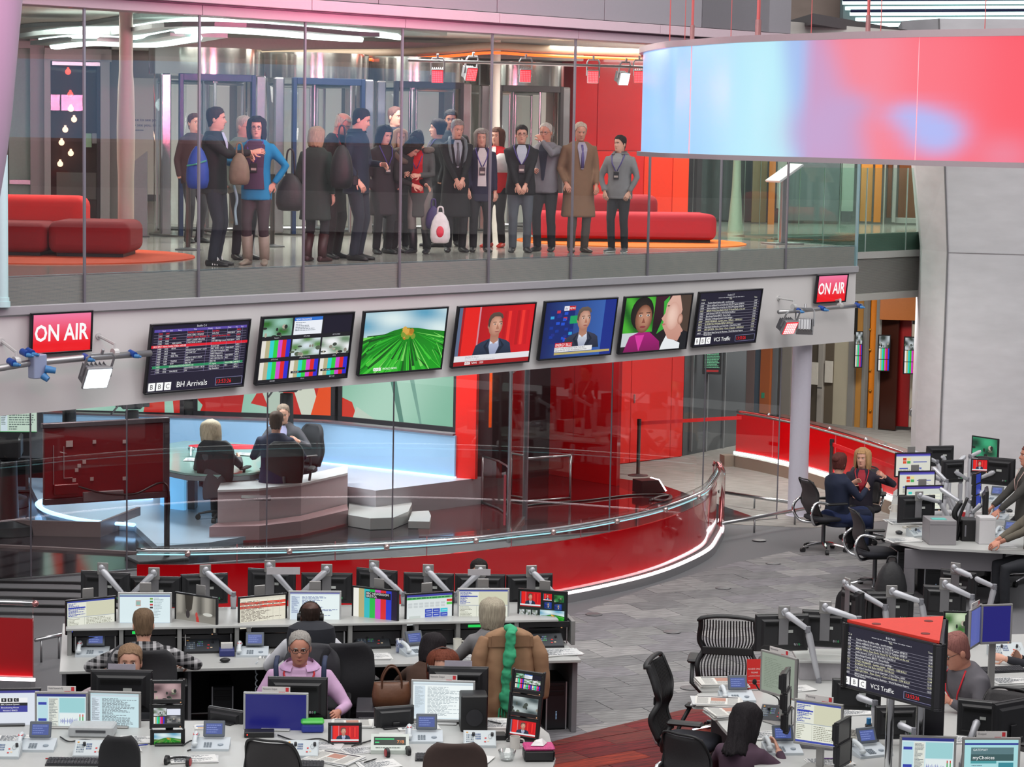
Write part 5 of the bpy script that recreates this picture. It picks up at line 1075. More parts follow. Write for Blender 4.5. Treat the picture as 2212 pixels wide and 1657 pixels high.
for x0, x1, y0, y1 in ((1751, 1767, 782, 830), (1782, 1799, 779, 826)): lp('white_poster', x0, x1, y0, y1, 45.7, 45.6, M('#d4d0c6', .6), .03)
lp('green_sign', 1644, 1651, 848, 860, 46.5, 46.5, M('#1a9a70', .5), .03); lp('door_handle', 1767, 1776, 836, 839, 45.6, 45.55, STEEL, .04)
oc = T('orange_post', 'tall orange post with round studs right of the steel column', 'post'); a, c = atY(1873, 925, 45.1), atY(1890, 925, 44.95)
B().box(a.x, c.x, a.y, a.y + .15, 0, atY(1873, 630, 45.1).z, .01).o('post', M('#e0800c', .45), oc)
for k in range(6): s_ = atY(1879.5, 712 + k * 44, 45.08); B().sph(tuple(s_), .028, 8, 6).o('stud', M('#c89030', .3, .6), oc, True)
lp('frame_post', 1890, 1897, 640, 930, 44.9, 44.8, FRM); lp('brown_glass', 1897, 1936, 640, 925, 44.9, 44.7, M('#3a1c14', .15, noise=.1, scale=2)); lp('beam_panel', 1900, 1985, 640, 690, 44.6, 44.5, M('#a05a20', .4))
lp('red_wall', 1936, 1963, 640, 920, 44.9, 44.8, M('#8c0408', .4)); lp('pale_booth', 1962, 1990, 700, 922, 44.6, 44.6, M('#b5ab9a', .5)); lp('grille_post', 1850, 1866, 690, 925, 46.0, 45.9, M('#b08048', .4))
def tri(k):
    def f(P):
        P.view(0, .66, 1, 1); pic_map(P, 4 + k, '#2a3430', '#c0c8cc'); P.view(0, .33, 1, .64); pic_bars(P); P.view(0, 0, 1, .31); pic_bars(P); P.view()
    return f
bgscreen('colour bar screen seen in the brown glass', 1897, 1922, 726, 800, 44.55, tri(0)); bgscreen('colour bar screen at the concrete column edge', 1953, 1981, 730, 806, 44.2, tri(2)); bgscreen('small colour bar screen left of the orange post', 1847, 1863, 718, 792, 44.8, tri(1))
tag(B().tube(spline([tuple(atY(x, y, 44.3)) for x, y in ((1978, 878), (1968, 885), (1966, 895), (1975, 900), (1982, 899))], 5), .025, 6).o('curved_handrail', STEEL, None, True), 'curved steel handrail end beside the concrete column', 'rail')
# ================================================================== newsroom furniture builders
DESKW = M('#b6b7b5', .4, noise=.02); DESKE = M('#a9aaab', .4, noise=.02); PANELG = M('#7d7c80', .5, noise=.02); RACKG = M('#8b8b8a', .45, .2, .03)
SHELL = M('#1e1e21', .45, noise=.08); SHELLG = M('#2b2b2f', .5, noise=.06); SILV = M('#b5b6ba', .3, .6, .02); ALU = M('#bcbdc3', .42, .35, .02); PALE = M('#c3cbd1', .45, noise=.02); SLATE = M('#5b626c', .45, noise=.03)
def arm(t, pts, col=ALU, k=1., nm='monitor_arm'):
    """a jointed spring arm along the points: each link a part"""
    P = [Vector(p) for p in pts]
    for i in range(len(P) - 1):
        a, c = P[i], P[i + 1]; d = (c - a); b = B(); b.tube([a, a + d * .12, a + d * .88, c], [.02 * k, .033 * k, .025 * k, .017 * k], 8)
        l = b.o(nm, col, t, 50)
        b = B(); b.cyl(c - Vector((0, 0, .028)), c + Vector((0, 0, .028)), .026 * k, n=10).sph(c, .027 * k, 10, 6); b.cyl(c + Vector((0, -.03, 0)), c + Vector((0, .03, 0)), .016 * k, n=8); b.o('arm_joint', M('#909198', .4, .5, .02), l, 50)
def monitor(label, cx, cy, Y, yaw, pic=None, w=.5, h=.325, pitch=0., case='black', foot=None, armto=None, plate=False, back=False, card=None, name='monitor', e=.017, screen_h=None, group=None):
    """a flat monitor whose picture centre is seen at (cx, cy) at depth Y; yaw 0 faces the viewer"""
    p = atY(cx, cy, Y); t = T(name, label, 'monitor', p, 0, group); t.rotation_euler = (radians(pitch), 0, radians(yaw))
    cm = {'black': M('#1b1b1e', .35, noise=.04), 'silver': M('#9a9896', .4, .2, .03), 'white': M('#b4b5b5', .4, .1, .02)}[case]
    b = B(); b.box(-w / 2, w / 2, -.012, .012, -h / 2, -h / 2 + e * 1.3, .003).box(-w / 2, w / 2, -.012, .012, h / 2 - e, h / 2, .003).box(-w / 2, -w / 2 + e, -.012, .012, -h / 2 + e * 1.3, h / 2 - e, .003).box(w / 2 - e, w / 2, -.012, .012, -h / 2 + e * 1.3, h / 2 - e, .003)
    b.o('bezel', cm, t)
    bk = SHELL if case == 'black' else SHELLG
    b = B(); r0 = [(-w * .49, .012, -h * .485), (w * .49, .012, -h * .485), (w * .49, .012, h * .485), (-w * .49, .012, h * .485)]; r1 = [(-w * .475, .03, -h * .46), (w * .475, .03, -h * .46), (w * .475, .03, h * .46), (-w * .475, .03, h * .46)]; r1b = [(-w * .40, .034, -h * .36), (w * .40, .034, -h * .36), (w * .40, .034, h * .38), (-w * .40, .034, h * .38)]; r2 = [(-w * .36, .055, -h * .30), (w * .36, .055, -h * .30), (w * .36, .055, h * .33), (-w * .36, .055, h * .33)]
    b.loft([r0, r1, r1b, r2]); bo = b.o('back_shell', bk, t)
    if back:
        v = B(); 
        for k in range(7): v.box(-w * .33, w * .33, .058, .064, h * (.20 + .017 * k), h * (.206 + .017 * k))
        v.o('vent_slots', M('#0d0d0f', .6), bo, kind='stuff')
        B().box(-w * .18, -w * .04, .06, .063, h * .02, h * .1).o('rating_label', M('#b9bcb8', .6), bo)
        for k in range(3): B().cyl((-w * .3 + k * .02, .05, -h * .28), (-w * .3 + k * .02, .075, -h * .3), .008, n=6).o('cable_plug', M(['#3a8a5a', '#6a6a6c', '#9a9aa0'][k], .4), bo)
    if pic:
        P = Pic(w - 2 * e, h - 2.3 * e); pic(P); P.o('screen', t, None, (-w / 2 + e, -.008, -h / 2 + 1.3 * e))
    else: B().box(-w / 2 + e, w / 2 - e, -.008, 0, -h / 2 + e * 1.3, h / 2 - e).o('screen', M('#101014', .15, noise=.02), t)
    B().box(w * .38, w * .41, -.0135, -.012, -h / 2 + .004, -h / 2 + .012).o('power_light', M('#d8a070', .4, noise=0, emit=.6), t)
    if plate:
        z1 = h / 2 + (plate if plate is not True else .06)
        B().box(-.045, .045, .06, .07, -.1, z1 - .06, .003).o('slider_bar', M('#7e7d80', .4, .4, .02), t)
        pl = B().box(-.055, .055, .062, .075, z1 - .09, z1 + .03, .005).o('mount_plate', M('#9c9a98', .35, .5, .02), t)
        b = B(); b.cyl((0, .07, z1 - .03), (0, .1, z1 - .03), .032, n=14).sph((0, .105, z1 - .01), (.028, .02, .028), 12, 8); b.o('plate_knob', ALU, pl, 40)
    if armto is not None:
        q = t.matrix_basis.inverted() @ Vector(armto[-1]); mids = [t.matrix_basis.inverted() @ Vector(m) for m in armto[:-1]]
        st = (0, .10, (h / 2 + (plate if plate is not True else .06) - .03)) if plate else (0, .07, 0)
        arm(t, [st] + [tuple(m) for m in mids] + [tuple(q)])
    if foot is not None:
        b = B(); b.box(-.03, .03, .045, .075, -foot, 0, .004); b.o('stand_neck', cm, t); b = B(); b.box(-.12, .12, -.06, .12, -foot, -foot + .014, .005); b.o('stand_base', cm, t)
    if card:
        c = B().box(-.115, .115, .0, .006, h / 2 - .01, h / 2 + .045).o('name_card', M('#d8d3d0', .6, noise=.01), t); P = Pic(.23, .055); P.text(card, .04, .55, .28, '#5a5a62', .5); P.rect(.84, .3, .95, .9, '#d03038'); P.lines(.6, .1, .82, .3, 1, '#d86068', .6, 3, .95); P.o('card_print', c, PRINT, (-.115, -.0015, h / 2 - .01))
    return t
def phone(label, px, py, z, rz, case='pale', card=True):
    q = at(px, py, z); t = T('desk_phone', label, 'phone', (q.x, q.y, z), rz); c = PALE
    b = B(); b.loft([[(-.15, -.1, 0), (.15, -.1, 0), (.15, .11, 0), (-.15, .11, 0)], [(-.15, -.1, .02), (.15, -.1, .02), (.15, .11, .06), (-.15, .11, .06)]]); b.o('base', c, t)
    b = B(); b.tube(spline([(-.12, -.09, .05), (-.12, -.05, .085), (-.12, .05, .105), (-.12, .1, .085)], 4), .02, 8); b.sph((-.12, -.08, .055), (.027, .03, .022)).sph((-.12, .095, .085), (.027, .03, .022)); b.o('handset', M('#cfd6da', .4), t, True)
    b = B(); b.obox((.02, .1, .13), .085, .012, .065, -.45, 0, 0, .006); s = b.o('display_hood', SLATE, t)
    P = Pic(.13, .085); P.rect(0, 0, 1, 1, '#4a5a9a'); P.lines(.05, .1, .95, .95, 4, '#7a8ac8', .4, 2, .6); P.o('display', s, None, (-.045, .069, .095), (-.45, 0, 0)); 
    k = B()
    for i in range(4):
        for j in range(3): k.box(-.05 + j * .022, -.034 + j * .022, -.075 + i * .022, -.06 + i * .022, .025 + i * .004, .034 + i * .004)
    k.o('keypad', M('#8d969e', .5), t, kind='stuff'); B().cyl((.08, -.03, .03), (.08, -.03, .042), .022, n=12).o('dial', M('#9aa4ae', .4), t, 40)
    if card: B().box(-.138, -.102, -.02, .03, .112, .114).o('red_sticker', M('#c83038', .6), t)
    return t
def keyboard(label, px, py, z, rz, h='#26262a', w=.42, d=.15):
    q = at(px, py, z); t = T('keyboard', label, 'keyboard', (q.x, q.y, z), rz); b = B(); b.loft([[(-w / 2, -d / 2, 0), (w / 2, -d / 2, 0), (w / 2, d / 2, 0), (-w / 2, d / 2, 0)], [(-w / 2, -d / 2, .012), (w / 2, -d / 2, .012), (w / 2, d / 2, .026), (-w / 2, d / 2, .026)]]); b.o('base', M(h, .5), t)
    k = B(); n = int(w / .026)
    for i in range(5):
        for j in range(n): k.box(-w / 2 + .012 + j * .0255, -w / 2 + .034 + j * .0255, -d / 2 + .012 + i * .026, -d / 2 + .034 + i * .026, .014 + i * .003, .023 + i * .003)
    k.o('keys', M('#3c3c41' if h != '#b9b6ae' else '#8f8c86', .5), t, kind='stuff'); return t
def talkback(label, px, py, z, rz, w=.36, d=.2, case='#b9c0c4', slope=.5, slate=False):
    """sloping communications panel with lit buttons"""
    q = at(px, py, z); t = T('talkback_panel', label, 'panel', (q.x, q.y, z), rz); hb = d * sin(slope)
    b = B(); b.loft([[(-w / 2, -d / 2, 0), (-w / 2, d / 2, 0), (-w / 2, d / 2, hb + .02), (-w / 2, -d / 2, .02)], [(w / 2, -d / 2, 0), (w / 2, d / 2, 0), (w / 2, d / 2, hb + .02), (w / 2, -d / 2, .02)]]); b.o('case', M(case, .45, noise=.02), t)
    P = Pic(w * .94, d * .98); rr = random.Random(int(px)); P.rect(0, 0, 1, 1, '#2c3036' if slate else '#c3cbce')
    for i in range(5):
        for j in range(4): P.rect(.06 + i * .05, .2 + j * .15, .095 + i * .05, .3 + j * .15, rr.choice(['#7a848c', '#5a6a80', '#8f9aa2', '#48586a']))
    for i in range(4):
        for j in range(3): P.rect(.36 + i * .045, .4 + j * .15, .395 + i * .045, .5 + j * .15, rr.choice(['#48608a', '#6a7a9a', '#55a070' if slate else '#5a6a86']))
    for x, y, c in ((.06, .84, '#e0a040'), (.66, .45, '#d03030'), (.74, .24, '#e0c8a8'), (.64, .2, '#c83838')): P.rect(x, y, x + .06, y + .08, c)
    for a in range(14): P.ell(.84 + .06 * cos(a * .45), .6 + .16 * sin(a * .45), .008, .018, '#4a5056', 6)
    P.o('button_face', t, PRINT, (-w * .47, -d / 2 + .002, .022), (slope - pi / 2, 0, 0)); 
    for x in (-.05, .1): B().cyl((x, d * .1, .02 + d * .3), (x, d * .1 - .01, .05 + d * .3), .012, n=8).o('knob', M('#2c2c30', .4), t)
    return t
def tower(label, px, py, rz, w=.2, h=.45, d=.48):
    q = at(px, py, 0); t = T('computer_tower', label, 'computer', (q.x, q.y, 0.012), rz); B().box(-w / 2, w / 2, 0, d, 0, h, .008).o('case', M('#151518', .4), t); B().box(-w / 2 + .006, w / 2 - .006, -.012, 0, .006, h - .006, .004).o('front_panel', M('#1d1d21', .3), t)
    for x in (-w / 2, w / 2 - .012): B().box(x, x + .012, -.016, 0, 0, h).o('silver_edge', SILV, t)
    for k in range(2): B().box(-w * .36, w * .36, -.018, -.012, h * (.72 + .12 * k), h * (.8 + .12 * k), .002).o('drive_bay', M('#0e0e10', .3), t)
    for k in range(6): B().box(-.006, .006, -.015, -.012, h * (.22 + .03 * k), h * (.235 + .03 * k)).o('indicator', M('#8aa8c8', .4, noise=0, emit=.4), t)
    return t
def mug(label, px, py, z, h='#e2e2dc', rz=0):
    q = at(px, py, z); t = T('mug', label, 'mug', (q.x, q.y, z), rz); B().lathe([(.038, 0), (.042, .1), (.038, .1), (.034, .01)], 16).o('cup', M(h, .35, noise=.02), t, 50); B().tube(spline([(.04, 0, .08), (.07, 0, .07), (.07, 0, .035), (.04, 0, .02)], 4), .007, 6).o('handle', M(h, .35, noise=.02), t, True); return t
def headset(label, px, py, z, rz, col='#1c1c1f'):
    q = at(px, py, z); t = T('headset', label, 'headphones', (q.x, q.y, z), rz); m = M(col, .4)
    b = B(); b.tube([(.085 * cos(a), .02 + .09 * sin(a), .03) for a in [k * pi / 10 for k in range(11)]], .009, 6); b.o('headband', m, t, True)
    for s in (-1, 1): e = B().cyl((s * .075, -.01, .03), (s * .10, -.01, .03), .04, n=14).o('ear_cup', m, t, 40); B().cyl((s * .1, -.01, .03), (s * .104, -.01, .03), .03, n=12).o('red_ring', M('#a82830', .4), e)
    return t
def trifold(label, cx, ys, Y, yaw, pics, w=.235, h=.185, case='black', dx=(0, 0, 0)):
    """a pole of three small monitors"""
    t = None
    p = atY(cx, ys[1], Y); pl = T('monitor_pole', label + ' : black upright', 'stand', (p.x, p.y + .06, .73)); B().cyl((0, 0.02, 0), (0, 0.02, .75), .018, n=10).o('pole', SHELL, pl); B().box(-.09, .09, -.08, .1, 0, .015, .004).o('foot', SHELL, pl)
    return pl
# ---- chairs
def star_base(t, n=5, r=.31, col=None, rise=.40, cas=True):
    c = col or CHROME
    for k in range(n):
        a = 2 * pi * k / n + .3; d = Vector((cos(a), sin(a), 0)); l = B().tube([d * .03 + Vector((0, 0, .12)), d * r * .6 + Vector((0, 0, .10)), d * r + Vector((0, 0, .075))], [.03, .024, .016], 6, True, .7).o('leg', c, t, 50)
        B().cyl(d * r + Vector((-d.y * .022, d.x * .022, .035)), d * r + Vector((d.y * .022, -d.x * .022, .035)), .035, n=12).o('castor', M('#1b1b1d', .5), l, 40)
    B().cyl((0, 0, .1), (0, 0, rise), .028, n=12).o('gas_column', M('#55565a', .3, .7), t, 40)
def seat_pad(t, z, w, d, col, th=.07):
    b = B(); pts = []
    for zz, k in ((z, .88), (z + th * .35, 1.0), (z + th * .8, .98), (z + th, .86)):
        pts.append([(w / 2 * k * abs(cos(a)) ** .55 * (1 if cos(a) > 0 else -1), d / 2 * k * abs(sin(a)) ** .55 * (1 if sin(a) > 0 else -1), zz) for a in [2 * pi * j / 24 for j in range(24)]])
    b.loft(pts); return b.o('seat', M(col, .8, noise=.06, bump=.1), t, True)
def back_sheet(t, prof, wf, th, mat, name='backrest', rows=None):
    """a curved back; prof [(y, z)], wf(u) half width; curls forward at the edges"""
    P = spline([(0, y, z) for y, z in prof], 5); n = 11; b = B(); rings = []
    for i, p in enumerate(P):
        u = i / (len(P) - 1); w = wf(u); fr = [(w * (2 * j / (n - 1) - 1), p.y - .05 * (2 * j / (n - 1) - 1) ** 2, p.z) for j in range(n)]
        rings.append(fr + [(x, y + th, z) for x, y, z in fr[::-1]])
    b.loft(rings); return b.o(name, mat, t, True)
def task_chair(label, loc, rz, style='mesh', seat='#25262c', scale=1., bw=1.):
    """the chair faces -y locally"""
    t = T('office_chair', label, 'chair', loc, rz); t.scale = (scale,) * 3
    if style == 'office':
        star_base(t, 5, .3, DKGREY); seat_pad(t, .42, .5, .5, seat, .09)
        back_sheet(t, [(.24, .50), (.29, .70), (.27, .90), (.30, 1.05)], lambda u: bw * (.21 + .03 * sin(pi * u) - .05 * max(0, u - .75) * 3 - .06 * max(0, u - .9) * 6), .06, M(seat, .85, noise=.06, bump=.1)); B().tube([(0, .1, .40), (0, .3, .42), (0, .33, .62)], .025, 8).o('back_bar', DKGREY, t, True)
        for s in (-1, 1): a = B().tube([(s * .27, .05, .42), (s * .3, .02, .66)], .018, 6).o('arm_post', DKGREY, t); B().box(s * .30 - .04, s * .30 + .04, -.16, .12, .66, .69, .012).o('armrest', BLACK, a)
    elif style == 'mesh':            # low mesh back on a chrome hoop
        star_base(t); seat_pad(t, .44, .5, .48, seat)
        wf = lambda u: .20 + .035 * sin(pi * u * .9) - .03 * u
        m = M('#2d2a2c', .6, noise=.1, scale=200, bump=.3)
        back_sheet(t, [(.2, .52), (.27, .66), (.27, .82), (.33, 1.0)], wf, .012, m)
        B().tube(spline([(-.2, .14, .52), (-.23, .23, .68), (-.22, .22, .84), (-.17, .31, 1.0), (0, .345, 1.02), (.17, .31, 1.0), (.22, .22, .84), (.23, .23, .68), (.2, .14, .52)], 5), .011, 6).o('back_frame', BLACK, t, True)
        for s in (-1, 1):
            B().tube(spline([(s * .06, .1, .40), (s * .2, .26, .42), (s * .26, .34, .58), (s * .24, .25, .72), (s * .25, .02, .68)], 6), .02, 8).o('chrome_hoop', CHROME, t, True)
            B().box(s * .27 - .045, s * .27 + .045, -.2, .1, .68, .71, .014).o('armrest', BLACK, t)
        B().box(-.1, .1, -.14, .14, .39, .44, .01).o('tilt_mechanism', BLACK, t)
    elif style == 'ribbed':          # tall ribbed flexible back
        star_base(t); seat_pad(t, .43, .52, .5, seat, .08)
        fr = M('#242426', .5); wf = lambda u: .235 + .03 * sin(pi * min(1, u * 1.1)) - .055 * exp(-((u - .52) / .13) ** 2)
        prof = [(.24, .52), (.30, .68), (.25, .82), (.27, .95), (.34, 1.12)]; P = spline([(0, y, z) for y, z in prof], 8)
        L = [(-wf(i / (len(P) - 1)), p.y - .03, p.z) for i, p in enumerate(P)]; R = [(-x, y, z) for x, y, z in L]
        top = [(.26 * cos(a) * .95, P[-1].y - .01, P[-1].z + .04 * sin(a)) for a in [pi - pi * k / 8 for k in range(9)]]; bot = [(.2 * cos(a), P[0].y - .02, P[0].z - .04 * sin(a)) for a in [pi * k / 8 for k in range(9)]]
        B().tube(L + top + R[::-1] + bot + [L[0]], .026, 8, True, .7).o('back_frame', fr, t, True)
        for k in range(17):
            x = -1 + 2 * (k + 1) / 18; B().tube([(x * wf(i / (len(P) - 1)) * .97, p.y + .0 - .03 * abs(x), p.z) for i, p in enumerate(P)], .0065, 5).o('back_rib', fr, t, True)
        B().box(-.22, .22, P[16].y - .0, P[16].y + .014, .80, .87, .006).o('lumbar_band', fr, t)
        b = B(); b.tube([(0, .0, .40), (0, .28, .44), (0, .33, .6)], .028, 8); b.o('back_bar', ALU, t, True)
        for s in (-1, 1): a = B().tube([(s * .2, .18, .42), (s * .31, .16, .52), (s * .31, .08, .68)], .02, 6).o('arm_post', fr, t, True); B().box(s * .31 - .05, s * .31 + .05, -.18, .12, .68, .715, .016).o('armrest', fr, a)
    return t
def desk_slab(t, pts, z0=.70, z1=.73, mat=None, name='worktop'):
    o = B().prism(pts, z0, z1).o(name, mat or DESKW, t); return o
def px_poly(P, z): 
    q = [tuple(at(x, y, z).xy) for x, y in P]
    a = sum(q[i - 1][0] * q[i][1] - q[i][0] * q[i - 1][1] for i in range(len(q)))
    return q if a > 0 else q[::-1]
def papers(label, px, py, z, rz, n=4, w=.3, d=.21, pic=None, h='#dcdcda', cat='papers', name='paper_pile', sp=.004):
    q = at(px, py, z); t = T(name, label, cat, (q.x, q.y, z + .001), rz); rr = random.Random(int(px * 3 + py))
    for k in range(n):
        s = B().box(-w / 2, w / 2, -d / 2, d / 2, 0, sp - .0006).o('sheet', M(h if k % 2 == 0 else '#cfd0d0', .7, noise=.02), t); s.location.z = k * sp; s.location.x = rr.uniform(-.02, .02) * (k > 0); s.rotation_euler.z = rr.uniform(-.12, .12) * (k > 0)
    P = Pic(w * .92, d * .92)
    if pic: pic(P)
    else: P.lines(.02, .02, .98, .98, 16, '#8d9298', .5, int(px) % 89)
    o = P.o('print', t, PRINT, (-w * .46, -d * .46, n * sp + .0006), (-pi / 2, 0, 0)); return t
def pic_newspaper(P):
    P.rect(0, 0, 1, 1, '#d9d8d2'); P.rect(.05, .86, .95, .96, '#3a3a44'); P.rect(.35, .4, .68, .82, '#b08070'); P.lines(.04, .04, .3, .82, 20, '#7d7d7d', .5, 2, .9); P.lines(.72, .04, .96, .82, 20, '#7d7d7d', .5, 4, .9); P.lines(.34, .04, .68, .36, 9, '#7d7d7d', .5, 5, .9)
def pic_blueprint(P): P.rect(0, 0, 1, 1, '#dfe0de'); P.rect(.05, .5, .95, .75, '#3a5a9c'); P.rect(.1, .1, .5, .4, '#c8a888'); P.lines(.55, .08, .95, .42, 7, '#888888', .5, 3)
# ================================================================== people
FOLD = bpy.data.textures.new('cloth_folds', 'CLOUDS'); FOLD.noise_scale = .13
HEADT = [(-.075, .060, .058, .062), (-.03, .056, .056, .064), (-.008, .053, .072, .067), (.004, .054, .086, .07), (.022, .061, .091, .074), (.045, .066, .092, .080), (.07, .070, .092, .088), (.095, .0725, .092, .096), (.118, .075, .091, .103), (.14, .0765, .092, .107), (.16, .0765, .090, .108), (.18, .073, .084, .104), (.198, .066, .073, .094), (.213, .054, .057, .077), (.225, .037, .038, .053), (.232, .016, .017, .024)]
def hdim(h):
    T_ = HEADT
    if h <= T_[0][0]: return T_[0][1:]
    for a, b_ in zip(T_, T_[1:]):
        if h <= b_[0]: t = (h - a[0]) / (b_[0] - a[0]); return tuple(x + (y - x) * t for x, y in zip(a[1:], b_[1:]))
    return T_[-1][1:]
def hpt(h, th, off=0., face=True):
    a, f, k = hdim(h); c, s = cos(th), sin(th); r = 1
    x = (a + off) * s; y = -(f + off) * c if c > 0 else -(k + off) * c
    if face and c > 0:
        g = lambda t0, h0, st, sh: exp(-((th - t0) / st) ** 2 - ((h - h0) / sh) ** 2)
        d = .024 * g(0, .082, .13, .016) + .014 * g(0, .104, .10, .02) - .010 * (g(.36, .117, .17, .014) + g(-.36, .117, .17, .014)) + .005 * (g(.33, .138, .25, .008) + g(-.33, .138, .25, .008)) + .005 * g(0, .05, .28, .012) - .004 * g(0, .066, .2, .006) + .007 * g(0, .012, .3, .012) + .004 * (g(.62, .085, .25, .025) + g(-.62, .085, .25, .025))
        y -= d; x += d * s * .5
    return Vector((x, y, h))
TORSO = [(-.10, .168, .118, .128), (-.02, .172, .122, .128), (.06, .162, .120, .112), (.16, .148, .114, .10), (.26, .150, .112, .104), (.36, .166, .120, .114), (.44, .178, .118, .116), (.495, .178, .100, .106), (.53, .135, .080, .090), (.555, .088, .066, .074), (.585, .062, .058, .066)]
def tdim(z):
    if z <= TORSO[0][0]: return TORSO[0][1:]
    for a, b_ in zip(TORSO, TORSO[1:]):
        if z <= b_[0]: t = (z - a[0]) / (b_[0] - a[0]); return tuple(x + (y - x) * t for x, y in zip(a[1:], b_[1:]))
    return TORSO[-1][1:]
def ik(S, H, L1, L2, hint):
    d = H - S; l = min(d.length, (L1 + L2) * .999); d.normalize(); a = (L1 * L1 - L2 * L2 + l * l) / (2 * l); h = sqrt(max(0, L1 * L1 - a * a))
    n = hint - d * hint.dot(d)
    if n.length < 1e-4: n = d.orthogonal()
    n.normalize(); return S + d * a + n * h, S + d * l
def hand(b, Wp, d, n, side, curl=.5, spread=.0, s=1.0):
    """palm and five bent fingers; d along the fingers, n out of the back of the hand"""
    d = d.normalized(); n = (n - d * n.dot(d)).normalized(); l = d.cross(n).normalized() * side
    rings = []
    for u, w, t in ((-.02, .024, .02), (.0, .028, .019), (.03, .038, .0165), (.06, .042, .015), (.088, .041, .013), (.096, .034, .009)):
        c = Wp + d * u * s; rings.append([c + l * (w * cos(a) * s) + n * (t * sin(a) * s) for a in [2 * pi * k / 10 for k in range(10)]])
    b.loft(rings)
    for i, (o, L) in enumerate(((-.031, .058), (-.0105, .072), (.0105, .076), (.031, .066))):
        p = Wp + d * .086 * s + l * (o * s); pts = [p - d * .02 * s, p]; a = curl * (.5 + .08 * i)
        dd = d.copy()
        for k, f in enumerate((.45, .32, .25)):
            an = a * (.9, 1.25, .9)[k]; dd = (dd * cos(an) - n * sin(an) if k == 0 else dd * cos(an) + dd.cross(l * side).normalized() * sin(an) * (1 if (dd.cross(l * side)).dot(n) < 0 else -1)).normalized(); p = p + dd * L * f * s; pts.append(p)
        b.tube(pts, [.0095 * s, .0095 * s, .0088 * s, .008 * s, .006 * s], 6)
    p = Wp + d * .02 * s + l * .03 * s; q = p + (d * .55 + l * .8 - n * .25).normalized() * .036 * s; r_ = q + (d * .9 + l * .25 - n * .4 * curl).normalized() * .032 * s
    b.tube([p - l * .012 * s, p, q, r_, r_ + (d - n * .3).normalized() * .016 * s], [.012 * s, .0125 * s, .0105 * s, .0095 * s, .006 * s], 6)
SKIN = {'l': '#d5a08a', 'p': '#dca996', 'r': '#c88a74', 'd': '#4a2c20', 'm': '#a8745a'}
def cloth(t, b, name, col, vox, fold=.010, pat=None, sm=4):
    m = pat or M(col, .85, noise=.07, scale=14, bump=.1); o = b.o(name, m, t, True)
    r = o.modifiers.new('one_surface', 'REMESH'); r.mode = 'VOXEL'; r.voxel_size = vox; r.use_smooth_shade = True
    s = o.modifiers.new('soft', 'SMOOTH'); s.iterations = sm; s.factor = .5
    if fold: d = o.modifiers.new('folds', 'DISPLACE'); d.texture = FOLD; d.strength = fold; d.mid_level = .5; d.texture_coords = 'LOCAL'
    return o
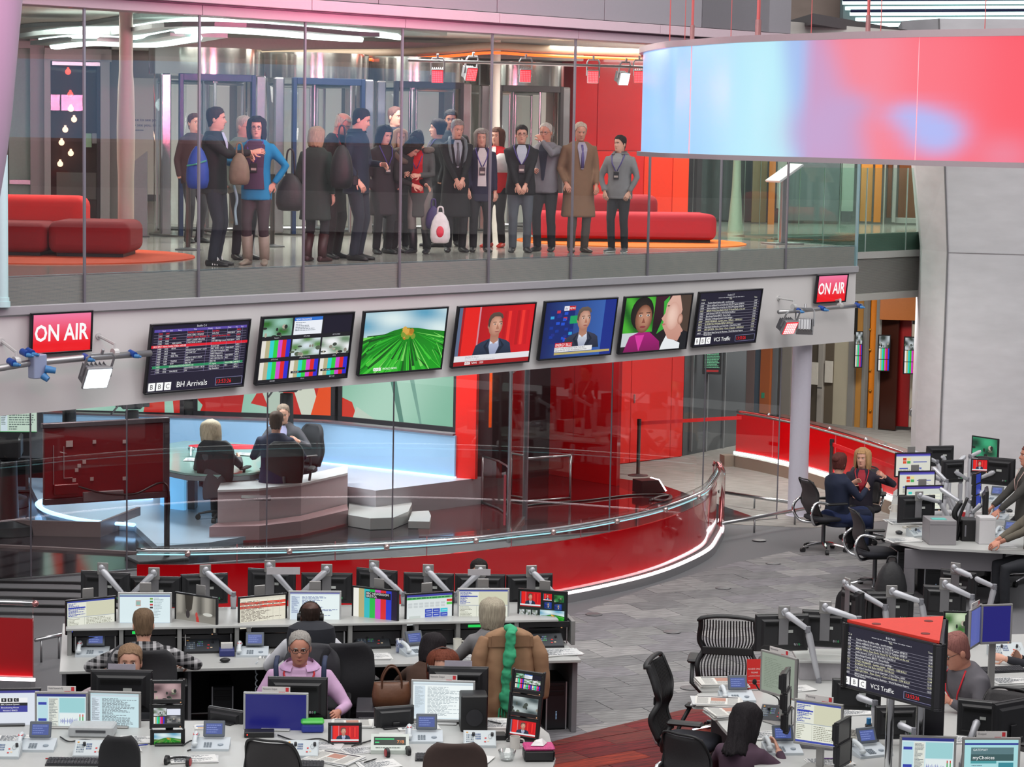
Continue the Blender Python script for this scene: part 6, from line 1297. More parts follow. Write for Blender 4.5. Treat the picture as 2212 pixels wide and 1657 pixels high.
def person(label, loc, rz, H=1.75, top='#22242a', legs='#1f2127', skin='l', hair='#3a2a20', style='short', shoes='#161618', hz=.93, lean=0., side=0., twist=0., head=(0, 0, 0), hl=None, hr=None, el=None, er=None, hem=-.13, coat=None, shirt=None, vee=.42, shirt_to=.2, lanyard=None, badge=True, scarf=None, glasses=False, collar=None, bulk=1., seated=False, feet=None, tie=None, pat=None, knees=None, hs=1.0, name='person', handdir=None, boots=None, hood=None, curl=.6, sleeve=1.0, female=False, far=False, beard=None, skirt=None, open_coat=None, group=None):
    k = H / 1.75; t = T(name, label, 'person', loc, rz, group); t.scale = (k,) * 3
    R_ = Matrix.Translation((0, 0, hz)) @ Matrix.Rotation(radians(side), 4, 'Y') @ Matrix.Rotation(radians(lean), 4, 'X') @ Matrix.Rotation(radians(twist), 4, 'Z')
    wf = .92 if female else 1.0
    def tp(z, th, off=0.):
        a, f, bk = tdim(z); a *= bulk * wf; f *= bulk; bk *= bulk; c, s = cos(th), sin(th)
        e_ = .85; x = (a + off) * (abs(s) ** e_) * (1 if s > 0 else -1); y = -(f + off) * (abs(c) ** e_) if c > 0 else (bk + off) * (abs(c) ** e_)
        if female and c > .2: y -= .022 * exp(-((z - .36) / .07) ** 2) * (c - .2)
        return R_ @ Vector((x, y, z))
    HR = R_ @ Matrix.Translation((0, -.012, .60)) @ Matrix.Rotation(radians(head[0]), 4, 'Z') @ Matrix.Rotation(radians(head[1]), 4, 'X') @ Matrix.Rotation(radians(head[2]), 4, 'Y') @ Matrix.Scale(hs, 4)
    n = 20; b = B(); sk = M(SKIN.get(skin, skin), .5, noise=.05, scale=40)
    lips = M('#a8605a' if skin != 'd' else '#5a2f28', .45, noise=.02)
    # body: torso core, neck and head as one loft, limbs rooted in it
    rings = [[R_ @ Vector((tdim(z)[0] * .8 * wf * sin(a), -tdim(z)[1] * .8 * cos(a), z)) for a in [2 * pi * j / n for j in range(n)]] for z in (-.08, .06, .16, .3, .42, .5, .545)]
    for h in [x[0] for x in HEADT][:4] + [.012, .022, .034, .045, .052, .06, .066, .074, .082, .09, .098, .108, .118, .128, .138, .148, .16, .18, .198, .213, .225, .232]:
        ths = []
        for j in range(n):
            u = j / n * 2 - 1; ths.append(pi * (abs(u) ** 1.25) * (1 if u > 0 else -1) if True else 0)
        rings.append([HR @ hpt(h, th) for th in sorted(ths)])
    # keep the ring order of torso and head alike
    ang = sorted([pi * (abs(j / n * 2 - 1) ** 1.25) * (1 if j / n * 2 - 1 > 0 else -1) for j in range(n)])
    for i, z in enumerate((-.08, .06, .16, .3, .42, .5, .545)): rings[i] = [R_ @ Vector((tdim(z)[0] * .8 * wf * sin(a), -tdim(z)[1] * .8 * cos(a), z)) for a in ang]
    b.loft(rings)
    for s in (-1, 1):
        old = b.X; b.X = HR; b.sph((s * .0775, .012, .098), (.010, .021, .031), 8, 6); b.X = old
    SH = {}
    for s, tg, hint in ((1, hl, el), (-1, hr, er)):
        S = R_ @ Vector((s * .178 * wf * (bulk ** .5), .0, .475))
        tgt = Vector(tg) if tg is not None else S + Vector((s * .07, -.03, -.52)); hv = Vector(hint) if hint is not None else Vector((s * .5, .7, -.5))
        E, Wr = ik(S, tgt, .285, .255, hv); SH[s] = (S, E, Wr)
        b.tube([S - Vector((s * .06, 0, 0)), S, S.lerp(E, .5), E, E.lerp(Wr, .4), Wr], [.04, .045, .04, .036, .034, .026], 8)
        if not far or tg is not None:
            d = (Wr - E).normalized()
            if handdir and s in handdir: d = Vector(handdir[s])
            hand(b, Wr + (Wr - E).normalized() * .012, d, Vector((s * .5, -.6, .5)) if tg is not None else Vector((s, 0, 0)), s if tg is None else -s, curl, 0, .92)
    LG = {}
    for s in (1, -1):
        Hp = Vector((s * .088, 0, hz - .02)); 
        if feet and s in feet: A = Vector(feet[s])
        elif seated: A = Vector((s * .12, -.40, .09))
        else: A = Vector((s * .10, .015 * s, .09))
        Kn, A2 = ik(Hp, A, .425, .41, Vector((s * .1, -1, .35 if seated else .0))); LG[s] = (Hp, Kn, A2)
        b.tube([Hp, Hp.lerp(Kn, .5), Kn, Kn.lerp(A2, .35), A2], [.07, .062, .048, .046, .034], 8)
    body = b.o('body', [sk], t, True)
    # face
    for s in (-1, 1):
        e = B(); e.X = HR; p = hpt(.116, s * .36); e.sph((s * .030, p.y + .004, .116), (.0125, .010, .0085), 10, 6)
        ey = e.o('eye', M('#d8d2cc', .25, noise=.0), t, True); ib = B(); ib.X = HR; ib.sph((s * .030, p.y - .003, .1165), (.006, .005, .0068), 8, 6); ib.o('iris', M('#2a1d18', .2, noise=0), ey, True)
        e = B(); e.X = HR; e.tube([hpt(.1385, s * .17, .002), hpt(.1415, s * .36, .003), hpt(.135, s * .62, .002)], [.0035, .0045, .002], 5); e.o('eyebrow', M(hair if style != 'bald' else '#8a7a70', .8), t, True)
    e = B(); e.X = HR; e.tube([hpt(.049, -.26, .0), hpt(.052, -.1, .002), hpt(.051, 0, .002), hpt(.052, .1, .002), hpt(.049, .26, .0)], [.002, .0055, .0058, .0055, .002], 6); e.o('mouth', lips, t, True)
    if glasses:
        g = B(); g.X = HR
        for s in (-1, 1):
            c = hpt(.114, s * .36, .016); g.tube([(c.x + .023 * cos(a), c.y + .006 * abs(cos(a)) * (1 if cos(a) * s > 0 else 0), .114 + .016 * sin(a)) for a in [2 * pi * j / 14 for j in range(15)]], .0022, 5, False); g.tube([(c.x + s * .023, c.y + .004, .118), (s * .08, .01, .115)], .002, 5)
        g.tube([(-.009, hpt(.116, 0, .004).y, .117), (.009, hpt(.116, 0, .004).y, .117)], .002, 5); g.o('glasses', M('#2a2626' if glasses is True else glasses, .3, .2), t, True)
    # hair
    if style not in ('bald',):
        hb = B(); hb.X = HR; nt = 48; nr = 12; rr = random.Random(int(loc[0] * 997) + 5)
        def low(th):
            a = abs(th)
            if style == 'short': return [.188, .178, .15, .10, .045, .018][0] if a < .5 else (.188 - (a - .5) * .05 if a < 1.0 else (.163 - (a - 1.0) * .13 if a < 1.5 else max(.02, .098 - (a - 1.5) * .1)))
            if style == 'fringe': return max(.03, .12 - (a - 1.2) * .09) if a > 1.2 else .2
            if style == 'recede': return .205 if a < .45 else (.205 - (a - .45) * .07 if a < 1.0 else max(.025, .165 - (a - 1.0) * .13))
            if style == 'bob': return .184 if a < .8 else (.184 - (a - .8) * .6 if a < 1.15 else -.035)
            if style == 'long': return .186 if a < .8 else (.186 - (a - .8) * .6 if a < 1.15 else -.11 - .03 * (a - .7))
            if style == 'up': return .18 if a < .5 else (.17 - (a - .5) * .09 if a < 1.3 else .03)
            return .17
        topcut = .232
        wide = style in ('bob', 'long'); cj = [rr.uniform(-1, 1) * (.007 if wide else .004) for _ in range(nt)]; lj = [rr.uniform(-1, 1) * (.016 if wide else .007) for _ in range(nt)]
        outer = []; 
        for i in range(nr + 1):
            u = i / nr; ring = []
            for j in range(nt):
                th = -pi + 2 * pi * j / nt; lo = low(th) + lj[j] * (abs(th) > .7); tc = topcut if style != 'fringe' else .175
                h = tc + (lo - tc) * (u ** .85); thk = {'short': .013, 'recede': .010, 'fringe': .009, 'bob': .020, 'long': .022, 'up': .022}[style] * (1 - .45 * u if style in ('short', 'recede', 'fringe', 'up') else 1)
                hh = max(h, .10) if style in ('bob', 'long') else h
                if wide: fr_ = min(1, max(0, (abs(th) - 1.0) / .7)); thk = thk * (.55 + .45 * fr_) + .026 * fr_ * max(0, sin(pi * min(1, max(0, (.215 - h) / .26)))) + cj[j] * u
                else: thk += cj[j] * (.4 + .6 * u) * .6
                p = hpt(hh, th, thk, False); p.z = h + (thk * (1 - u) if u < .5 else 0)
                if style in ('bob', 'long') and h < .10:
                    q = (.10 - h); p.x *= 1 + (q * .3 if style == 'long' else -q * .9 * q * 4); p.y *= 1 + (q * .15 if style == 'long' else -q * .5)
                    if style == 'long' and h < 0: p.y += (-h) * .1
                if style == 'long' and h < .1: p.x += .008 * sin(28 * h + j * .9); p.y += .006 * cos(24 * h + j)
                p += Vector((rr.uniform(-1, 1), rr.uniform(-1, 1), rr.uniform(-1, 1))) * .0022
                ring.append(p)
            outer.append(ring)
        inner = [[Vector((p.x * .86, p.y * .86, p.z + .006)) for p in outer[-1]]]
        hb.loft(outer + inner, True, False); V0 = outer[0]
        if style != 'fringe': o0 = len(hb.v); hb.add(V0 + [Vector((0, .01, topcut + .016))], [(j, (j + 1) % nt, nt) for j in range(nt)])
        if style == 'up': hb.sph((0, .10, .17), (.055, .045, .05), 12, 8)
        hb.o('hair', M(hair, .7, noise=.4, scale=110, bump=.5, stretch=(1, 1, .12), spec=.2), t, True)
    if beard:
        bb = B(); bb.X = HR; bb.loft([[hpt(h, th, .003 if abs(th) < 1.2 else -.004) for th in [-1.25 + 2.5 * j / 14 for j in range(15)]] for h in (-.004, .01, .025, .04, .05)], False, False); bb.o('beard', M(beard, .8, noise=.2, scale=90), t, True)
    # clothes
    c = B(); m = 24; of = .016
    zs = [hem, (hem + .0) / 2, .0, .1, .2, .3, .38, .44, .49, .525, .548] + ([.575] if collar != 'none' else [])
    rg = []
    for z in zs:
        fl_ = of + (.05 * (-z - .1) / .5 if z < -.1 else 0) + (.012 if z >= .548 else 0)
        if z < -.1 and not seated:
            base = [R_.inverted() @ tp(-.1, a, fl_) for a in [2 * pi * j / m for j in range(m)]]; rg.append([(R_ @ Vector((p.x, p.y, -.1))) + Vector((0, 0, z + .1)) for p in base])
        else: rg.append([tp(z, a, fl_) for a in [2 * pi * j / m for j in range(m)]])
    c.loft(rg)
    for s in (1, -1):
        S, E, Wr = SH[s]; a_ = .058 * (bulk ** .5)
        c.tube([S - (R_.to_3x3() @ Vector((s * .09, 0, .005))), S, S.lerp(E, .5), E, E.lerp(Wr, .5), E.lerp(Wr, sleeve * .97)], [.062, a_ + .007, a_, .050, .044, .038], 10)
    vox = .022 if far else .017
    tc = cloth(t, c, coat or 'jacket', top, vox, .010, pat)
    if shirt:
        q = B(); rows = []
        zs_ = [shirt_to + (.565 - shirt_to) * i / 9 for i in range(10)]
        for i, z in enumerate(zs_):
            w = (.05 + vee * .7 * (i / 9) ** .8) if open_coat is None else open_coat; rows.append([tp(z, -w + 2 * w * j / 6, of + .013 + (.006 if z > .54 else 0)) for j in range(7)])
        inn = [[p + (R_.to_3x3() @ Vector((0, .03, 0))) for p in r_] for r_ in rows]
        for i in range(9):
            q.add(rows[i] + rows[i + 1], [(j, j + 1, j + 8, j + 7) for j in range(6)])
        q.o('shirt', M(shirt, .8, noise=.05, scale=50), t, True)
        if tie: q = B(); q.tube([tp(z, 0, of + .018) for z in (.53, .48, .36, .22)], [.016, .013, .02, .024], 6, True, .3); q.o('tie', M(tie, .6), t, True)
    if collar and collar != 'none':
        q = B(); q.loft([[tp(.545, a, .022 + .004 * cos(a)) for a in [.35 + (2 * pi - .7) * j / 16 for j in range(17)]], [tp(.60, a, .028) for a in [.42 + (2 * pi - .84) * j / 16 for j in range(17)]], [tp(.555, a, .045) for a in [.36 + (2 * pi - .72) * j / 16 for j in range(17)]]], False, False); q.o('collar', M(collar, .85, noise=.08), t, True)
    if hood: q = B(); q.tube([tp(.53, a, .045) + Vector((0, 0, .03 * cos(a / 2))) for a in [.5 + (2 * pi - 1.0) * j / 14 for j in range(15)]], [.03] + [.045] * 13 + [.03], 8); q.o('hood_trim', M(hood, .95, noise=.2, scale=60, bump=.5), t, True)
    if scarf:
        q = B(); q.tube([tp(.25, -.38, .03), tp(.45, -.48, .035), tp(.55, -.8, .04), tp(.585, -2, .03), tp(.59, pi, .03), tp(.585, 2, .03), tp(.55, .8, .04), tp(.45, .48, .035), tp(.2, .38, .03)], [.03, .034, .036, .034, .034, .034, .036, .034, .03], 8, True, .6); q.o('scarf', M(scarf, .9, noise=.15, scale=40, bump=.3), t, True)
    if lanyard:
        q = B(); q.tube([tp(.575, -1.1, .022), tp(.54, -.65, .034), tp(.42, -.26, .038), tp(.30, -.03, .04)], .008, 5, True, .5).tube([tp(.575, 1.1, .022), tp(.54, .65, .034), tp(.42, .26, .038), tp(.30, .03, .04)], .008, 5, True, .5); ly = q.o('lanyard', M(lanyard, .6), t, True)
        if badge:
            q = B(); q.X = Matrix.Translation(tp(.235, 0, .045)) @ R_.to_3x3().to_4x4(); q.box(-.042, .042, -.003, .003, -.055, .055, .002); bd = q.o('badge', M('#2c2a2e', .4), t); q = B(); q.X = Matrix.Translation(tp(.235, 0, .045)) @ R_.to_3x3().to_4x4(); q.box(-.032, .032, -.005, -.003, -.03, .0); q.o('badge_print', M('#b8a8a0', .5), bd)
    if skirt:
        q = B(); z0 = hz + .02
        if seated: q.loft([[Vector((w * cos(a), y, z0 - d + (.10 + d) * .5 * (1 + sin(a)) - .02)) for a in [2 * pi * j / 20 for j in range(20)]] for y, w, d in ((.16, .17, .08), (.05, .22, .12), (-.2, .23, .16), (-.42, .21, .24), (-.5, .17, .3))])
        else: q.loft([[Vector(((.17 + .05 * u) * sin(a), (.12 + .05 * u) * cos(a), z0 - .45 * u)) for a in [2 * pi * j / 20 for j in range(20)]] for u in (0, .5, 1)])
        cloth(t, q, 'skirt', skirt, .02, .02)
    q = B(); q.loft([[Vector((.165 * bulk * sin(a), .12 * bulk * cos(a), hz + z)) for a in [2 * pi * j / 16 for j in range(16)]] for z in (-.1, -.03, .06)])
    for s in (1, -1):
        Hp, Kn, A = LG[s]; cuff = A.lerp(Kn, .0) + Vector((0, 0, -.035)) if not boots else A.lerp(Kn, .62)
        q.tube([Hp + Vector((0, 0, .03)), Hp.lerp(Kn, .15), Hp.lerp(Kn, .55), Kn, Kn.lerp(A, .4), cuff], [.09, .098, .086, .068, .064, .058], 10)
    cloth(t, q, 'trousers', legs, .024 if far else .02, .010)
    for s in (1, -1):
        A = LG[s][2]; q = B(); yw = s * .18; f_ = Vector((sin(yw), -cos(yw), 0)); l_ = Vector((f_.y, -f_.x, 0))
        prof = [(-.075, .03, .03, .07), (-.05, .04, .035, .085), (.02, .042, .0, .09), (.09, .046, 0, .065), (.15, .046, 0, .05), (.19, .036, 0, .04), (.205, .015, .01, .03)]
        q.loft([[A + f_ * u + l_ * (w * cos(a)) + Vector((0, 0, -.09 + (hgt * .5) + hgt * .5 * sin(a))) for a in [2 * pi * j / 12 for j in range(12)]] for u, w, _, hgt in prof])
        if boots: q.tube([A + Vector((0, 0, -.03)), A + Vector((0, 0, .08)), A.lerp(LG[s][1], .66)], [.06, .062, .07], 10)
        sh = q.o('boot' if boots else 'shoe', M(boots or {'stripe': '#1a1a1c', 'canvas': '#4a4c50'}.get(shoes, shoes), .5, noise=.08), t, True)
        if shoes == 'stripe':
            for u in (.03, .06, .09): q = B(); q.tube([A + f_ * u + l_ * .046 + Vector((0, 0, -.075)), A + f_ * (u - .02) + Vector((0, 0, .008)), A + f_ * u - l_ * .046 + Vector((0, 0, -.075))], .006, 5); q.o('white_stripe', M('#d8d8d8', .6), sh)
        if shoes == 'canvas': q = B(); q.loft([[A + f_ * u + l_ * (w * 1.06 * cos(a)) + Vector((0, 0, -.09 + .012 + .012 * sin(a))) for a in [2 * pi * j / 12 for j in range(12)]] for u, w, _, hgt in prof]); q.o('white_sole', M('#d8d8d6', .6), sh)
    return t
def seated_at(label, px, ytop, Y, rz, H=1.8, z0=0., **kw):
    """a seated person whose head top is seen at (px, ytop) at depth Y"""
    q = atY(px, ytop, Y); k = H / 1.75; ln = radians(kw.get('lean', 0)); hd = (.60 + .235 * kw.get('hs', 1.0)) * cos(ln) + .01
    hz = (q.z - z0) / k - hd; kw.setdefault('hz', hz); off = Vector((0, -.8 * sin(ln) * k, 0)); off.rotate(Euler((0, 0, rz))); off = Vector((off.x, off.y, 0))
    return person(label, (q.x - off.x, q.y - off.y, z0), rz, H, seated=True, **kw)
# ================================================================== visitors on the balcony
D = radians
def vis(label, px, fy, rz, H, **kw): p = at(px, fy, BZ); return person(label, (p.x, p.y, BZ), D(rz), H, **kw)
PURP = '#4a3a86'
vis('man in a dark jacket pointing, with a blue bag on his back', 462, 574, 78, 1.80, head=(12, 4, 0), top='#26282a', legs='#1d222e', hair='#3a2c26', shoes='stripe', hl=(-.08, -.42, 1.24), hr=(-.12, -.48, 1.28), shirt='#b8c0d8', vee=.3, shirt_to=.35, el=(.5, .4, -.8), er=(-.4, .5, -.9), skin='l')
vis('older grey haired man in glasses behind the woman in the blue jacket', 522, 560, 40, 1.72, top='#6d7468', hair='#b0a296', style='recede', glasses=True, head=(20, 10, 0), skin='l', far=True)
vis('woman in a bright blue jacket with plum top, hand on hip', 553, 572, -6, 1.70, top='#0d7fae', legs='#41343a', hair='#2c1f22', style='long', female=True, bulk=1.08, boots='#8d7f72', shoes='#8d7f72', shirt='#4b3550', open_coat=.62, shirt_to=-.02, lanyard='#5a3f98', hl=(.22, -.04, .98), el=(1, .25, .1), hr=(-.24, -.2, 1.22), er=(-.9, .3, -.6), head=(10, 4, 0), hem=-.15, glasses=True)
vis('woman with fair straight hair in a dark green coat, seen from behind', 680, 565, 158, 1.60, top='#25302b', legs='#17181c', hair='#9c8468', style='bob', female=True, hem=-.38, head=(-8, 12, 0), shoes='#3a1a1c', boots='#3a1a1c', bulk=1.1)
vis('bald man in glasses and a dark coat, bending forward beside the green coat woman', 716, 558, 55, 1.80, top='#26221f', legs='#201d1c', hair='#b9a898', style='fringe', glasses=True, head=(15, 22, 0), lean=8, hem=-.35, lanyard='#b01820', badge=False, skin='r', hl=(.1, -.3, 1.02), hr=(-.12, -.28, 1.0))
vis('tall man in a navy uniform jacket with a shoulder patch, looking down', 768, 562, 70, 1.84, top='#1c2738', legs='#1f2632', hair='#241d1c', head=(14, 20, 0), hem=-.16, collar='#1a2434', hl=(.05, -.3, 1.12), hr=(-.26, -.14, .93), er=(-.3, .8, -.2), skin='l')
vis('woman with dark hair and hat in a dark coat behind the crouching visitor', 825, 548, 30, 1.64, top='#2b2429', legs='#17171b', hair='#241c1e', style='long', female=True, lanyard=PURP, hem=-.4, head=(10, 18, 0), far=True)
vis('fair haired woman half hidden behind the dark hooded coat', 861, 541, 10, 1.60, top='#3a3236', hair='#a88a70', style='long', female=True, far=True, head=(5, 4, 0))
vis('visitor in a dark coat with a furry hood, bending low', 842, 546, 55, 1.60, top='#1e1b1c', legs='#1a1a1d', hair='#241d1c', style='bob', female=True, lean=30, head=(0, 25, 0), hem=-.4, hood='#5a4c42', hl=(.12, -.55, .98), hr=(-.12, -.5, .98), bulk=1.15)
vis('woman in an open grey parka over a red top, looking at her hands', 907, 547, -18, 1.60, top='#4b4f4d', legs='#76736e', hair='#2b2020', style='up', female=True, shirt='#c00d1c', open_coat=.45, shirt_to=-.05, hem=-.4, head=(-5, 34, 0), lean=6, hood='#6d645c', hl=(.1, -.34, 1.12), hr=(-.1, -.34, 1.14), boots='#26282c', shoes='#26282c', lanyard=PURP, badge=False)
vis('grey haired man in a black overcoat with a grey scarf', 982, 544, 12, 1.74, top='#17181b', legs='#15161a', hair='#8b8580', head=(10, 14, 0), hem=-.46, scarf='#6b7478', shirt='#9aa0a8', tie='#5a5a60', vee=.34, hl=(.04, -.30, .98), hr=(-.04, -.30, .95), el=(.8, .3, -.4), er=(-.8, .3, -.4), skin='l')
vis('dark haired tall man behind the man in the scarf', 970, 531, 0, 1.88, top='#1b1b1e', hair='#241c1a', head=(0, 8, 0), far=True, skin='m')
vis('dark haired woman in profile beside the tall dark haired man', 943, 533, -75, 1.74, top='#1a1a1e', hair='#2a1f1e', style='up', female=True, far=True, lanyard=PURP, badge=False)
vis('grey haired woman in a navy jacket between the scarf man and the black jacket man', 1036, 544, 8, 1.62, top='#23223a', legs='#17171c', hair='#8d8680', style='bob', female=True, shirt='#c8c0c0', open_coat=.3, shirt_to=.02, lanyard=PURP, head=(-6, 6, 0), hem=-.2, hl=(.2, -.1, .86), hr=(-.2, -.14, .9))
vis('woman with wavy brown hair in a red top behind the navy jacket woman', 1070, 534, -25, 1.64, top='#c4141c', legs='#1c1a1e', hair='#4a2c20', style='long', female=True, far=True, shoes='#d03018', shirt='#d8d0cc', vee=.2)
vis('man in a black jacket and blue jeans with hands clasped and a badge', 1122, 545, 3, 1.68, top='#19191d', legs='#4a5058', hair='#241f1e', shirt='#aeb4c0', vee=.4, shirt_to=.3, lanyard=PURP, glasses=True, hl=(.03, -.31, .86), hr=(-.03, -.31, .84), el=(.9, .4, -.3), er=(-.9, .4, -.3), bulk=1.15, head=(0, 5, 0), skin='l', shoes='#202124')
vis('white haired man in a grey blazer with his hand at his mouth', 1176, 543, -18, 1.72, top='#77747a', legs='#1c1c22', hair='#b5aca4', style='recede', glasses=True, hl=(.0, -.2, 1.52), el=(1, .1, -.9), hr=(-.1, -.24, 1.12), shirt='#26283a', vee=.4, shirt_to=.05, head=(-5, 10, 0), skin='r')
vis('white haired man in a tan overcoat looking down', 1247, 545, 15, 1.74, top='#7a5a44', legs='#4a403c', hair='#b4a090', style='recede', head=(-6, 16, 0), hem=-.45, shirt='#9a90a0', vee=.34, tie='#5a4a80', hl=(.2, -.16, .92), hr=(-.22, -.14, .94), bulk=1.12, skin='r', shoes='#3a2c26')
vis('boy in a grey zipped jacket, black trousers and canvas shoes', 1335, 545, -22, 1.57, top='#7c7a7c', legs='#1c1c22', hair='#231a18', shirt='#8c8a8c', lanyard=PURP, head=(-22, 2, 0), hl=(.2, -.12, .92), hr=(-.2, -.12, .92), el=(.95, .3, .1), er=(-.95, .3, .1), shoes='canvas', hem=-.12, collar='#6a6668', bulk=1.08, skin='l')
vis('man in dark clothes standing back by the third revolving door', 848, 520, 30, 1.92, top='#2c2430', hair='#6a4a44', style='recede', far=True, head=(20, 6, 0))
vis('man in a dark red jacket standing back beside the first revolving door', 418, 524, 40, 1.76, top='#3c262a', legs='#222026', hair='#4a2c26', far=True)
# what they carry
def bag_soft(name, label, px, py, Y, r, col, strap=None, cat='bag', rz=0.):
    q = atY(px, py, Y); t = T(name, label, cat, q, rz); rx, ry, rz_ = r; b = B()
    b.loft([[(rx * w * (abs(cos(a)) ** .7) * (1 if cos(a) > 0 else -1), ry * w * sin(a), rz_ * z) for a in [2 * pi * k / 16 for k in range(16)]] for z, w in ((-1, .55), (-.93, .85), (-.6, 1.0), (-.1, .98), (.4, .82), (.75, .55), (.95, .28), (1.0, .2))])
    o = b.o('bag_body', M(col, .6, noise=.12, scale=18, bump=.4), t, True)
    if strap: B().tube(spline([(-rx * .3, 0, rz_ * .9), (-rx * .2, -.02, rz_ * 1.0 + strap), (rx * .2, -.02, rz_ * 1.0 + strap), (rx * .3, 0, rz_ * .9)], 5), .012, 6).o('strap', M(col, .6, noise=.1), t, True)
    return t
t = bag_soft('drawstring_bag', 'blue drawstring bag hanging on the pointing man', 427, 362, 26.3, (.13, .12, .24), '#2c4aa0'); B().tube([(-.11, -.08, .02), (.0, -.13, .04), (.11, -.08, .08)], .01, 6).o('green_trim', M('#4aa08a', .5), t)
bag_soft('handbag', 'beige handbag held in front of the blue jacket woman', 517, 365, 26.4, (.12, .08, .18), '#7a6a58', .1)
tag(B().tube(spline([tuple(atY(x, y, 26.6)) for x, y in ((505, 400), (512, 430), (508, 455), (511, 486))], 5), .032, 8, True, .5).o('pale_scarf', M('#8aa3ac', .9, noise=.1), None, True), 'pale blue fringed scarf hanging below the beige handbag', 'scarf')
bag_soft('shoulder_bag', 'black shoulder bag of the green coat woman', 627, 415, 27.3, (.17, .1, .22), '#1f1d1f', .25)
bag_soft('shoulder_bag', 'black bag behind the navy uniform man', 738, 360, 27.7, (.14, .1, .26), '#17171a', .2)
t = bag_soft('carrier_bag', 'white carrier bag with a red mark at the parka woman', 951, 492, 29.9, (.13, .06, .2), '#dcd8d8', .06); B().sph((.0, -.058, -.05), (.05, .012, .075), 10, 6).o('red_mark', M('#d83048', .5), t, True)
bag_soft('carrier_bag', 'purple carrier bag behind the white one', 936, 470, 30.2, (.1, .06, .15), '#3a2a62', .08)
bag_soft('white_bundle', 'white folded coat on the arm of the woman in red', 1084, 352, 31.7, (.16, .12, .13), '#cfcac8', None, 'coat')
q = atY(768, 389, 27.4); tag(B().box(-.03, .03, -.02, .02, -.06, .05, .006).cyl((.02, 0, .05), (.02, 0, .12), .007, n=6).o('belt_radio', M('#151518', .4), None, False, q), 'black radio on the belt of the navy uniform man', 'radio')
# ================================================================== newsroom desks, monitors and people
def wear(who, o): o.parent = who; o.matrix_parent_inverse = who.matrix_basis.inverted(); return o
class Fr:
    """a desk's own frame: u along its front, v away from it"""
    def __init__(s, o, ang): s.o = Vector(o); s.a = ang; s.x = Vector((cos(ang), sin(ang))); s.y = Vector((-sin(ang), cos(ang)))
    def p(s, u, v, z=0.): q = s.o + s.x * u + s.y * v; return Vector((q.x, q.y, z))
    def Y(s, px, py, v): a, c = s.p(0, v), s.p(1, v); return seg_x(px, py, a, c).y
    def u(s, px, py, v): a, c = s.p(0, v), s.p(1, v); q = seg_x(px, py, a, c); return (Vector((q.x, q.y)) - s.o).dot(s.x)
# ---------------------------------------------------------------- desk A: the back row
A = Fr((-4.02, 20.40), atan2(.85, 4.71)); AL = 4.79
t = T('long_desk', 'long white two level desk in front of the red counter', 'desk', (A.o.x, A.o.y, 0), A.a)
B().box(0, AL, 0, 2.05, .70, .73, .004).o('worktop', DESKW, t); B().box(.05, AL - .1, .60, 1.45, .965, .99, .004).o('shelf', DESKW, t)
us = [A.u(x, 1370, .62) for x in (150, 262, 388, 512, 538, 640, 757, 874, 900, 990, 1116, 1238)]
for i, u in enumerate(us): B().box(u - .02, u + .02, .62, 1.1, .73, .965, .003).o('divider', RACKG, t)
B().box(us[0], us[-1], 1.05, 1.08, .73, .965).o('bay_back', BLACK, t)
for i, (a, c) in enumerate(zip(us, us[1:])):
    if c - a > .15:
        r_ = B().box(a + .03, c - .03, .66, .7, .90, .955, .003).o('rack_unit', M('#1c1c1f', .4), t); r2 = B().box(a + .03, c - .03, .72, .76, .75, .88, .003).o('rack_unit', M('#232327', .4), t)
        if i in (1, 5, 9): B().box(a + .1, a + .25, .655, .66, .915, .94).o('green_display', M('#20c050', .4, noise=0, emit=.9), r_)
        if i in (0, 2, 5, 7, 10): B().box(a + .05, a + .06, .65, .66, .74, .9).box(c - .06, c - .05, .65, .66, .74, .9).o('rack_rails', STEEL, t)
for u, w in ((0.02, .04), (AL - .06, .05), (1.15, .03), (2.4, .03), (3.6, .03)): B().box(u, u + w, .1, 1.95, 0.012, .70, .003).o('leg_panel', PANELG if u else DESKE, t)
B().box(.05, AL - .1, 1.2, 1.23, .012, .70).o('modesty_panel', M('#2a282c', .6), t)
for x in (300, 640, 940): pass
MY = .80
yel = lambda P: pic_mail(P, 3)
def pic_web(P):
    P.rect(0, 0, 1, 1, '#ddeef2'); P.rect(0, .92, 1, .96, '#4a5a9a'); P.rect(0, .96, 1, 1, '#b8d0d8'); P.rect(0, 0, 1, .04, '#3a7ac0'); P.rect(.32, .6, .42, .8, '#c8a8a0'); P.rect(.33, .64, .41, .76, '#8fb8b0')
    for i, c in enumerate(('#7aa858', '#3a8a48', '#c02c30', '#3a3c40')): P.rect(.6, .82 - i * .1, .66, .88 - i * .1, c)
    P.lines(.68, .2, .9, .9, 14, '#98a8b0', .4, 4)
def pic_palace(P):
    P.grid(0, 0, 1, 1, lambda u, v: [a + (b - a) * min(1, max(0, .4 + .5 * sin(18 * u) * (v > .45) + .2 * v)) for a, b in zip(lin('#4f4c46'), lin('#a09c92'))]); P.poly([(.22, 1), (.25, .6), (.32, .5), (.4, .6), (.44, 1)], '#3a3630'); P.rect(0, 0, 1, .38, '#7d7a72', '#8f8b82'); P.ell(.3, .44, .05, .12, '#3a3436'); P.poly([(.5, .4), (.56, .42), (.6, .2), (.68, .08), (.58, .05), (.52, .18)], '#b82c24'); P.ell(.52, .45, .03, .08, '#b8403a'); P.ell(.8, .5, .12, .05, '#c8c8c0')
def pic_brbars(P): pic_bars(P, ['#efefe6', '#b4ab7c', '#2cb8c0', '#20b848', '#c848c0', '#d82428', '#2838c8', '#1c1030']); P.rect(.28, .72, .86, .92, '#101018'); P.text('BBC NEWSROOM', .3, .83, .07, '#f0f0f0', .54); P.text('BRISTOL', .3, .74, .07, '#f0f0f0', .3)
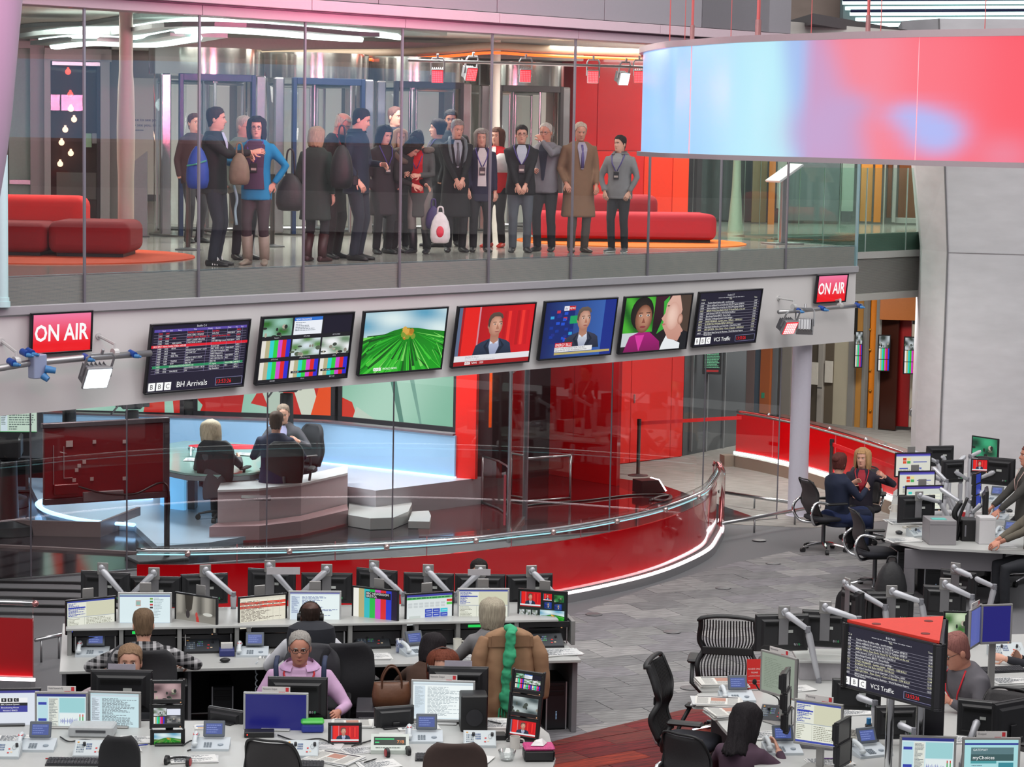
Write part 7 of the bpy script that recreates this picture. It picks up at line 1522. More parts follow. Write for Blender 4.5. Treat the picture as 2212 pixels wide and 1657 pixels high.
def pic_green_app(P):
    P.rect(0, 0, 1, 1, '#dde4e4'); P.rect(0, .93, 1, 1, '#3a3c9c'); P.rect(0, .84, 1, .92, '#58b868'); P.lines(.02, .85, .98, .91, 1, '#2a6a3a', .6, 3, .95); P.rect(.88, .72, 1, .8, '#d84038'); P.rect(.88, .62, 1, .7, '#60c858')
    for i in range(7):
        for j in range(2): P.rect(.03 + i * .12, .66 - j * .09, .12 + i * .12, .73 - j * .09, '#c8cfd0')
    for i in range(3):
        for j in range(3): P.rect(.4 + i * .17, .1 + j * .14, .56 + i * .17, .23 + j * .14, '#3ac8d8' if (i, j) == (2, 2) else '#2c48b8'); P.lines(.43 + i * .17, .14 + j * .14, .54 + i * .17, .19 + j * .14, 1, '#c8d0f0', .5, i, .9)
    P.rect(.05, .1, .3, .3, '#c8d0cc'); P.rect(.06, .12, .16, .17, '#40b850')
def pic_multi2(P):
    P.rect(0, 0, 1, 1, '#0c1c18'); P.view(.02, .52, .46, .97); pic_newsred(P, .5); P.view(.52, .74, .7, .95); pic_newsred(P, .5); P.view(.75, .72, .96, .93); pic_map(P, 3, '#0c4a1c', '#3a8a4a'); P.view(.54, .5, .7, .7); pic_newsblue(P); P.view(.76, .48, .92, .66); pic_newsblue(P); P.view(.46, .02, .98, .46); pic_rays(P)
    for i in range(3): P.view(.02 + i * .14, .05, .13 + i * .14, .22); pic_bars(P); P.view(.02 + i * .14, .28, .13 + i * .14, .44); pic_map(P, i + 2)
    P.view()
FRONT = [(196, 1329, 32, 'black', yel, .5, .33, 'left end monitor of the back row with a pale yellow mail page'), (313, 1316, 5, 'white', pic_web, .5, .32, 'monitor with a pale blue web page before the plaid shirt man'), (424, 1325, -30, 'black', pic_palace, .5, .36, 'monitor showing a grey street scene with a red figure'), (567, 1322, 30, 'black', lambda P: pic_sheet(P), .5, .33, 'monitor with a red striped spreadsheet left of the headset man'), (680, 1312, 4, 'white', lambda P: pic_doc(P, '#e8f4f4', '#3c3a9c', '#5a6aa0', 8), .5, .32, 'monitor with a white mail page before the headset man'),
 (811, 1308, -24, 'black', pic_brbars, .5, .34, 'monitor showing BBC NEWSROOM BRISTOL colour bars'), (927, 1316, 24, 'black', pic_green_app, .5, .33, 'monitor with a green header and nine blue buttons'), (1044, 1306, 5, 'white', lambda P: pic_mail(P, 9), .5, .32, 'monitor with a pale mail page before the grey haired woman'), (1172, 1314, -16, 'black', pic_multi2, .5, .36, 'right end monitor of the back row with many small pictures')]
for cx, cy, yw, cs, pc, w, h, lb in FRONT:
    Y = A.Y(cx, cy, MY); monitor(lb, cx, cy, Y, yw + 10 * 0, pc, w, h, 0, cs, foot=.16, plate=.05)
BACKS = [(228, 1268, 168, .5, 215, 1), (335, 1278, 180, .5, 335, -1), (441, 1272, 196, .46, 452, 1), (587, 1262, 170, .48, 583, 1), (706, 1270, 182, .5, 700, -1), (814, 1262, 158, .44, 820, 1), (926, 1270, 176, .5, 922, 1), (1037, 1272, 181, .5, 1036, -1), (1143, 1272, 196, .48, 1148, 1)]
BL = ['leftmost dark monitor back above the mail page monitor', 'second dark monitor back from the left, behind the web page', 'dark monitor back angled behind the street scene monitor', 'dark monitor back with cables behind the spreadsheet monitor', 'dark monitor back behind the headset man', 'dark tilted monitor back behind the colour bar monitor', 'dark monitor back with wires behind the nine button monitor', 'dark monitor back in front of the half hidden head', 'rightmost dark monitor back behind the many picture monitor']
BM = []
for (cx, cy, yw, w, ax, s), lb in zip(BACKS, BL):
    Y = A.Y(cx, cy, 1.5); q = atY(ax + s * 28, 1268, Y - .2); q2 = atY(ax + s * 52, 1285, Y - .1); q3 = Vector((q2.x, q2.y + .02, .99))
    BM.append(monitor(lb, cx, cy, Y, yw, None, w, .3, 0, 'black', back=True, plate=.07, armto=[tuple(q2), tuple(q3)]))
wear(BM[3], B().box(-.16, .16, -.004, .004, 0, .07).o('name_card', M('#b7b3b6', .6), None, False, tuple(atY(612, 1241, 22.0)), .1)); wear(BM[7], B().box(-.11, .11, -.004, .004, 0, .06).o('name_card', M('#b7b3b6', .6), None, False, tuple(atY(1035, 1243, 22.05)), .1))
for i, (x, y, lb) in enumerate(((200, 1415, 'desk phone at the left end of the back row'), (545, 1415, 'desk phone left of the headset man with a curled cord'))): phone(lb, x, y, .73, A.a - .1)
tag(B().tube([(at(556, 1432, .73) + Vector((.012 * cos(k * 1.3), -.05 - .0 * k, .02 - .012 * k + .012 * sin(k * 1.3)))) for k in range(26)], .006, 5).o('curled_cord', PALE, None, True), 'pale curled phone cord hanging over the desk edge', 'cord')
for x, y, lb in ((436, 1408, 'slate talkback panel below the street scene monitor'), (804, 1398, 'slate talkback panel below the colour bar monitor'), (1178, 1396, 'slate talkback panel below the many picture monitor')): talkback(lb, x, y, .73, A.a, .34, .16, '#1e1e22', .6, True)
phone('white desk phone behind the dark haired woman', 900, 1412, .73, .5, card=False); mug('white mug on the back desk right of the dark haired woman', 988, 1402, .73, '#d8d6cc'); tumbler('plastic_cup', 'clear plastic cup beside the food box on the back desk', 863, 1410, .73, .045, .13, glass('cup_glass', (.75, .8, .95), 1.5, 0, .1), 'cup')
q = at(885, 1403, .73); t = T('food_box', 'small opened food box on the back desk', 'box', (q.x, q.y, .731), .3); B().box(-.11, .11, -.08, .08, 0, .035, .006).o('tray', M('#8f5a48', .6), t); B().box(-.1, .1, -.07, .07, .035, .045, .004).o('food', M('#c8a898', .8, noise=.3, scale=60), t)
papers('papers at the right end of the back desk', 1205, 1412, .73, .3, 4, .42, .26); papers('papers and sheets beside the headset man', 800, 1420, .73, .2, 3, .4, .24); papers('white sheet right of the dark haired woman', 1010, 1422, .73, .1, 2, .3, .22); papers('paper on the shelf below the palace monitor', 395, 1375, .86, .1, 1, .14, .1)
q = at(490, 1415, .73); t = T('card_file', 'small blue card box beside the talkback panel', 'box', (q.x, q.y, .731), .15); B().box(-.07, .07, -.08, .08, 0, .06, .006).o('tray', M('#2c3470', .5), t); B().box(-.055, .055, .0, .05, .06, .11).o('cards', M('#d8d6d0', .7), t)
tag(B().sph((0, 0, .018), (.05, .03, .022), 12, 8).o('desk_mouse', BLACK, None, True, tuple(at(486, 1430, .735)), .3), 'black wallet sized lump below the blue card box', 'mouse'); tag(B().sph((0, 0, .018), (.05, .03, .022), 12, 8).o('desk_mouse', M('#2a1c24', .4), None, True, tuple(at(1174, 1418, .735)), .2), 'dark red mouse on the back desk at the coat', 'mouse')
tag(B().box(-.04, .04, -.07, .07, 0, .012, .004).o('mobile_phone', BLACK, None, False, tuple(at(780, 1420, .732)), -.9), 'black mobile phone on the papers of the back desk', 'phone')
for x, y, lb in ((480, 1590, 'black computer tower under the back desk left of centre'), (1200, 1578, 'black computer tower under the right end of the back desk')): tower(lb, x, y, A.a, .2, .46)
# people of the back row
def plaid():
    m = bpy.data.materials.new('plaid_cloth'); m.use_nodes = True; nt = m.node_tree; b = nt.nodes['Principled BSDF']; tc = nt.nodes.new('ShaderNodeTexCoord'); b.inputs['Roughness'].default_value = .9; acc = None
    sp_ = nt.nodes.new('ShaderNodeSeparateXYZ'); nt.links.new(tc.outputs['Object'], sp_.inputs[0])
    for ax in (0, 2):
        for sc, th, am in ((9, .80, .5), (18, .88, .28), (9, -.86, .18)):
            w = nt.nodes.new('ShaderNodeMath'); w.operation = 'MULTIPLY'; w.inputs[1].default_value = sc * 2 * pi; nt.links.new(sp_.outputs[ax], w.inputs[0]); s = nt.nodes.new('ShaderNodeMath'); s.operation = 'SINE'; nt.links.new(w.outputs[0], s.inputs[0])
            g = nt.nodes.new('ShaderNodeMath'); g.operation = 'GREATER_THAN' if th > 0 else 'LESS_THAN'; g.inputs[1].default_value = th; nt.links.new(s.outputs[0], g.inputs[0]); k = nt.nodes.new('ShaderNodeMath'); k.operation = 'MULTIPLY'; k.inputs[1].default_value = am; nt.links.new(g.outputs[0], k.inputs[0])
            if acc is None: acc = k
            else: a = nt.nodes.new('ShaderNodeMath'); a.operation = 'ADD'; nt.links.new(acc.outputs[0], a.inputs[0]); nt.links.new(k.outputs[0], a.inputs[1]); acc = a
    cr = nt.nodes.new('ShaderNodeValToRGB'); cr.color_ramp.elements[0].color = (*lin('#17171b'), 1); cr.color_ramp.elements[1].color = (*lin('#c4c2c4'), 1); cr.color_ramp.elements[1].position = .95; nt.links.new(acc.outputs[0], cr.inputs[0]); nt.links.new(cr.outputs[0], b.inputs['Base Color']); return m
back_ = D(190)
seated_at('man in a black and white plaid shirt, seen from behind', 310, 1314, 20.2, back_, 1.92, lean=14, pat=plaid(), hair='#6d5844', hl=(.34, -.42, .72), hr=(-.34, -.42, .72), el=(1, .2, -.3), er=(-1, .2, -.3), legs='#2a2c34', bulk=1.15)
task_chair('black office chair of the plaid shirt man', (atY(322, 1400, 20.2).x, 20.2, 0), back_, 'office', '#2a2a2d')
hman = seated_at('man with headphones, white shirt and dark waistcoat, seen from behind', 671, 1297, 20.5, back_, 1.9, lean=6, skin='d', hair='#2a1c16', style='fringe', top='#cfd0d6', shirt=None, hl=(.3, -.42, .74), hr=(-.34, -.34, .74), legs='#1e1f26', bulk=1.08)
q = atY(671, 1297, 20.5); wq = atY(672, 1390, 20.33); wear(hman, B().loft([[(.19 * w * cos(a), .13 * w * sin(a), z) for a in [2 * pi * k / 20 for k in range(20)]] for z, w in ((-.34, 1.12), (-.1, 1.1), (.06, 1.16), (.15, 1.08), (.19, .7))]).o('waistcoat', M('#22242c', .8, noise=.08, bump=.1), None, 40, (wq.x, wq.y, wq.z), .15))
t = T('headphones', 'thin black headphones on the headset man', 'headphones', (q.x, q.y + .0, q.z - .125), 0); B().tube([(.105 * cos(a), .0, -.02 + .135 * sin(a)) for a in [k * pi / 12 for k in range(13)]], .006, 6).o('headband', BLACK, t, True)
for s in (-1, 1): B().cyl((s * .085, 0, -.03), (s * .118, 0, -.03), .036, n=14).o('ear_cup', BLACK, t, 40)
task_chair('large black office chair of the headset man', (wq.x + .24, 20.36, 0), D(200), 'office', '#242428', 1.06)
seated_at('grey blonde woman in a grey cardigan, seen from behind', 1063, 1291, 20.95, D(188), 1.84, lean=4, top='#7c7b7d', hair='#a59c8a', style='bob', female=True, hl=(.26, -.38, .74), hr=(-.26, -.38, .74), legs='#26262c')
seated_at('dark haired woman in a brown top leaning in between the rows', 941, 1369, 20.55, D(150), 1.8, lean=24, top='#4a3328', hair='#1d171b', style='bob', female=True, hl=(.2, -.4, .74), hr=(-.2, -.4, .74), legs='#2a2420')
seated_at('person half hidden behind the back monitors, only hair and brow showing', 1035, 1207, 22.9, D(5), 1.8, top='#3a3c44', hair='#1f1a1a', far=True)
# coat with a green scarf over a chair
cq = at(1095, 1560, 0); cq = Vector((.0, 0, 0)) + atY(1098, 1460, 20.2); t = T('draped_coat', 'tan coat draped over a chair back in front of the grey blonde woman', 'coat', (cq.x, cq.y, 0), D(8))
b = B(); rg = []
for z, w, d in ((.35, .26, .10), (.6, .29, .13), (.85, .27, .13), (1.0, .265, .12), (1.12, .25, .10), (1.2, .20, .08), (1.25, .08, .05)): rg.append([(w * (abs(cos(a)) ** .6) * (1 if cos(a) > 0 else -1) * (1 + .03 * sin(9 * a + 6 * z)), d * sin(a) * (1 + .12 * sin(7 * a + 3 * z)), z) for a in [2 * pi * k / 40 for k in range(40)]])
b.loft(rg); cloth(t, b, 'coat_body', '#9a775a', .018, .02)
for s in (-1, 1): b = B(); b.tube([(s * .21, -.03, 1.17), (s * .27, -.07, 1.02), (s * .30, -.08, .8), (s * .30, -.06, .62)], [.06, .075, .07, .06], 10); cloth(t, b, 'sleeve', '#957256', .018, .012)
b = B(); b.loft([[(x, -.10 + .015 * cos(x * 14), z) for x in [-.2 + .4 * k / 8 for k in range(9)]] for z in (1.19, 1.10)] , False, False); b.loft([[(x, -.115, z) for x in [-.17 + .34 * k / 8 for k in range(9)]] for z in (1.2, 1.1)], False, False); b.o('collar', M('#8f6d52', .9, noise=.08), t, True)
sc_ = T('green_scarf', 'green fringed scarf hanging over the tan coat', 'scarf', (cq.x, cq.y - .16, 0), D(8)); P = spline([(.02, .1, 1.27), (.02, -.02, 1.24), (.0, -.02, 1.05), (-.03, -.03, .85), (-.02, -.02, .68), (-.03, -.02, .55)], 6); rr = random.Random(4)
b = B(); b.tube([p + Vector((rr.uniform(-.012, .012), rr.uniform(-.01, .01), 0)) for p in P], [.052 + .006 * sin(i * 1.1) for i in range(len(P))], 12, True, .6); cloth(sc_, b, 'scarf_cloth', '#3aa678', .010, .05)
b = B(); 
for k in range(14): b.tube([(-.08 + k * .008, -.02 + .02 * (k % 3), .56), (-.09 + k * .0095, -.02 + .02 * (k % 3), .44 + .02 * (k % 4))], .0045, 4)
b.o('fringe', M('#3aa678', .9, noise=.1), sc_, kind='stuff')
task_chair('chair under the tan coat', (cq.x, cq.y + .48, 0), D(188), 'office', '#2a2a2d')
# ---------------------------------------------------------------- desk B: the nearest double row
t = T('front_desk', 'white double desk along the bottom of the view', 'desk'); desk_slab(t, px_poly([(-80, 1562), (1075, 1550), (1150, 1556), (1186, 1585), (1200, 1640), (1160, 1760), (-80, 1780)], .73))
for x, y in ((1150, 1590), (600, 1575), (150, 1580)): q = at(x, y, .7); B().box(q.x - .03, q.x + .03, q.y - .4, q.y + .3, .012, .70).o('leg_panel', PANELG, t)
B().box(-5, .0, 18.85, 18.88, .2, .70).o('modesty_panel', M('#2a282c', .6), t)
def pic_bncs(P):
    P.rect(0, 0, 1, 1, '#dde3ee'); P.rect(0, .93, 1, 1, '#3c3a8c'); P.rect(.0, .0, 1, .04, '#b8c0c8'); P.rect(.2, .66, .8, .8, '#f2f2f4'); bbc(P, .35, .69, .3, .1, '#1a1a1e', '#f2f2f4'); P.rect(.2, .58, .8, .66, '#16161c'); P.text('BBC Control System', .5, .6, .04, '#ffffff', .56, 0, .5); P.rect(.2, .4, .8, .58, '#3a3c98'); P.text('Broadcasting House', .5, .51, .04, '#ffffff', .56, 0, .5); P.text('Version 3 BNCS', .5, .43, .04, '#ffffff', .5, 0, .5)
FR2 = [(22, 1531, 18.5, 8, 'black', pic_bncs, .5, .34, None, 'monitor at the bottom left with a BBC Control System page'), (133, 1541, 18.45, 2, 'silver', lambda P: pic_app(P, 2), .43, .36, 'Global Newswire BJ', 'squarish silver monitor with a teal sound editing page'), (248, 1540, 18.5, -2, 'silver', lambda P: pic_doc(P, '#c9e4ea', '#b8d4dc', '#6a7078', 7, 26), .43, .36, None, 'squarish silver monitor with a pale list page'), (596, 1539, 18.5, 0, 'white', lambda P: P.rect(0, 0, 1, 1, '#14166a'), .53, .335, 'Newswire Output', 'wide monitor with a plain dark blue screen'), (957, 1514, 18.8, -2, 'white', lambda P: pic_doc(P, '#f2fafa', '#dcecf2', '#a8b4ba', 12, 24), .53, .35, 'Newswire Output', 'wide monitor with a bright white document')]
for cx, cy, Y, yw, cs, pc, w, h, cd_, lb in FR2: monitor(lb, cx, cy, Y, yw, pc, w, h, 0, cs, foot=(atY(cx, cy, Y).z - .731), card=cd_)
for cx, cy, w, lb in ((263, 1492, .52, 'dark monitor back in front of the half hidden fair haired man'), (643, 1508, .5, 'dark monitor back in front of the pink shirt man'), (990, 1485, .5, 'dark monitor back in front of the woman with headphones')):
    Y = 18.95 if cx > 300 else 19.0; mo = monitor(lb, cx, cy, Y, 180, None, w, .36, 0, 'black', foot=(atY(cx, cy, Y).z - .731), back=True)
    q = atY(cx, cy - 45, Y)
    if cx != 643: wear(mo, B().box(-.115, .115, -.003, .003, -.03, .05).o('name_card', M('#a8a2ae', .6), None, False, tuple(q)))
def stack3(label, P3_, Y, yw, pics, roll=0.):
    for i, ((cx, cy), pc) in enumerate(zip(P3_, pics)):
        t = monitor(label[i], cx, cy, Y + .02 * i, yw, pc, .262, .185, 0, 'black', name='small_monitor', e=.026); t.rotation_euler.y = roll
        b = B()
        for s in (-1, 1): b.box(s * .128 - .009, s * .128 + .009, -.02, .02, -.1, .1, .003)
        b.o('rack_ears', M('#111114', .4), t)
    q = atY(P3_[2][0], P3_[2][1], Y); t = T('monitor_stand', label[3], 'stand', (q.x, q.y + .09, .731), D(yw)); B().box(-.03, .03, 0, .03, 0, .5, .004).o('upright', SHELL, t); B().box(-.11, .11, -.12, .1, 0, .016, .004).o('foot', SHELL, t)
ST = lambda w: [f'top small monitor of the {w}', f'middle small monitor of the {w}', f'bottom small monitor of the {w}', f'black stand carrying the {w}']
stack3(ST('left three screen stack'), [(362, 1494), (361, 1547), (362, 1601)], 17.95, 6, [lambda P: pic_map(P, 3, '#5a4448', '#b89a9c'), lambda P: (P.rect(0, 0, 1, 1, '#2a2a30'), P.view(0, .5, .48, 1), pic_map(P, 6), P.view(.5, .55, 1, .95), P.rect(0, 0, 1, 1, '#dfe3f2'), P.view(.0, 0, .4, .45), pic_bars(P), P.view(.5, .05, 1, .5), pic_map(P, 9, '#3a3a40', '#8a8a8a'), P.view()), lambda P: pic_rays(P, True)])
stack3(ST('right three screen stack'), [(1141, 1474), (1135, 1524), (1130, 1574)], 18.25, -14, [pic_multi, lambda P: pic_map(P, 12, '#3a4a4c', '#b8c4c4'), lambda P: pic_newsred(P, .5)], .07)
t = monitor('small field monitor showing a man before a red studio', 745, 1586, 18.1, 4, lambda P: pic_newsred(P, .45), .27, .185, -6, 'black', name='small_monitor', e=.024, foot=.2)
monitor('black monitor turned side on beside the left three screen stack', 490, 1562, 18.75, 152, None, .36, .25, 0, 'black', foot=(atY(490, 1562, 18.75).z - .731)); monitor('black monitor turned away beside the brown handbag', 851, 1556, 18.7, 200, None, .34, .24, 0, 'black', foot=(atY(851, 1556, 18.7).z - .731))
for x, y, lb in ((78, 1618, 'desk phone at the bottom left beside the sound editing monitor'), (455, 1616, 'desk phone between the left stack and the dark blue screen'), (916, 1600, 'desk phone in front of the bright white document monitor')): phone(lb, x, y, .73, .05)
for x, y, lb in ((196, 1632, 'pale talkback panel at the bottom left'), (652, 1632, 'pale talkback panel below the dark blue screen'), (1036, 1610, 'pale talkback panel right of the phone at the white document'), (8, 1634, 'pale talkback panel cut by the left edge')): talkback(lb, x, y, .73, .04, .26, .17)
q = at(842, 1622, .73); t = T('level_meter', 'pale meter unit with green bars and an orange number', 'meter', (q.x, q.y, .731), .05); B().loft([[(-.15, -.1, 0), (.15, -.1, 0), (.15, .1, 0), (-.15, .1, 0)], [(-.15, -.1, .03), (.15, -.1, .03), (.15, .1, .11), (-.15, .1, .11)]]).o('case', M('#c3cbc4', .45), t)
P = Pic(.28, .19); P.rect(.05, .35, .95, .9, '#1a241c'); P.rect(.08, .7, .62, .78, '#20d878'); P.rect(.08, .48, .2, .55, '#20d878'); P.text('7/8', .7, .46, .2, '#ff9040', .2); P.lines(.1, .1, .8, .2, 1, '#6a746c', .6, 2, .9); P.o('face', t, None, (-.14, -.098, .033), (.38 - pi / 2, 0, 0))
for x, y, lb in ((160, 1650, 'dark keyboard at the bottom left'), (955, 1640, 'dark keyboard beside the headset at bottom centre'), (640, 1656, 'dark keyboard under the talkback panel at bottom centre')): keyboard(lb, x, y, .73, .03)
headset('black headset with red rings in front of the meter unit', 858, 1632, .73, .4); headset('black headset on papers at the bottom, right of the black chair', 385, 1652, .73, -.2)
papers('folded newspaper with a blue picture at bottom centre', 722, 1640, .73, -.5, 4, .4, .3, pic_newspaper, cat='newspaper', name='newspaper'); papers('open notebook and sheets at bottom centre', 820, 1654, .73, .4, 3, .3, .22); papers('magazines and papers right of the pink shirt man\'s hand', 760, 1566, .73, .1, 5, .34, .24, pic_newspaper); papers('white pad right of the brown tower in the front row', 1075, 1566, .73, .05, 3, .26, .3)
papers('papers below the left three screen stack', 420, 1642, .73, .2, 3, .36, .2); papers('blue printed leaflet beside the side on monitor', 446, 1572, .73, .2, 2, .2, .15, pic_blueprint); papers('papers at the left below the list monitor', 300, 1600, .73, .1, 3, .3, .2)
q = at(675, 1580, .73); t = T('lunch_box', 'blue lunch box with a green lid', 'box', (q.x, q.y, .731), .1); B().box(-.09, .09, -.06, .06, 0, .07, .012).o('tub', M('#2a3a98', .4), t); B().box(-.095, .095, -.065, .065, .07, .1, .014).o('lid', M('#48b848', .4), t)
q = at(1163, 1640, .73); t = T('lunch_bag', 'black lunch box with a pink patterned lid and tissue', 'box', (q.x, q.y, .731), .1); B().box(-.12, .12, -.09, .09, 0, .09, .015).o('tub', BLACK, t); B().box(-.122, .122, -.092, .092, .09, .115, .014).o('lid', M('#c03878', .5, noise=.4, scale=80), t); b = B(); b.loft([[(-.07, -.05, .12), (.03, -.06, .12), (.07, .04, .12), (-.04, .05, .12)], [(-.03, -.02, .15), (.02, -.03, .14), (.03, .02, .16), (-.02, .02, .15)]]); b.o('tissue', M('#e0dcdc', .8), t)
mug('white mug beside the lunch box with the pink lid', 1112, 1617, .73, '#d0ccc6'); tumbler('glass_bowl', 'clear glass bowl in front of the white mug', 1095, 1642, .73, .07, .08, glass('bowl_glass', (.88, .9, .9), 1.5, 0, .12), 'bowl')
q = at(1108, 1580, .73); tag(B().box(-.015, .015, -.11, .11, 0, .30, .003).o('red_folder', M('#c82c2c', .5), None, False, (q.x, q.y, .731), .05), 'red upright folder left of the right three screen stack', 'folder'); q = at(1022, 1575, .73); t = T('black_speaker', 'black loudspeaker box right of the white document monitor', 'speaker', (q.x, q.y, .731), .1); B().box(-.11, .11, -.1, .12, 0, .3, .01).o('cabinet', BLACK, t); B().cyl((0, -.1, .12), (0, -.108, .12), .07, n=18).o('cone', M('#26262a', .5), t, 40)
# people of the facing row
seated_at('fair haired man whose eyes show over a monitor at the left', 280, 1394, 19.7, D(4), 1.92, lean=12, top='#b8a8ac', hair='#8a6e56', hs=1.1, head=(0, -14, 0), hl=(.2, -.4, .76), hr=(-.2, -.4, .76))
task_chair('grey office chair behind the fair haired man', (atY(285, 1450, 19.8).x, 19.8, 0), D(5), 'office', '#4b4b50')
pink = seated_at('grey haired man in a pink shirt, braces and red lanyard', 648, 1361, 19.55, D(2), 1.96, lean=7, top='#c9a3c6', hair='#98938e', style='recede', glasses=True, skin='r', hs=1.02, bulk=1.25, hl=(.31, -.42, .63), el=(.7, .3, -.7), hr=(-.22, -.34, .66), er=(-.6, .3, -.8), shirt='#c9a3c6', vee=.3, shirt_to=.3, collar='#c7a0c8', lanyard='#c01828', badge=False, legs='#22242c', head=(2, 2, 0), curl=.25)
wq = atY(648, 1490, 19.40)
for s, lb in ((-1, 'left navy brace strap on the pink shirt'), (1, 'right navy brace strap on the pink shirt')):
    a = atY(648 + s * 52, 1440, 19.38); c = atY(648 + s * 50, 1500, 19.33); wear(pink, B().tube([(a.x, a.y + .14, a.z + .06), (a.x, a.y + .02, a.z + .03), tuple(a), tuple(c)], .022, 6, True, .35).o('brace', M('#24304e', .7), None, True))
q = atY(727, 1533, 19.1)
task_chair('dark office chair behind the pink shirt man', (wq.x + .05, 19.72, 0), D(0), 'office', '#3c3c40', 1.05)
seated_at('brown haired woman with headphones whose brow shows over a monitor', 957, 1404, 19.7, D(0), 1.9, lean=10, top='#3a3c40', hair='#6a3524', style='bob', female=True, hs=1.12, head=(0, -8, 0))
q = atY(957, 1404, 19.7); t = T('headphones', 'dark headphones over the brown hair behind the monitor', 'headphones', (q.x, q.y + .02, q.z - .15), 0); B().tube([(.125 * cos(a), .0, .165 * sin(a)) for a in [k * pi / 12 for k in range(13)]], .008, 6).o('headband', BLACK, t, True)
for s in (-1, 1): B().cyl((s * .10, 0, -.01), (s * .135, 0, -.01), .04, n=14).o('ear_cup', BLACK, t, 40)
# brown handbag on a low cabinet
q = atY(845, 1525, 19.6); t = T('low_cabinet', 'dark low cabinet carrying the brown handbag', 'cabinet', (q.x, q.y, 0.012), .05); B().box(-.3, .3, -.2, .3, 0, q.z - .012, .006).o('carcass', M('#343238', .5), t); B().box(-.28, .28, -.215, -.2, .05, q.z - .06, .004).o('door', M('#3f3d44', .5), t)
hb = T('handbag', 'brown leather handbag with two looped handles', 'bag', (q.x, q.y, q.z), .12)
b = B(); b.loft([[(w * (abs(cos(a)) ** .5) * (1 if cos(a) > 0 else -1), d * sin(a), z) for a in [2 * pi * k / 28 for k in range(28)]] for z, w, d in ((0, .145, .07), (.01, .16, .085), (.1, .17, .085), (.19, .155, .05), (.215, .15, .03), (.21, .14, .012))]); b.o('bag_body', M('#6b4530', .4, noise=.12, scale=14, bump=.35), hb, True)
for s in (-1, 1): B().tube(spline([(-.085, s * .05, .15), (-.08, s * .045, .25), (-.03, s * .04, .34), (.03, s * .04, .34), (.08, s * .045, .25), (.085, s * .05, .15)], 5), .009, 8).o('handle', M('#5a3826', .4), hb, True)
B().tube([(-.15, 0, .213), (.15, 0, .213)], .006, 5).o('zip_line', M('#3a2418', .4), hb)
# near chairs along the bottom edge
p = atY(271, 1600, 17.15); task_chair('black office chair back at the bottom left', (p.x, p.y, 0), D(180), 'office', '#1c1c1f', 1.04, .62)
p = atY(612, 1640, 17.4); task_chair('black mesh backed chair at bottom centre', (p.x, p.y, 0), D(165), 'mesh', '#25262c')
p = atY(980, 1640, 17.2); task_chair('brown leather chair back at bottom centre right', (p.x, p.y, 0), D(184), 'office', '#3a2a26', 1.02)
# ---------------------------------------------------------------- desk C: right middle
t = T('angled_desk', 'white desk at the right before the concrete column', 'desk'); desk_slab(t, px_poly([(1912, 1166), (1930, 1062), (1975, 1030), (2260, 1010), (2260, 1196), (1990, 1182)], .73))
a, c = at(1962, 1192, .69), at(2176, 1200, .69); rz = atan2(c.y - a.y, c.x - a.x); l = hypot(c.x - a.x, c.y - a.y); o_ = dict(loc=(a.x, a.y + .25, 0), rz=rz)
B().box(0, l, 0, .04, .44, .68, .004).o('end_beam', M('#757277', .5, noise=.02), t, **o_); B().box(0, .13, 0, .04, .012, .44, .004).o('end_leg', M('#757277', .5), t, **o_); B().box(l - .13, l, 0, .04, .012, .44, .004).o('end_leg', M('#757277', .5), t, **o_)
a = at(1920, 1262, 0); B().box(a.x, a.x + .3, a.y, a.y + .03, .012, .70, .004).o('side_panel', M('#a3a0a4', .5), t)
CM = [(1972, 1004, 30.4, 14, pic_boards, 'farthest of three list monitors at the right desk'), (1980, 1044, 29.7, 14, lambda P: pic_boards(P, 3), 'middle of three list monitors at the right desk'), (1996, 1076, 29.0, 14, lambda P: (P.rect(0, 0, 1, 1, '#cfd4cc'), P.rect(0, .9, 1, 1, '#4a3c98'), P.rect(.05, .6, .15, .78, '#40c8c0'), [P.rect(.04 + .32 * i, .05 + .13 * j, .3 + .32 * i, .15 + .13 * j, '#e8ead8') for i in range(3) for j in range(5)]), 'nearest of three list monitors at the right desk')]
for cx, cy, Y, yw, pc, lb in CM:
    z = atY(cx, cy, Y); q = Vector((z.x + .55, z.y + .1, .75)); monitor(lb, cx, cy, Y, yw, pc, .52, .33, 0, 'black', plate=.04, armto=[(z.x + .35, z.y + .16, z.z + .02), tuple(q)])
z = atY(1979, 1099, 28.4); monitor('black monitor back with a slider bar, nearest at the right desk', 1979, 1099, 28.4, 196, None, .5, .34, 0, 'black', back=True, plate=.03, armto=[(z.x + .3, z.y + .05, z.z + .08), (z.x + .55, z.y + .12, .75)])
for cx, cy, Y, yw, w, h, pc, ax, lb in ((2057, 1018, 30.2, 205, .34, .3, None, 2090, 'dark narrow monitor in the middle of the right desk'), (2152, 1018, 29.6, 150, .5, .36, None, 2110, 'large black monitor facing away at the right edge'), (2116, 1006, 29.2, -8, .22, .18, lambda P: pic_newsred(P, .5), 2100, 'small monitor with a red picture at the right desk'), (2128, 968, 31.0, -50, .45, .3, lambda P: pic_map(P, 3, '#103a28', '#3aa878'), 2096, 'far monitor with a green picture at the right desk'), (2030, 985, 31.0, 195, .4, .28, None, 2052, 'far dark monitor back beside the concrete column'), (2132, 1090, 28.4, 80, .45, .4, None, 2100, 'monitor seen edge on at the right desk')):
    z = atY(cx, cy, Y); z2 = atY(ax, cy + 18, Y + .1); monitor(lb, cx, cy, Y, yw, pc, w, h, 0, 'black', armto=[tuple(z2), (z2.x, z2.y, .75)], back=pc is None)
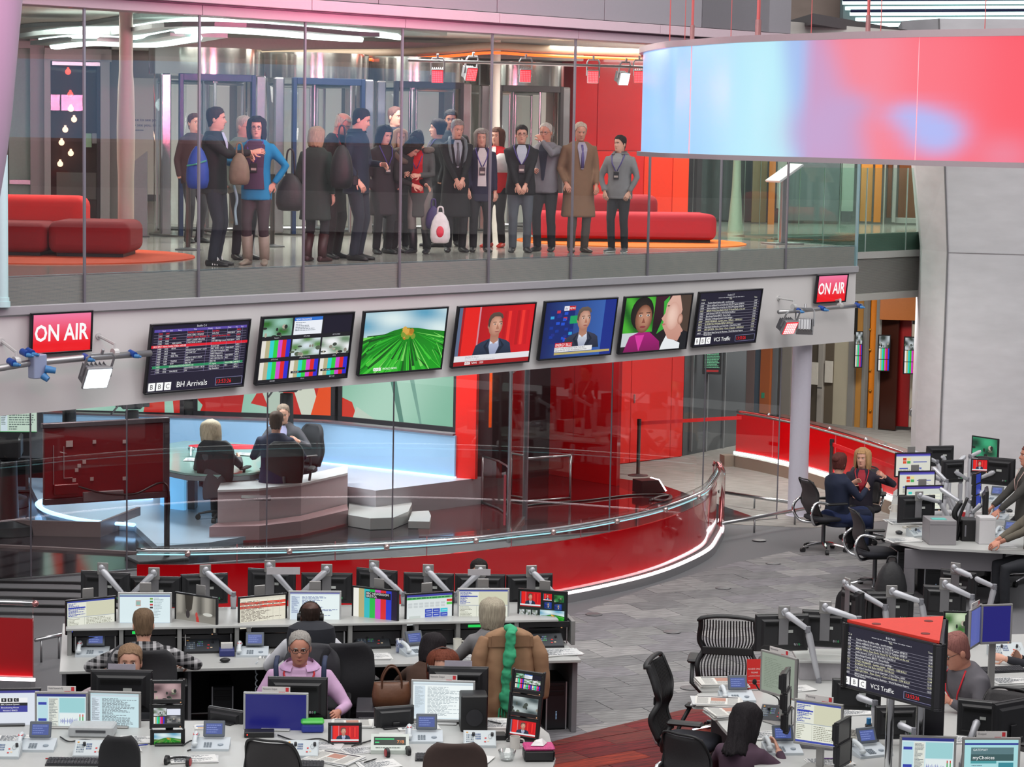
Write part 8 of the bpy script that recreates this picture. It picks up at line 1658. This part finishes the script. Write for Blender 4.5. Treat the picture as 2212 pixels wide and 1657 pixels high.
for i, cy in enumerate((1036, 1058, 1082)): monitor(['top', 'middle', 'bottom'][i] + ' thin edge on screen of the right desk stack', 2112, cy, 28.9, 62, lambda P: P.rect(0, 0, 1, 1, '#24389a'), .24, .18, 0, 'black', name='small_monitor')
for x, y, lb in ((2175, 1160, 'desk phone at the near right corner of the right desk'), (2146, 1082, 'desk phone in the middle of the right desk'), (2150, 1120, 'pale phone near the clasped hands')): phone(lb, x, y, .73, -.5, card=False)
talkback('talkback panel at the left end of the right desk', 1986, 1158, .73, .5, .3, .16); keyboard('small pale number pad on the right desk', 1972, 1142, .73, .6, '#b9b6ae', .18, .2); mug('white mug on the right desk behind the black monitor', 1932, 1106, .73, '#d8d4cc', pi)
papers('loose papers at the near left corner of the right desk', 1950, 1168, .73, .3, 3, .4, .26); papers('pile of papers behind the number pad', 1955, 1130, .73, .2, 4, .42, .25); papers('papers beside the edge on monitor', 2170, 1112, .73, -.2, 3, .4, .25); papers('papers at the far end of the right desk', 1965, 1075, .73, 0, 3, .3, .3, None, '#c8ccd8'); papers('papers at the right edge of the right desk', 2190, 1140, .73, .2, 3, .3, .25)
tag(B().sph((0, 0, .018), (.04, .06, .025), 12, 8).o('desk_mouse', M('#303236', .3), None, True, tuple(at(1942, 1153, .735)), .4), 'dark mouse on the right desk beside the number pad', 'mouse'); tag(B().sph((0, 0, .018), (.04, .06, .025), 12, 8).o('desk_mouse', M('#303236', .3), None, True, tuple(at(2180, 1106, .735)), .4), 'dark mouse at the right edge of the right desk', 'mouse')
def box_t(name, label, cat, px, py, z, w, d, h, mats, rz, parts):
    q = at(px, py, z); t = T(name, label, cat, (q.x, q.y, z + .001), rz); B().box(-w / 2, w / 2, 0, d, 0, h, .004).o('case', mats, t)
    for nm, (x0, x1, y0, y1, z0, z1), m in parts: B().box(x0, x1, y0, y1, z0, z1, .003).o(nm, m, t)
    return t
box_t('grey_box', 'grey storage box on the right desk with a leaflet on top', 'box', 2036, 1178, .73, .33, .4, .3, M('#8b888b', .5, noise=.02), .05, [('leaflet', (-.12, .06, .06, .2, .301, .306), M('#58b0a8', .6)), ('lid_line', (-.166, .166, -.003, 0, .25, .256), M('#6d6a6e', .5))])
box_t('black_unit', 'black unit beside the white box on the right desk', 'box', 2095, 1170, .73, .2, .25, .26, BLACK, .05, [('button_row', (-.07, -.05, -.004, 0, .06, .2), M('#6a6a70', .5)), ('lid', (-.1, .1, 0, .25, .26, .266), M('#2c2c30', .5))])
box_t('white_box', 'white upright box near the right edge of the right desk', 'box', 2132, 1176, .73, .2, .2, .33, M('#c9c8ca', .5, noise=.02), .05, [('lid_line', (-.101, .101, -.003, 0, .3, .304), M('#a9a8ac', .5)), ('base', (-.102, .102, -.002, .2, 0, .01), M('#a9a8ac', .5))])
box_t('red_and_white_box', 'white box with a red side behind the black unit', 'box', 2104, 1140, .73, .25, .2, .2, M('#cfcbcc', .5), .3, [('red_side', (-.13, -.124, 0, .2, 0, .2), M('#c81c28', .5)), ('red_face', (-.126, -.05, -.004, 0, 0, .2), M('#c81c28', .5))])
tag(B().cyl(tuple(at(2012, 1110, .77)), tuple(at(2062, 1106, .77)), .035, n=14).o('paper_roll', M('#d0cfd2', .6), None, 40), 'white paper roll lying on the right desk', 'roll')
tag(B().tube(spline([tuple(atY(x, y, 28.2)) for x, y in ((2075, 1085), (2062, 1110), (2072, 1140), (2064, 1170), (2070, 1192), (2058, 1196))], 6), .035, 8).tube(spline([tuple(atY(x, y, 28.15)) for x, y in ((2090, 1075), (2072, 1120), (2066, 1160), (2074, 1190))], 6), .02, 6).o('cable_loom', BLACK, None, True), 'thick black cable loom over the edge of the right desk', 'cable')
tower('black computer tower under the left end of the right desk', 1955, 1278, .1, .24, .5, .4); tower('black computer tower in the opening of the right desk', 2020, 1290, .1, .3, .4, .3)
q = at(1925, 1282, 0); t = bag_soft('backpack', 'black backpack on the floor under the right desk', 1925, 1250, 27.6, (.2, .14, .28), '#1a1a1d', .05); t.location.z = .28
q = at(1815, 1190, 0); task_chair('grey mesh chair with a chrome hoop under the woman in navy', (4.30, 31.3, 0), D(112), 'mesh', '#24242a'); q = at(1888, 1272, 0); task_chair('empty black chair with a chrome hoop in front of the right desk', (q.x, q.y, 0), D(98), 'mesh', '#23242c')
seated_at('woman in navy seen from behind turning to the blonde woman', 1812, 979, 31.35, D(122), 1.8, top='#172038', legs='#17203a', hair='#5a2c28', style='up', female=True, bulk=1.12, skirt='#1c2a52', head=(20, 4, 0), hl=(.16, -.36, .86), hr=(-.16, -.36, .84))
seated_at('blonde woman in a dark jacket sitting beside the woman in navy', 1864, 968, 32.0, D(-10), 1.82, top='#221d2c', legs='#17171c', hair='#b08a60', style='long', female=True, lanyard='#b01828', badge=False, shirt='#9a2030', vee=.3, head=(-14, 2, 0), hl=(.3, -.2, .95), hr=(-.1, -.34, .72))
task_chair('black office chair under the blonde woman', (atY(1866, 1100, 32.1).x, 32.15, 0), D(-10), 'mesh', '#1f1f24')
seated_at('man in a grey jacket cut by the right edge', 2226, 960, 29.2, D(-85), 1.92, top='#3f3d3a', hair='#6a3a34', hl=(.1, -.5, .76), hr=(-.14, -.5, .76), skin='r', lanyard='#c0a098', badge=False)
seated_at('person in a patterned top with clasped hands at the right edge', 2244, 1050, 27.6, D(-80), 1.85, top='#5d574c', hair='#8a5a44', hl=(.04, -.52, .76), hr=(-.06, -.5, .76), skin='r', sleeve=.8)
p = at(2205, 1262, 0); task_chair('chair at the right edge under the person in the patterned top', (p.x + .1, p.y, 0), D(-80), 'mesh', '#1f1f24')
# ---------------------------------------------------------------- desk D: bottom right, round the totem
t = T('curved_desk', 'white curved desk cluster at the bottom right round the totem', 'desk'); desk_slab(t, px_poly([(1505, 1500), (1560, 1478), (1690, 1452), (1800, 1422), (1930, 1400), (2100, 1372), (2280, 1368), (2280, 1478), (2140, 1482), (2075, 1530), (2100, 1600), (2280, 1640), (2280, 1760), (1660, 1760), (1625, 1640), (1560, 1570)], .73))
for x, y in ((1600, 1530), (1760, 1500), (2180, 1440), (1800, 1640)): q = at(x, y, .7); B().box(q.x - .25, q.x + .25, q.y, q.y + .03, .012, .70).o('support_panel', PANELG, t)
q0, q1 = at(1730, 1475, .73), at(1812, 1440, .73); B().box(q0.x, q1.x, q0.y + .1, q0.y + .5, .73, .90, .004).o('riser', M('#a5a2a6', .5), t); B().box(q0.x - .03, q1.x + .03, q0.y + .05, q0.y + .55, .90, .925, .004).o('riser_top', DESKW, t)
# the totem
zt, zb = 1.96, 1.46
PA, PB, PC_ = at(1820, 1343, zt), at(2034, 1393, zt), at(2043, 1335, zt)
t = T('screen_totem', 'three sided totem of screens with a red triangular top', 'totem')
def face(a, c, pic, nm='display'):
    l = hypot(c.x - a.x, c.y - a.y); rz = atan2(c.y - a.y, c.x - a.x); h = zt - zb; e = .02
    b = B(); b.box(0, l, -.005, .04, 0, e, .003).box(0, l, -.005, .04, h - e, h, .003).box(0, e, -.005, .04, e, h - e, .003).box(l - e, l, -.005, .04, e, h - e, .003); f = b.o('bezel', M('#3a393d', .25, .5, .02), t, False, (a.x, a.y, zb), rz); B().box(.004, l - .004, .0, .06, .004, h - .004).o('panel_case', BLACK, f)
    P = Pic(l - 2 * e, h - 2 * e); pic(P); P.o('screen', f, None, (e, -.001, e))
face(PA, PB, lambda P: pic_vcs(P, 'B1B.TV05')); face(PB, PC_, lambda P: P.rect(0, 0, 1, 1, '#15131c')); face(PC_, PA, lambda P: P.rect(0, 0, 1, 1, '#15131c'))
cen = (PA + PB + PC_) / 3
def inn(p, k=.93): q = cen + (p - cen) * k; return (q.x, q.y)
tp_ = B().prism([inn(PA), inn(PB), inn(PC_)], zt - .01, zt + .02).o('red_top', M('#d8301f', .5), t)
for px, py in ((1893, 1348), (2006, 1342), (1999, 1369)): q = at(px, py, zt + .02); B().cyl((q.x, q.y, zt + .018), (q.x, q.y, zt + .023), .035, n=20).o('hole', M('#6a1510', .6), tp_)
for px, py, r in ((1922, 1560, .03), (1988, 1560, .035)): q = cen + (at(px, 1400, zt) - cen) * .3; q = atY(px, py, cen.y); B().cyl((q.x, q.y, .73), (q.x, q.y, zb + .02), r, n=14).o('chrome_pole', CHROME, t, 40)
q = atY(2014, 1560, cen.y + .1); B().box(q.x - .08, q.x + .08, q.y - .05, q.y + .1, .73, zb, .006).o('dark_column', M('#1c1a22', .4), t)
# red notice, microphone
q = at(1630, 1490, .73); nt_ = T('red_notice', 'red desk notice reading ACCESS ONLY PLEASE', 'sign', (q.x, q.y, .731), .12); nt_.rotation_euler.x = -.12; B().box(-.07, .07, 0, .006, 0, .27).o('card', M('#d02420', .5, noise=.02), nt_); B().box(-.06, .06, -.03, .05, 0, .006).o('foot', M('#c8c8ca', .3), nt_); P = Pic(.14, .27)
for s, y, z in (('ACCESS ONLY', .66, .05), ('PLEASE', .54, .05), ('You are on camera', .45, .03), ('Please use another route', .28, .028), ('to cross the newsroom', .2, .028)): P.text(s, .5, y, z, '#f2e4e0', .86, 0, .5)
P.rect(.08, .435, .92, .44, '#f2e4e0'); P.o('lettering', nt_, PRINT, (-.07, -.001, 0))
q = at(1683, 1530, .73); t = T('gooseneck_microphone', 'black gooseneck microphone on the desk near the red notice', 'microphone', (q.x, q.y, .731), 0); pts = spline([(0, 0, 0), (-.01, 0, .08), (-.08, .02, .12), (-.17, .03, .15), (-.215, .03, .22)], 6); B().tube(pts, .007, 6).o('gooseneck', BLACK, t, True); B().sph(tuple(pts[-1]), (.02, .02, .026), 10, 8).o('foam_head', M('#161618', .9), t, True); B().cyl((0, 0, 0), (0, 0, .02), .04, n=14).o('base', BLACK, t)
for i, (x, y, rz, n_, lb) in enumerate(((1560, 1487, .1, 9, 'thick pile of newspapers at the corner of the curved desk'), (1550, 1525, -.1, 6, 'second pile of newspapers nearer the chair'), (1580, 1545, .25, 5, 'folded newspapers hanging at the desk edge'))): papers(lb, x, y, .73, rz, n_, .42, .3, pic_newspaper, '#cfcdc8', 'newspaper', 'newspaper_pile', .008)
phone('desk phone between the newspapers and the red notice', 1592, 1512, .73, .1, card=False); phone('desk phone right of the woman in purple', 1690, 1625, .73, .1, card=False); phone('desk phone before the totem', 1880, 1630, .73, .4, card=False)
talkback('lit talkback panel beside the woman in purple', 1672, 1555, .73, -.3, .24, .18, '#5b5a60', .5, True); talkback('lit talkback panel before the sloping mail monitor', 1760, 1612, .73, -.2, .3, .2, '#6a696e', .5, True); talkback('pale talkback panel at the right edge behind the totem', 2175, 1418, .73, .1, .34, .2); keyboard('dark keyboard at the right edge', 2165, 1450, .73, .25); keyboard('small keyboard behind the silver monitor', 1845, 1590, .73, -.4, '#b9b6ae', .3, .14)
papers('papers in front of the woman in purple', 1660, 1590, .73, .3, 3, .3, .22); papers('papers right of the desk phone at the bottom', 1790, 1648, .73, .2, 3, .34, .22); papers('white pad at the right edge below the keyboard', 2190, 1472, .73, .2, 3, .4, .22); papers('papers beside the riser of the curved desk', 1720, 1490, .73, .5, 3, .3, .2)
def dmon(lb, cx, cy, Y, yw, pc, w, h, cs='black', arm_=None, pl=False, back=False, foot=False, card=None, nm='monitor', pitch=0):
    z = atY(cx, cy, Y); monitor(lb, cx, cy, Y, yw, pc, w, h, pitch, cs, foot=(z.z - .731) if foot else None, plate=pl, back=back, armto=arm_, card=card, name=nm)
def elbow(cx, cy, Y, ex, ey, bx): e = atY(ex, ey, Y - .15); return [tuple(e), (atY(bx, ey, Y - .1).x, Y - .1, .75)]
grey_ = lambda P: (P.rect(0, 0, 1, 1, '#8f9a8c'), P.lines(.08, .1, .9, .9, 18, '#7c8779', .4, 3))
dmon('silver monitor facing the newspapers, seen obliquely', 1682, 1458, 19.0, -52, grey_, .42, .36, 'silver', foot=True, card='Newswire')
dmon('silver monitor with a pale mail page left of the totem poles', 1768, 1564, 17.6, -28, lambda P: pic_mail(P, 6), .40, .36, 'silver', foot=True, card='Planning')
dmon('silver monitor at the bottom with a teal application page', 2003, 1640, 16.9, -2, lambda P: pic_app(P, 5), .42, .36, 'silver', foot=True)
def pic_choices(P): P.rect(0, 0, 1, 1, '#a8dce0'); P.rect(0, .88, 1, .93, '#3a4a98'); P.rect(.12, .66, .92, .82, '#5a7a80'); P.text('GATEWAY', .16, .74, .05, '#e8f0f0', .3); P.rect(.12, .5, .92, .66, '#3c5a5c'); P.text('myChoices', .16, .54, .08, '#ffffff', .45); P.rect(.12, .44, .6, .5, '#4a9aa0'); P.lines(.14, .05, .55, .42, 7, '#5a7a88', .4, 4); P.rect(.64, .1, .92, .46, '#3a8a98')
dmon('silver monitor at the bottom right with a myChoices page', 2140, 1644, 16.9, 4, pic_choices, .44, .36, 'silver', foot=True, card='Output')
dmon('black monitor back with connectors left of the riser', 1688, 1366, 20.6, 190, None, .5, .34, arm_=elbow(1688, 1366, 20.6, 1745, 1360, 1772), pl=.06, back=True)
dmon('black monitor back right of the connector monitor', 1782, 1358, 20.8, 170, None, .42, .34, arm_=elbow(1782, 1358, 20.8, 1855, 1338, 1858), pl=.07, back=True)
dmon('black monitor back with a green wire behind the totem', 1922, 1312, 22.0, 182, None, .46, .3, arm_=elbow(1922, 1312, 22.0, 1990, 1300, 2012), pl=.05, back=True)
dmon('black monitor back behind the right corner of the totem', 2040, 1298, 22.3, 170, None, .42, .3, arm_=elbow(2040, 1298, 22.3, 2100, 1290, 2108), pl=.06, back=True)
dmon('tilted dark screen edge behind the small black chair', 1843, 1305, 22.0, 110, None, .4, .3, arm_=elbow(1843, 1305, 22.0, 1912, 1312, 1922), pl=.08, back=True)
dmon('narrow tilted screen top right behind the totem', 2070, 1262, 23.0, 140, None, .4, .28, arm_=elbow(2070, 1262, 23.0, 2148, 1268, 2130), pl=.06, back=True)
dmon('silver edged monitor with a dark blue screen at the right', 2152, 1348, 20.3, 14, lambda P: P.rect(0, 0, 1, 1, '#1e1c72'), .30, .36, 'silver', foot=True); dmon('narrow oblique monitor with a blue screen beside the dark blue one', 2106, 1354, 20.2, 62, lambda P: P.rect(0, 0, 1, 1, '#5a64a8'), .34, .36, 'silver', foot=True, card='Desk'); dmon('small monitor with palm leaves behind the man in grey', 2068, 1348, 20.8, 0, lambda P: (P.rect(0, 0, 1, 1, '#dfe8e4'), pic_map(P, 3, '#3a6a30', '#c8d8b8')), .26, .24, 'black', foot=True)
for i, (cx, cy) in enumerate(((1700, 1470), (1702, 1512), (1704, 1556))): dmon(['top', 'middle', 'bottom'][i] + ' edge on screen of the tall stack left of the totem', cx, cy, 18.2, 76, None, .26, .17, nm='small_monitor')
for i, (cx, cy) in enumerate(((1822, 1580), (1824, 1628))): dmon(['upper', 'lower'][i] + ' edge on screen of the stack under the totem', cx, cy, 17.2, 60, None, .26, .19, nm='small_monitor')
dmon('black monitor back under the totem column', 2115, 1552, 17.8, 160, None, .34, .3, arm_=elbow(2115, 1552, 17.8, 2095, 1600, 2080), back=True); dmon('dark screen tilted behind the bottom right monitors', 2176, 1562, 17.6, 215, None, .34, .36, foot=True); dmon('black monitor back behind the mail page monitor', 1850, 1500, 18.6, 175, None, .4, .26, back=True, arm_=elbow(1850, 1500, 18.6, 1890, 1520, 1895)); dmon('black monitor back under the left corner of the totem', 1935, 1560, 18.4, 188, None, .36, .28, back=True, arm_=elbow(1935, 1560, 18.4, 1975, 1580, 1980))
q = at(1882, 1585, .73); t = T('pen_pot', 'small blue pot of pens beside the mail page monitor', 'pot', (q.x, q.y, .731), 0); B().box(-.05, .05, -.04, .04, 0, .08, .01).o('pot', BLACK, t); [B().cyl((x, 0, .08), (x, 0, .13), .02, n=10).o('blue_cap', M('#2a8ac8', .4), t) for x in (-.024, .024)]
# people and chairs round desk D
seated_at('woman with long black hair in a purple top, seen from behind', 1612, 1520, 17.9, D(152), 1.72, lean=14, top='#4a3444', hair='#1a1519', style='long', female=True, hs=1.12, head=(-12, 14, 0), hl=(.15, -.42, .78), hr=(-.2, -.42, .78), sleeve=.95)
p = atY(1520, 1640, 17.75); task_chair('dark chair back behind the woman in purple', (p.x, p.y, 0), D(140), 'mesh', '#2a2630')
seated_at('grey haired man in a grey jumper and red lanyard behind the totem', 2066, 1364, 19.7, D(-62), 1.92, lean=20, top='#5d5a60', hair='#8a5a54', style='recede', skin='r', glasses=True, hs=1.14, lanyard='#d02030', badge=False, head=(-10, 8, 0), hl=(.16, -.44, .76), hr=(-.2, -.44, .76), bulk=1.12)
p = atY(2130, 1520, 18.9); task_chair('dark mesh chair behind the man in the grey jumper', (p.x + .1, p.y, 0), D(-30), 'mesh', '#26252a')
seated_at('person with dark sleeves reaching in over the keyboard at the right edge', 2268, 1308, 21.4, D(-84), 1.8, lean=8, top='#22222a', hair='#3a2c26', hl=(-.02, -.50, .76), hr=(-.12, -.34, .76), legs='#202228', far=True)
p = atY(2280, 1400, 21.4); task_chair('chair of the person reaching in at the right edge', (p.x + .08, p.y, 0), D(-84), 'mesh', '#26252a')
p = at(1575, 1560, 0); p = atY(1574, 1400, 21.3); task_chair('large black ribbed back chair on the grey carpet', (p.x, p.y, 0), D(172), 'ribbed', '#2a2a2e', 1.06)
p = atY(1490, 1600, 19.3); task_chair('black ribbed chair seen from the side on the red carpet', (p.x, p.y, 0), D(72), 'ribbed', '#1c1f2a', 1.03)
p = atY(1866, 1300, 23.6); task_chair('small black office chair beyond the curved desk', (p.x, p.y, 0), D(160), 'office', '#1d1d20')
# ---------------------------------------------------------------- presenters in the studio
p = atY(480, 1000, 32.4); task_chair('black studio chair of the blonde presenter', (p.x, p.y, .1), D(168), 'office', '#2b2b2e', 1.12)
seated_at('presenter with a fair bob in a grey jacket, seen from behind', 473, 907, 32.25, D(172), 1.9, .1, lean=10, side=8, top='#45464a', hair='#b7ab92', style='bob', female=True, hs=1.2, hl=(.2, -.42, .8), hr=(-.2, -.42, .8))
seated_at('presenter in a navy suit with short brown hair, seen from behind', 597, 888, 32.3, D(176), 2.0, .1, lean=8, top='#1c2440', hair='#4a3628', legs='#1c2440', hl=(.2, -.42, .86), hr=(-.26, -.42, .84), bulk=1.05)
p = atY(618, 1000, 32.4); task_chair('black studio chair right of the navy suit presenter', (p.x + .02, p.y, .1), D(178), 'office', '#2a2a2c', 1.12)
p = atY(640, 1000, 34.0); task_chair('black studio chair of the man in the grey suit', (p.x, p.y, .1), D(-50), 'office', '#26262a', 1.1)
seated_at('man in a grey suit at the studio desk, facing us', 612, 871, 34.0, D(-6), 1.95, .1, lean=8, top='#4c4c52', legs='#2a2c38', hair='#7a6a5c', style='recede', shirt='#a8a4c8', vee=.4, shirt_to=.1, head=(10, 8, 0), hl=(.24, -.3, .86), hr=(-.2, -.34, .84), far=True)
# ================================================================== small things lying about on the desks
def pen(label, px, py, z, rz, h): q = at(px, py, z); tag(B().cyl((-.07, 0, .006), (.06, 0, .006), .0055, n=8).cyl((.06, 0, .006), (.075, 0, .006), .005, .0015, 8).o('pen', M(h, .4), None, 40, (q.x, q.y, z + .001), rz), label, 'pen')
def cable(label, pts, z, r=.006, h='#1a1a1c'): tag(B().tube(spline([tuple(at(x, y, z + .012)) for x, y in pts], 5), r, 6).o('desk_cable', M(h, .5), None, True), label, 'cable')
for a in (('blue pen on the papers at the bottom left', 300, 1612, .745, .4, '#2a3a9a'), ('black pen beside the notebook at bottom centre', 800, 1645, .745, .9, '#1c1c1e'), ('black pen on the white pad of the front row', 1068, 1562, .745, -.7, '#1c1c1e'), ('red pen beside the desk phone at bottom left', 118, 1640, .731, .2, '#b02828'), ('purple pen at the bottom of the curved desk', 1792, 1640, .745, .1, '#5a2a7a'), ('blue pen on the newspapers of the curved desk', 1600, 1480, .80, .5, '#2a3a9a')): pen(*a)
cable('black cable trailing over the front desk from the sound editing monitor', [(130, 1592), (150, 1602), (185, 1598), (230, 1606)], .73); cable('black cable under the dark blue screen', [(600, 1588), (640, 1600), (690, 1596), (720, 1608)], .73); cable('black cable behind the field monitor', [(760, 1612), (800, 1600), (830, 1592), (880, 1596)], .73); cable('black cable loop near the left three screen stack', [(395, 1610), (415, 1600), (430, 1612), (405, 1622)], .73)
cable('thin cable looping on the back desk at the left phone', [(236, 1418), (250, 1428), (268, 1420), (262, 1412)], .73); cable('black cable across the curved desk to the silver monitor', [(1690, 1520), (1715, 1530), (1735, 1545), (1730, 1570)], .73); cable('black cable loop under the totem', [(1900, 1560), (1920, 1575), (1950, 1570), (1965, 1590)], .73)
cable('dark cable across the right desk behind the grey box', [(1985, 1110), (2000, 1125), (2030, 1120), (2060, 1130)], .73)
for a in (('magazine beside the pale talkback panel at the bottom left', 262, 1620, .3, 3, .3, .22), ('white sheets below the white document monitor', 905, 1572, .2, 3, .34, .2), ('papers under the talkback panel right of centre', 1010, 1640, -.3, 3, .36, .22), ('papers beside the meter unit', 780, 1622, .5, 2, .28, .2), ('papers left of the field monitor', 700, 1612, -.1, 2, .3, .2), ('papers behind the desk phone at bottom left', 40, 1598, .1, 3, .32, .2)): papers(a[0], a[1], a[2], .73, *a[3:])
for a in (('loose sheets on the back desk before the spreadsheet monitor', 600, 1420, .1, 3, .34, .2), ('sheets on the back desk beside the left phone', 262, 1432, .2, 2, .3, .18)): papers(a[0], a[1], a[2], .73, *a[3:])
for a in (('papers in the middle of the curved desk before the totem', 1840, 1540, .3, 3, .34, .22), ('sheets right of the lit talkback panel', 1720, 1590, -.2, 2, .28, .2), ('papers under the bottom right monitors', 2080, 1600, .1, 3, .34, .22), ('sheets behind the red notice', 1660, 1470, .3, 3, .36, .24), ('sheets near the riser at the back of the curved desk', 1790, 1452, .2, 3, .34, .22)): papers(a[0], a[1], a[2], .73, *a[3:])
for a in (('sheets between the list monitors and the paper roll', 2010, 1128, .2, 3, .34, .24), ('sheets left of the nearest list monitor', 1935, 1125, .1, 2, .3, .2), ('sheets at the front edge of the right desk', 2165, 1182, .1, 2, .3, .2)): papers(a[0], a[1], a[2], .73, *a[3:])
q = at(850, 1598, .73); t = T('paper_tray', 'dark paper tray behind the meter unit', 'tray', (q.x, q.y, .731), .05); B().box(-.14, .14, -.1, .1, 0, .02, .006).o('tray', M('#3a3a40', .5), t); B().box(-.12, .12, -.09, .09, .02, .035, .003).o('papers', M('#c8c8c6', .7), t)
q = at(280, 1590, .73); t = T('printer', 'pale printer box under the list monitor', 'printer', (q.x - .3, q.y, .731), .0); B().box(-.18, .18, -.08, .12, 0, .09, .012).o('case', M('#b9bcbe', .45), t); B().box(-.12, .12, -.084, -.08, .04, .06).o('paper_slot', M('#4a4c50', .5), t)
for x, y, lb in ((560, 1590, 'dark router box under the dark blue screen'), (1060, 1596, 'dark router box behind the right talkback panel')):
    q = at(x, y, .73); t = T('router_box', lb, 'box', (q.x, q.y, .731), .1); B().box(-.12, .12, -.06, .06, 0, .045, .005).o('case', BLACK, t); B().box(-.1, -.09, -.064, -.06, .02, .03).o('indicator', M('#ff4030', .4, noise=0, emit=1.0), t)
for i, (x0, y0, Y, x1, y1, x2, y2, lb) in enumerate(((2085, 985, 30.6, 2060, 1010, 2075, 1040, 'bare spring arm at the far side of the right desk'), (2015, 1010, 29.8, 2045, 1040, 2040, 1075, 'bare spring arm behind the list monitors'), (2030, 1055, 29.0, 2075, 1085, 2066, 1130, 'bare spring arm above the grey box'), (2125, 1060, 29.0, 2095, 1085, 2088, 1120, 'bare spring arm beside the red and white box'))):
    t = T('spring_arm', lb, 'arm'); e = atY(x2, y2, Y - .1); arm(t, [tuple(atY(x0, y0, Y)), tuple(atY(x1, y1, Y - .1)), tuple(e), (e.x, e.y, .735)])
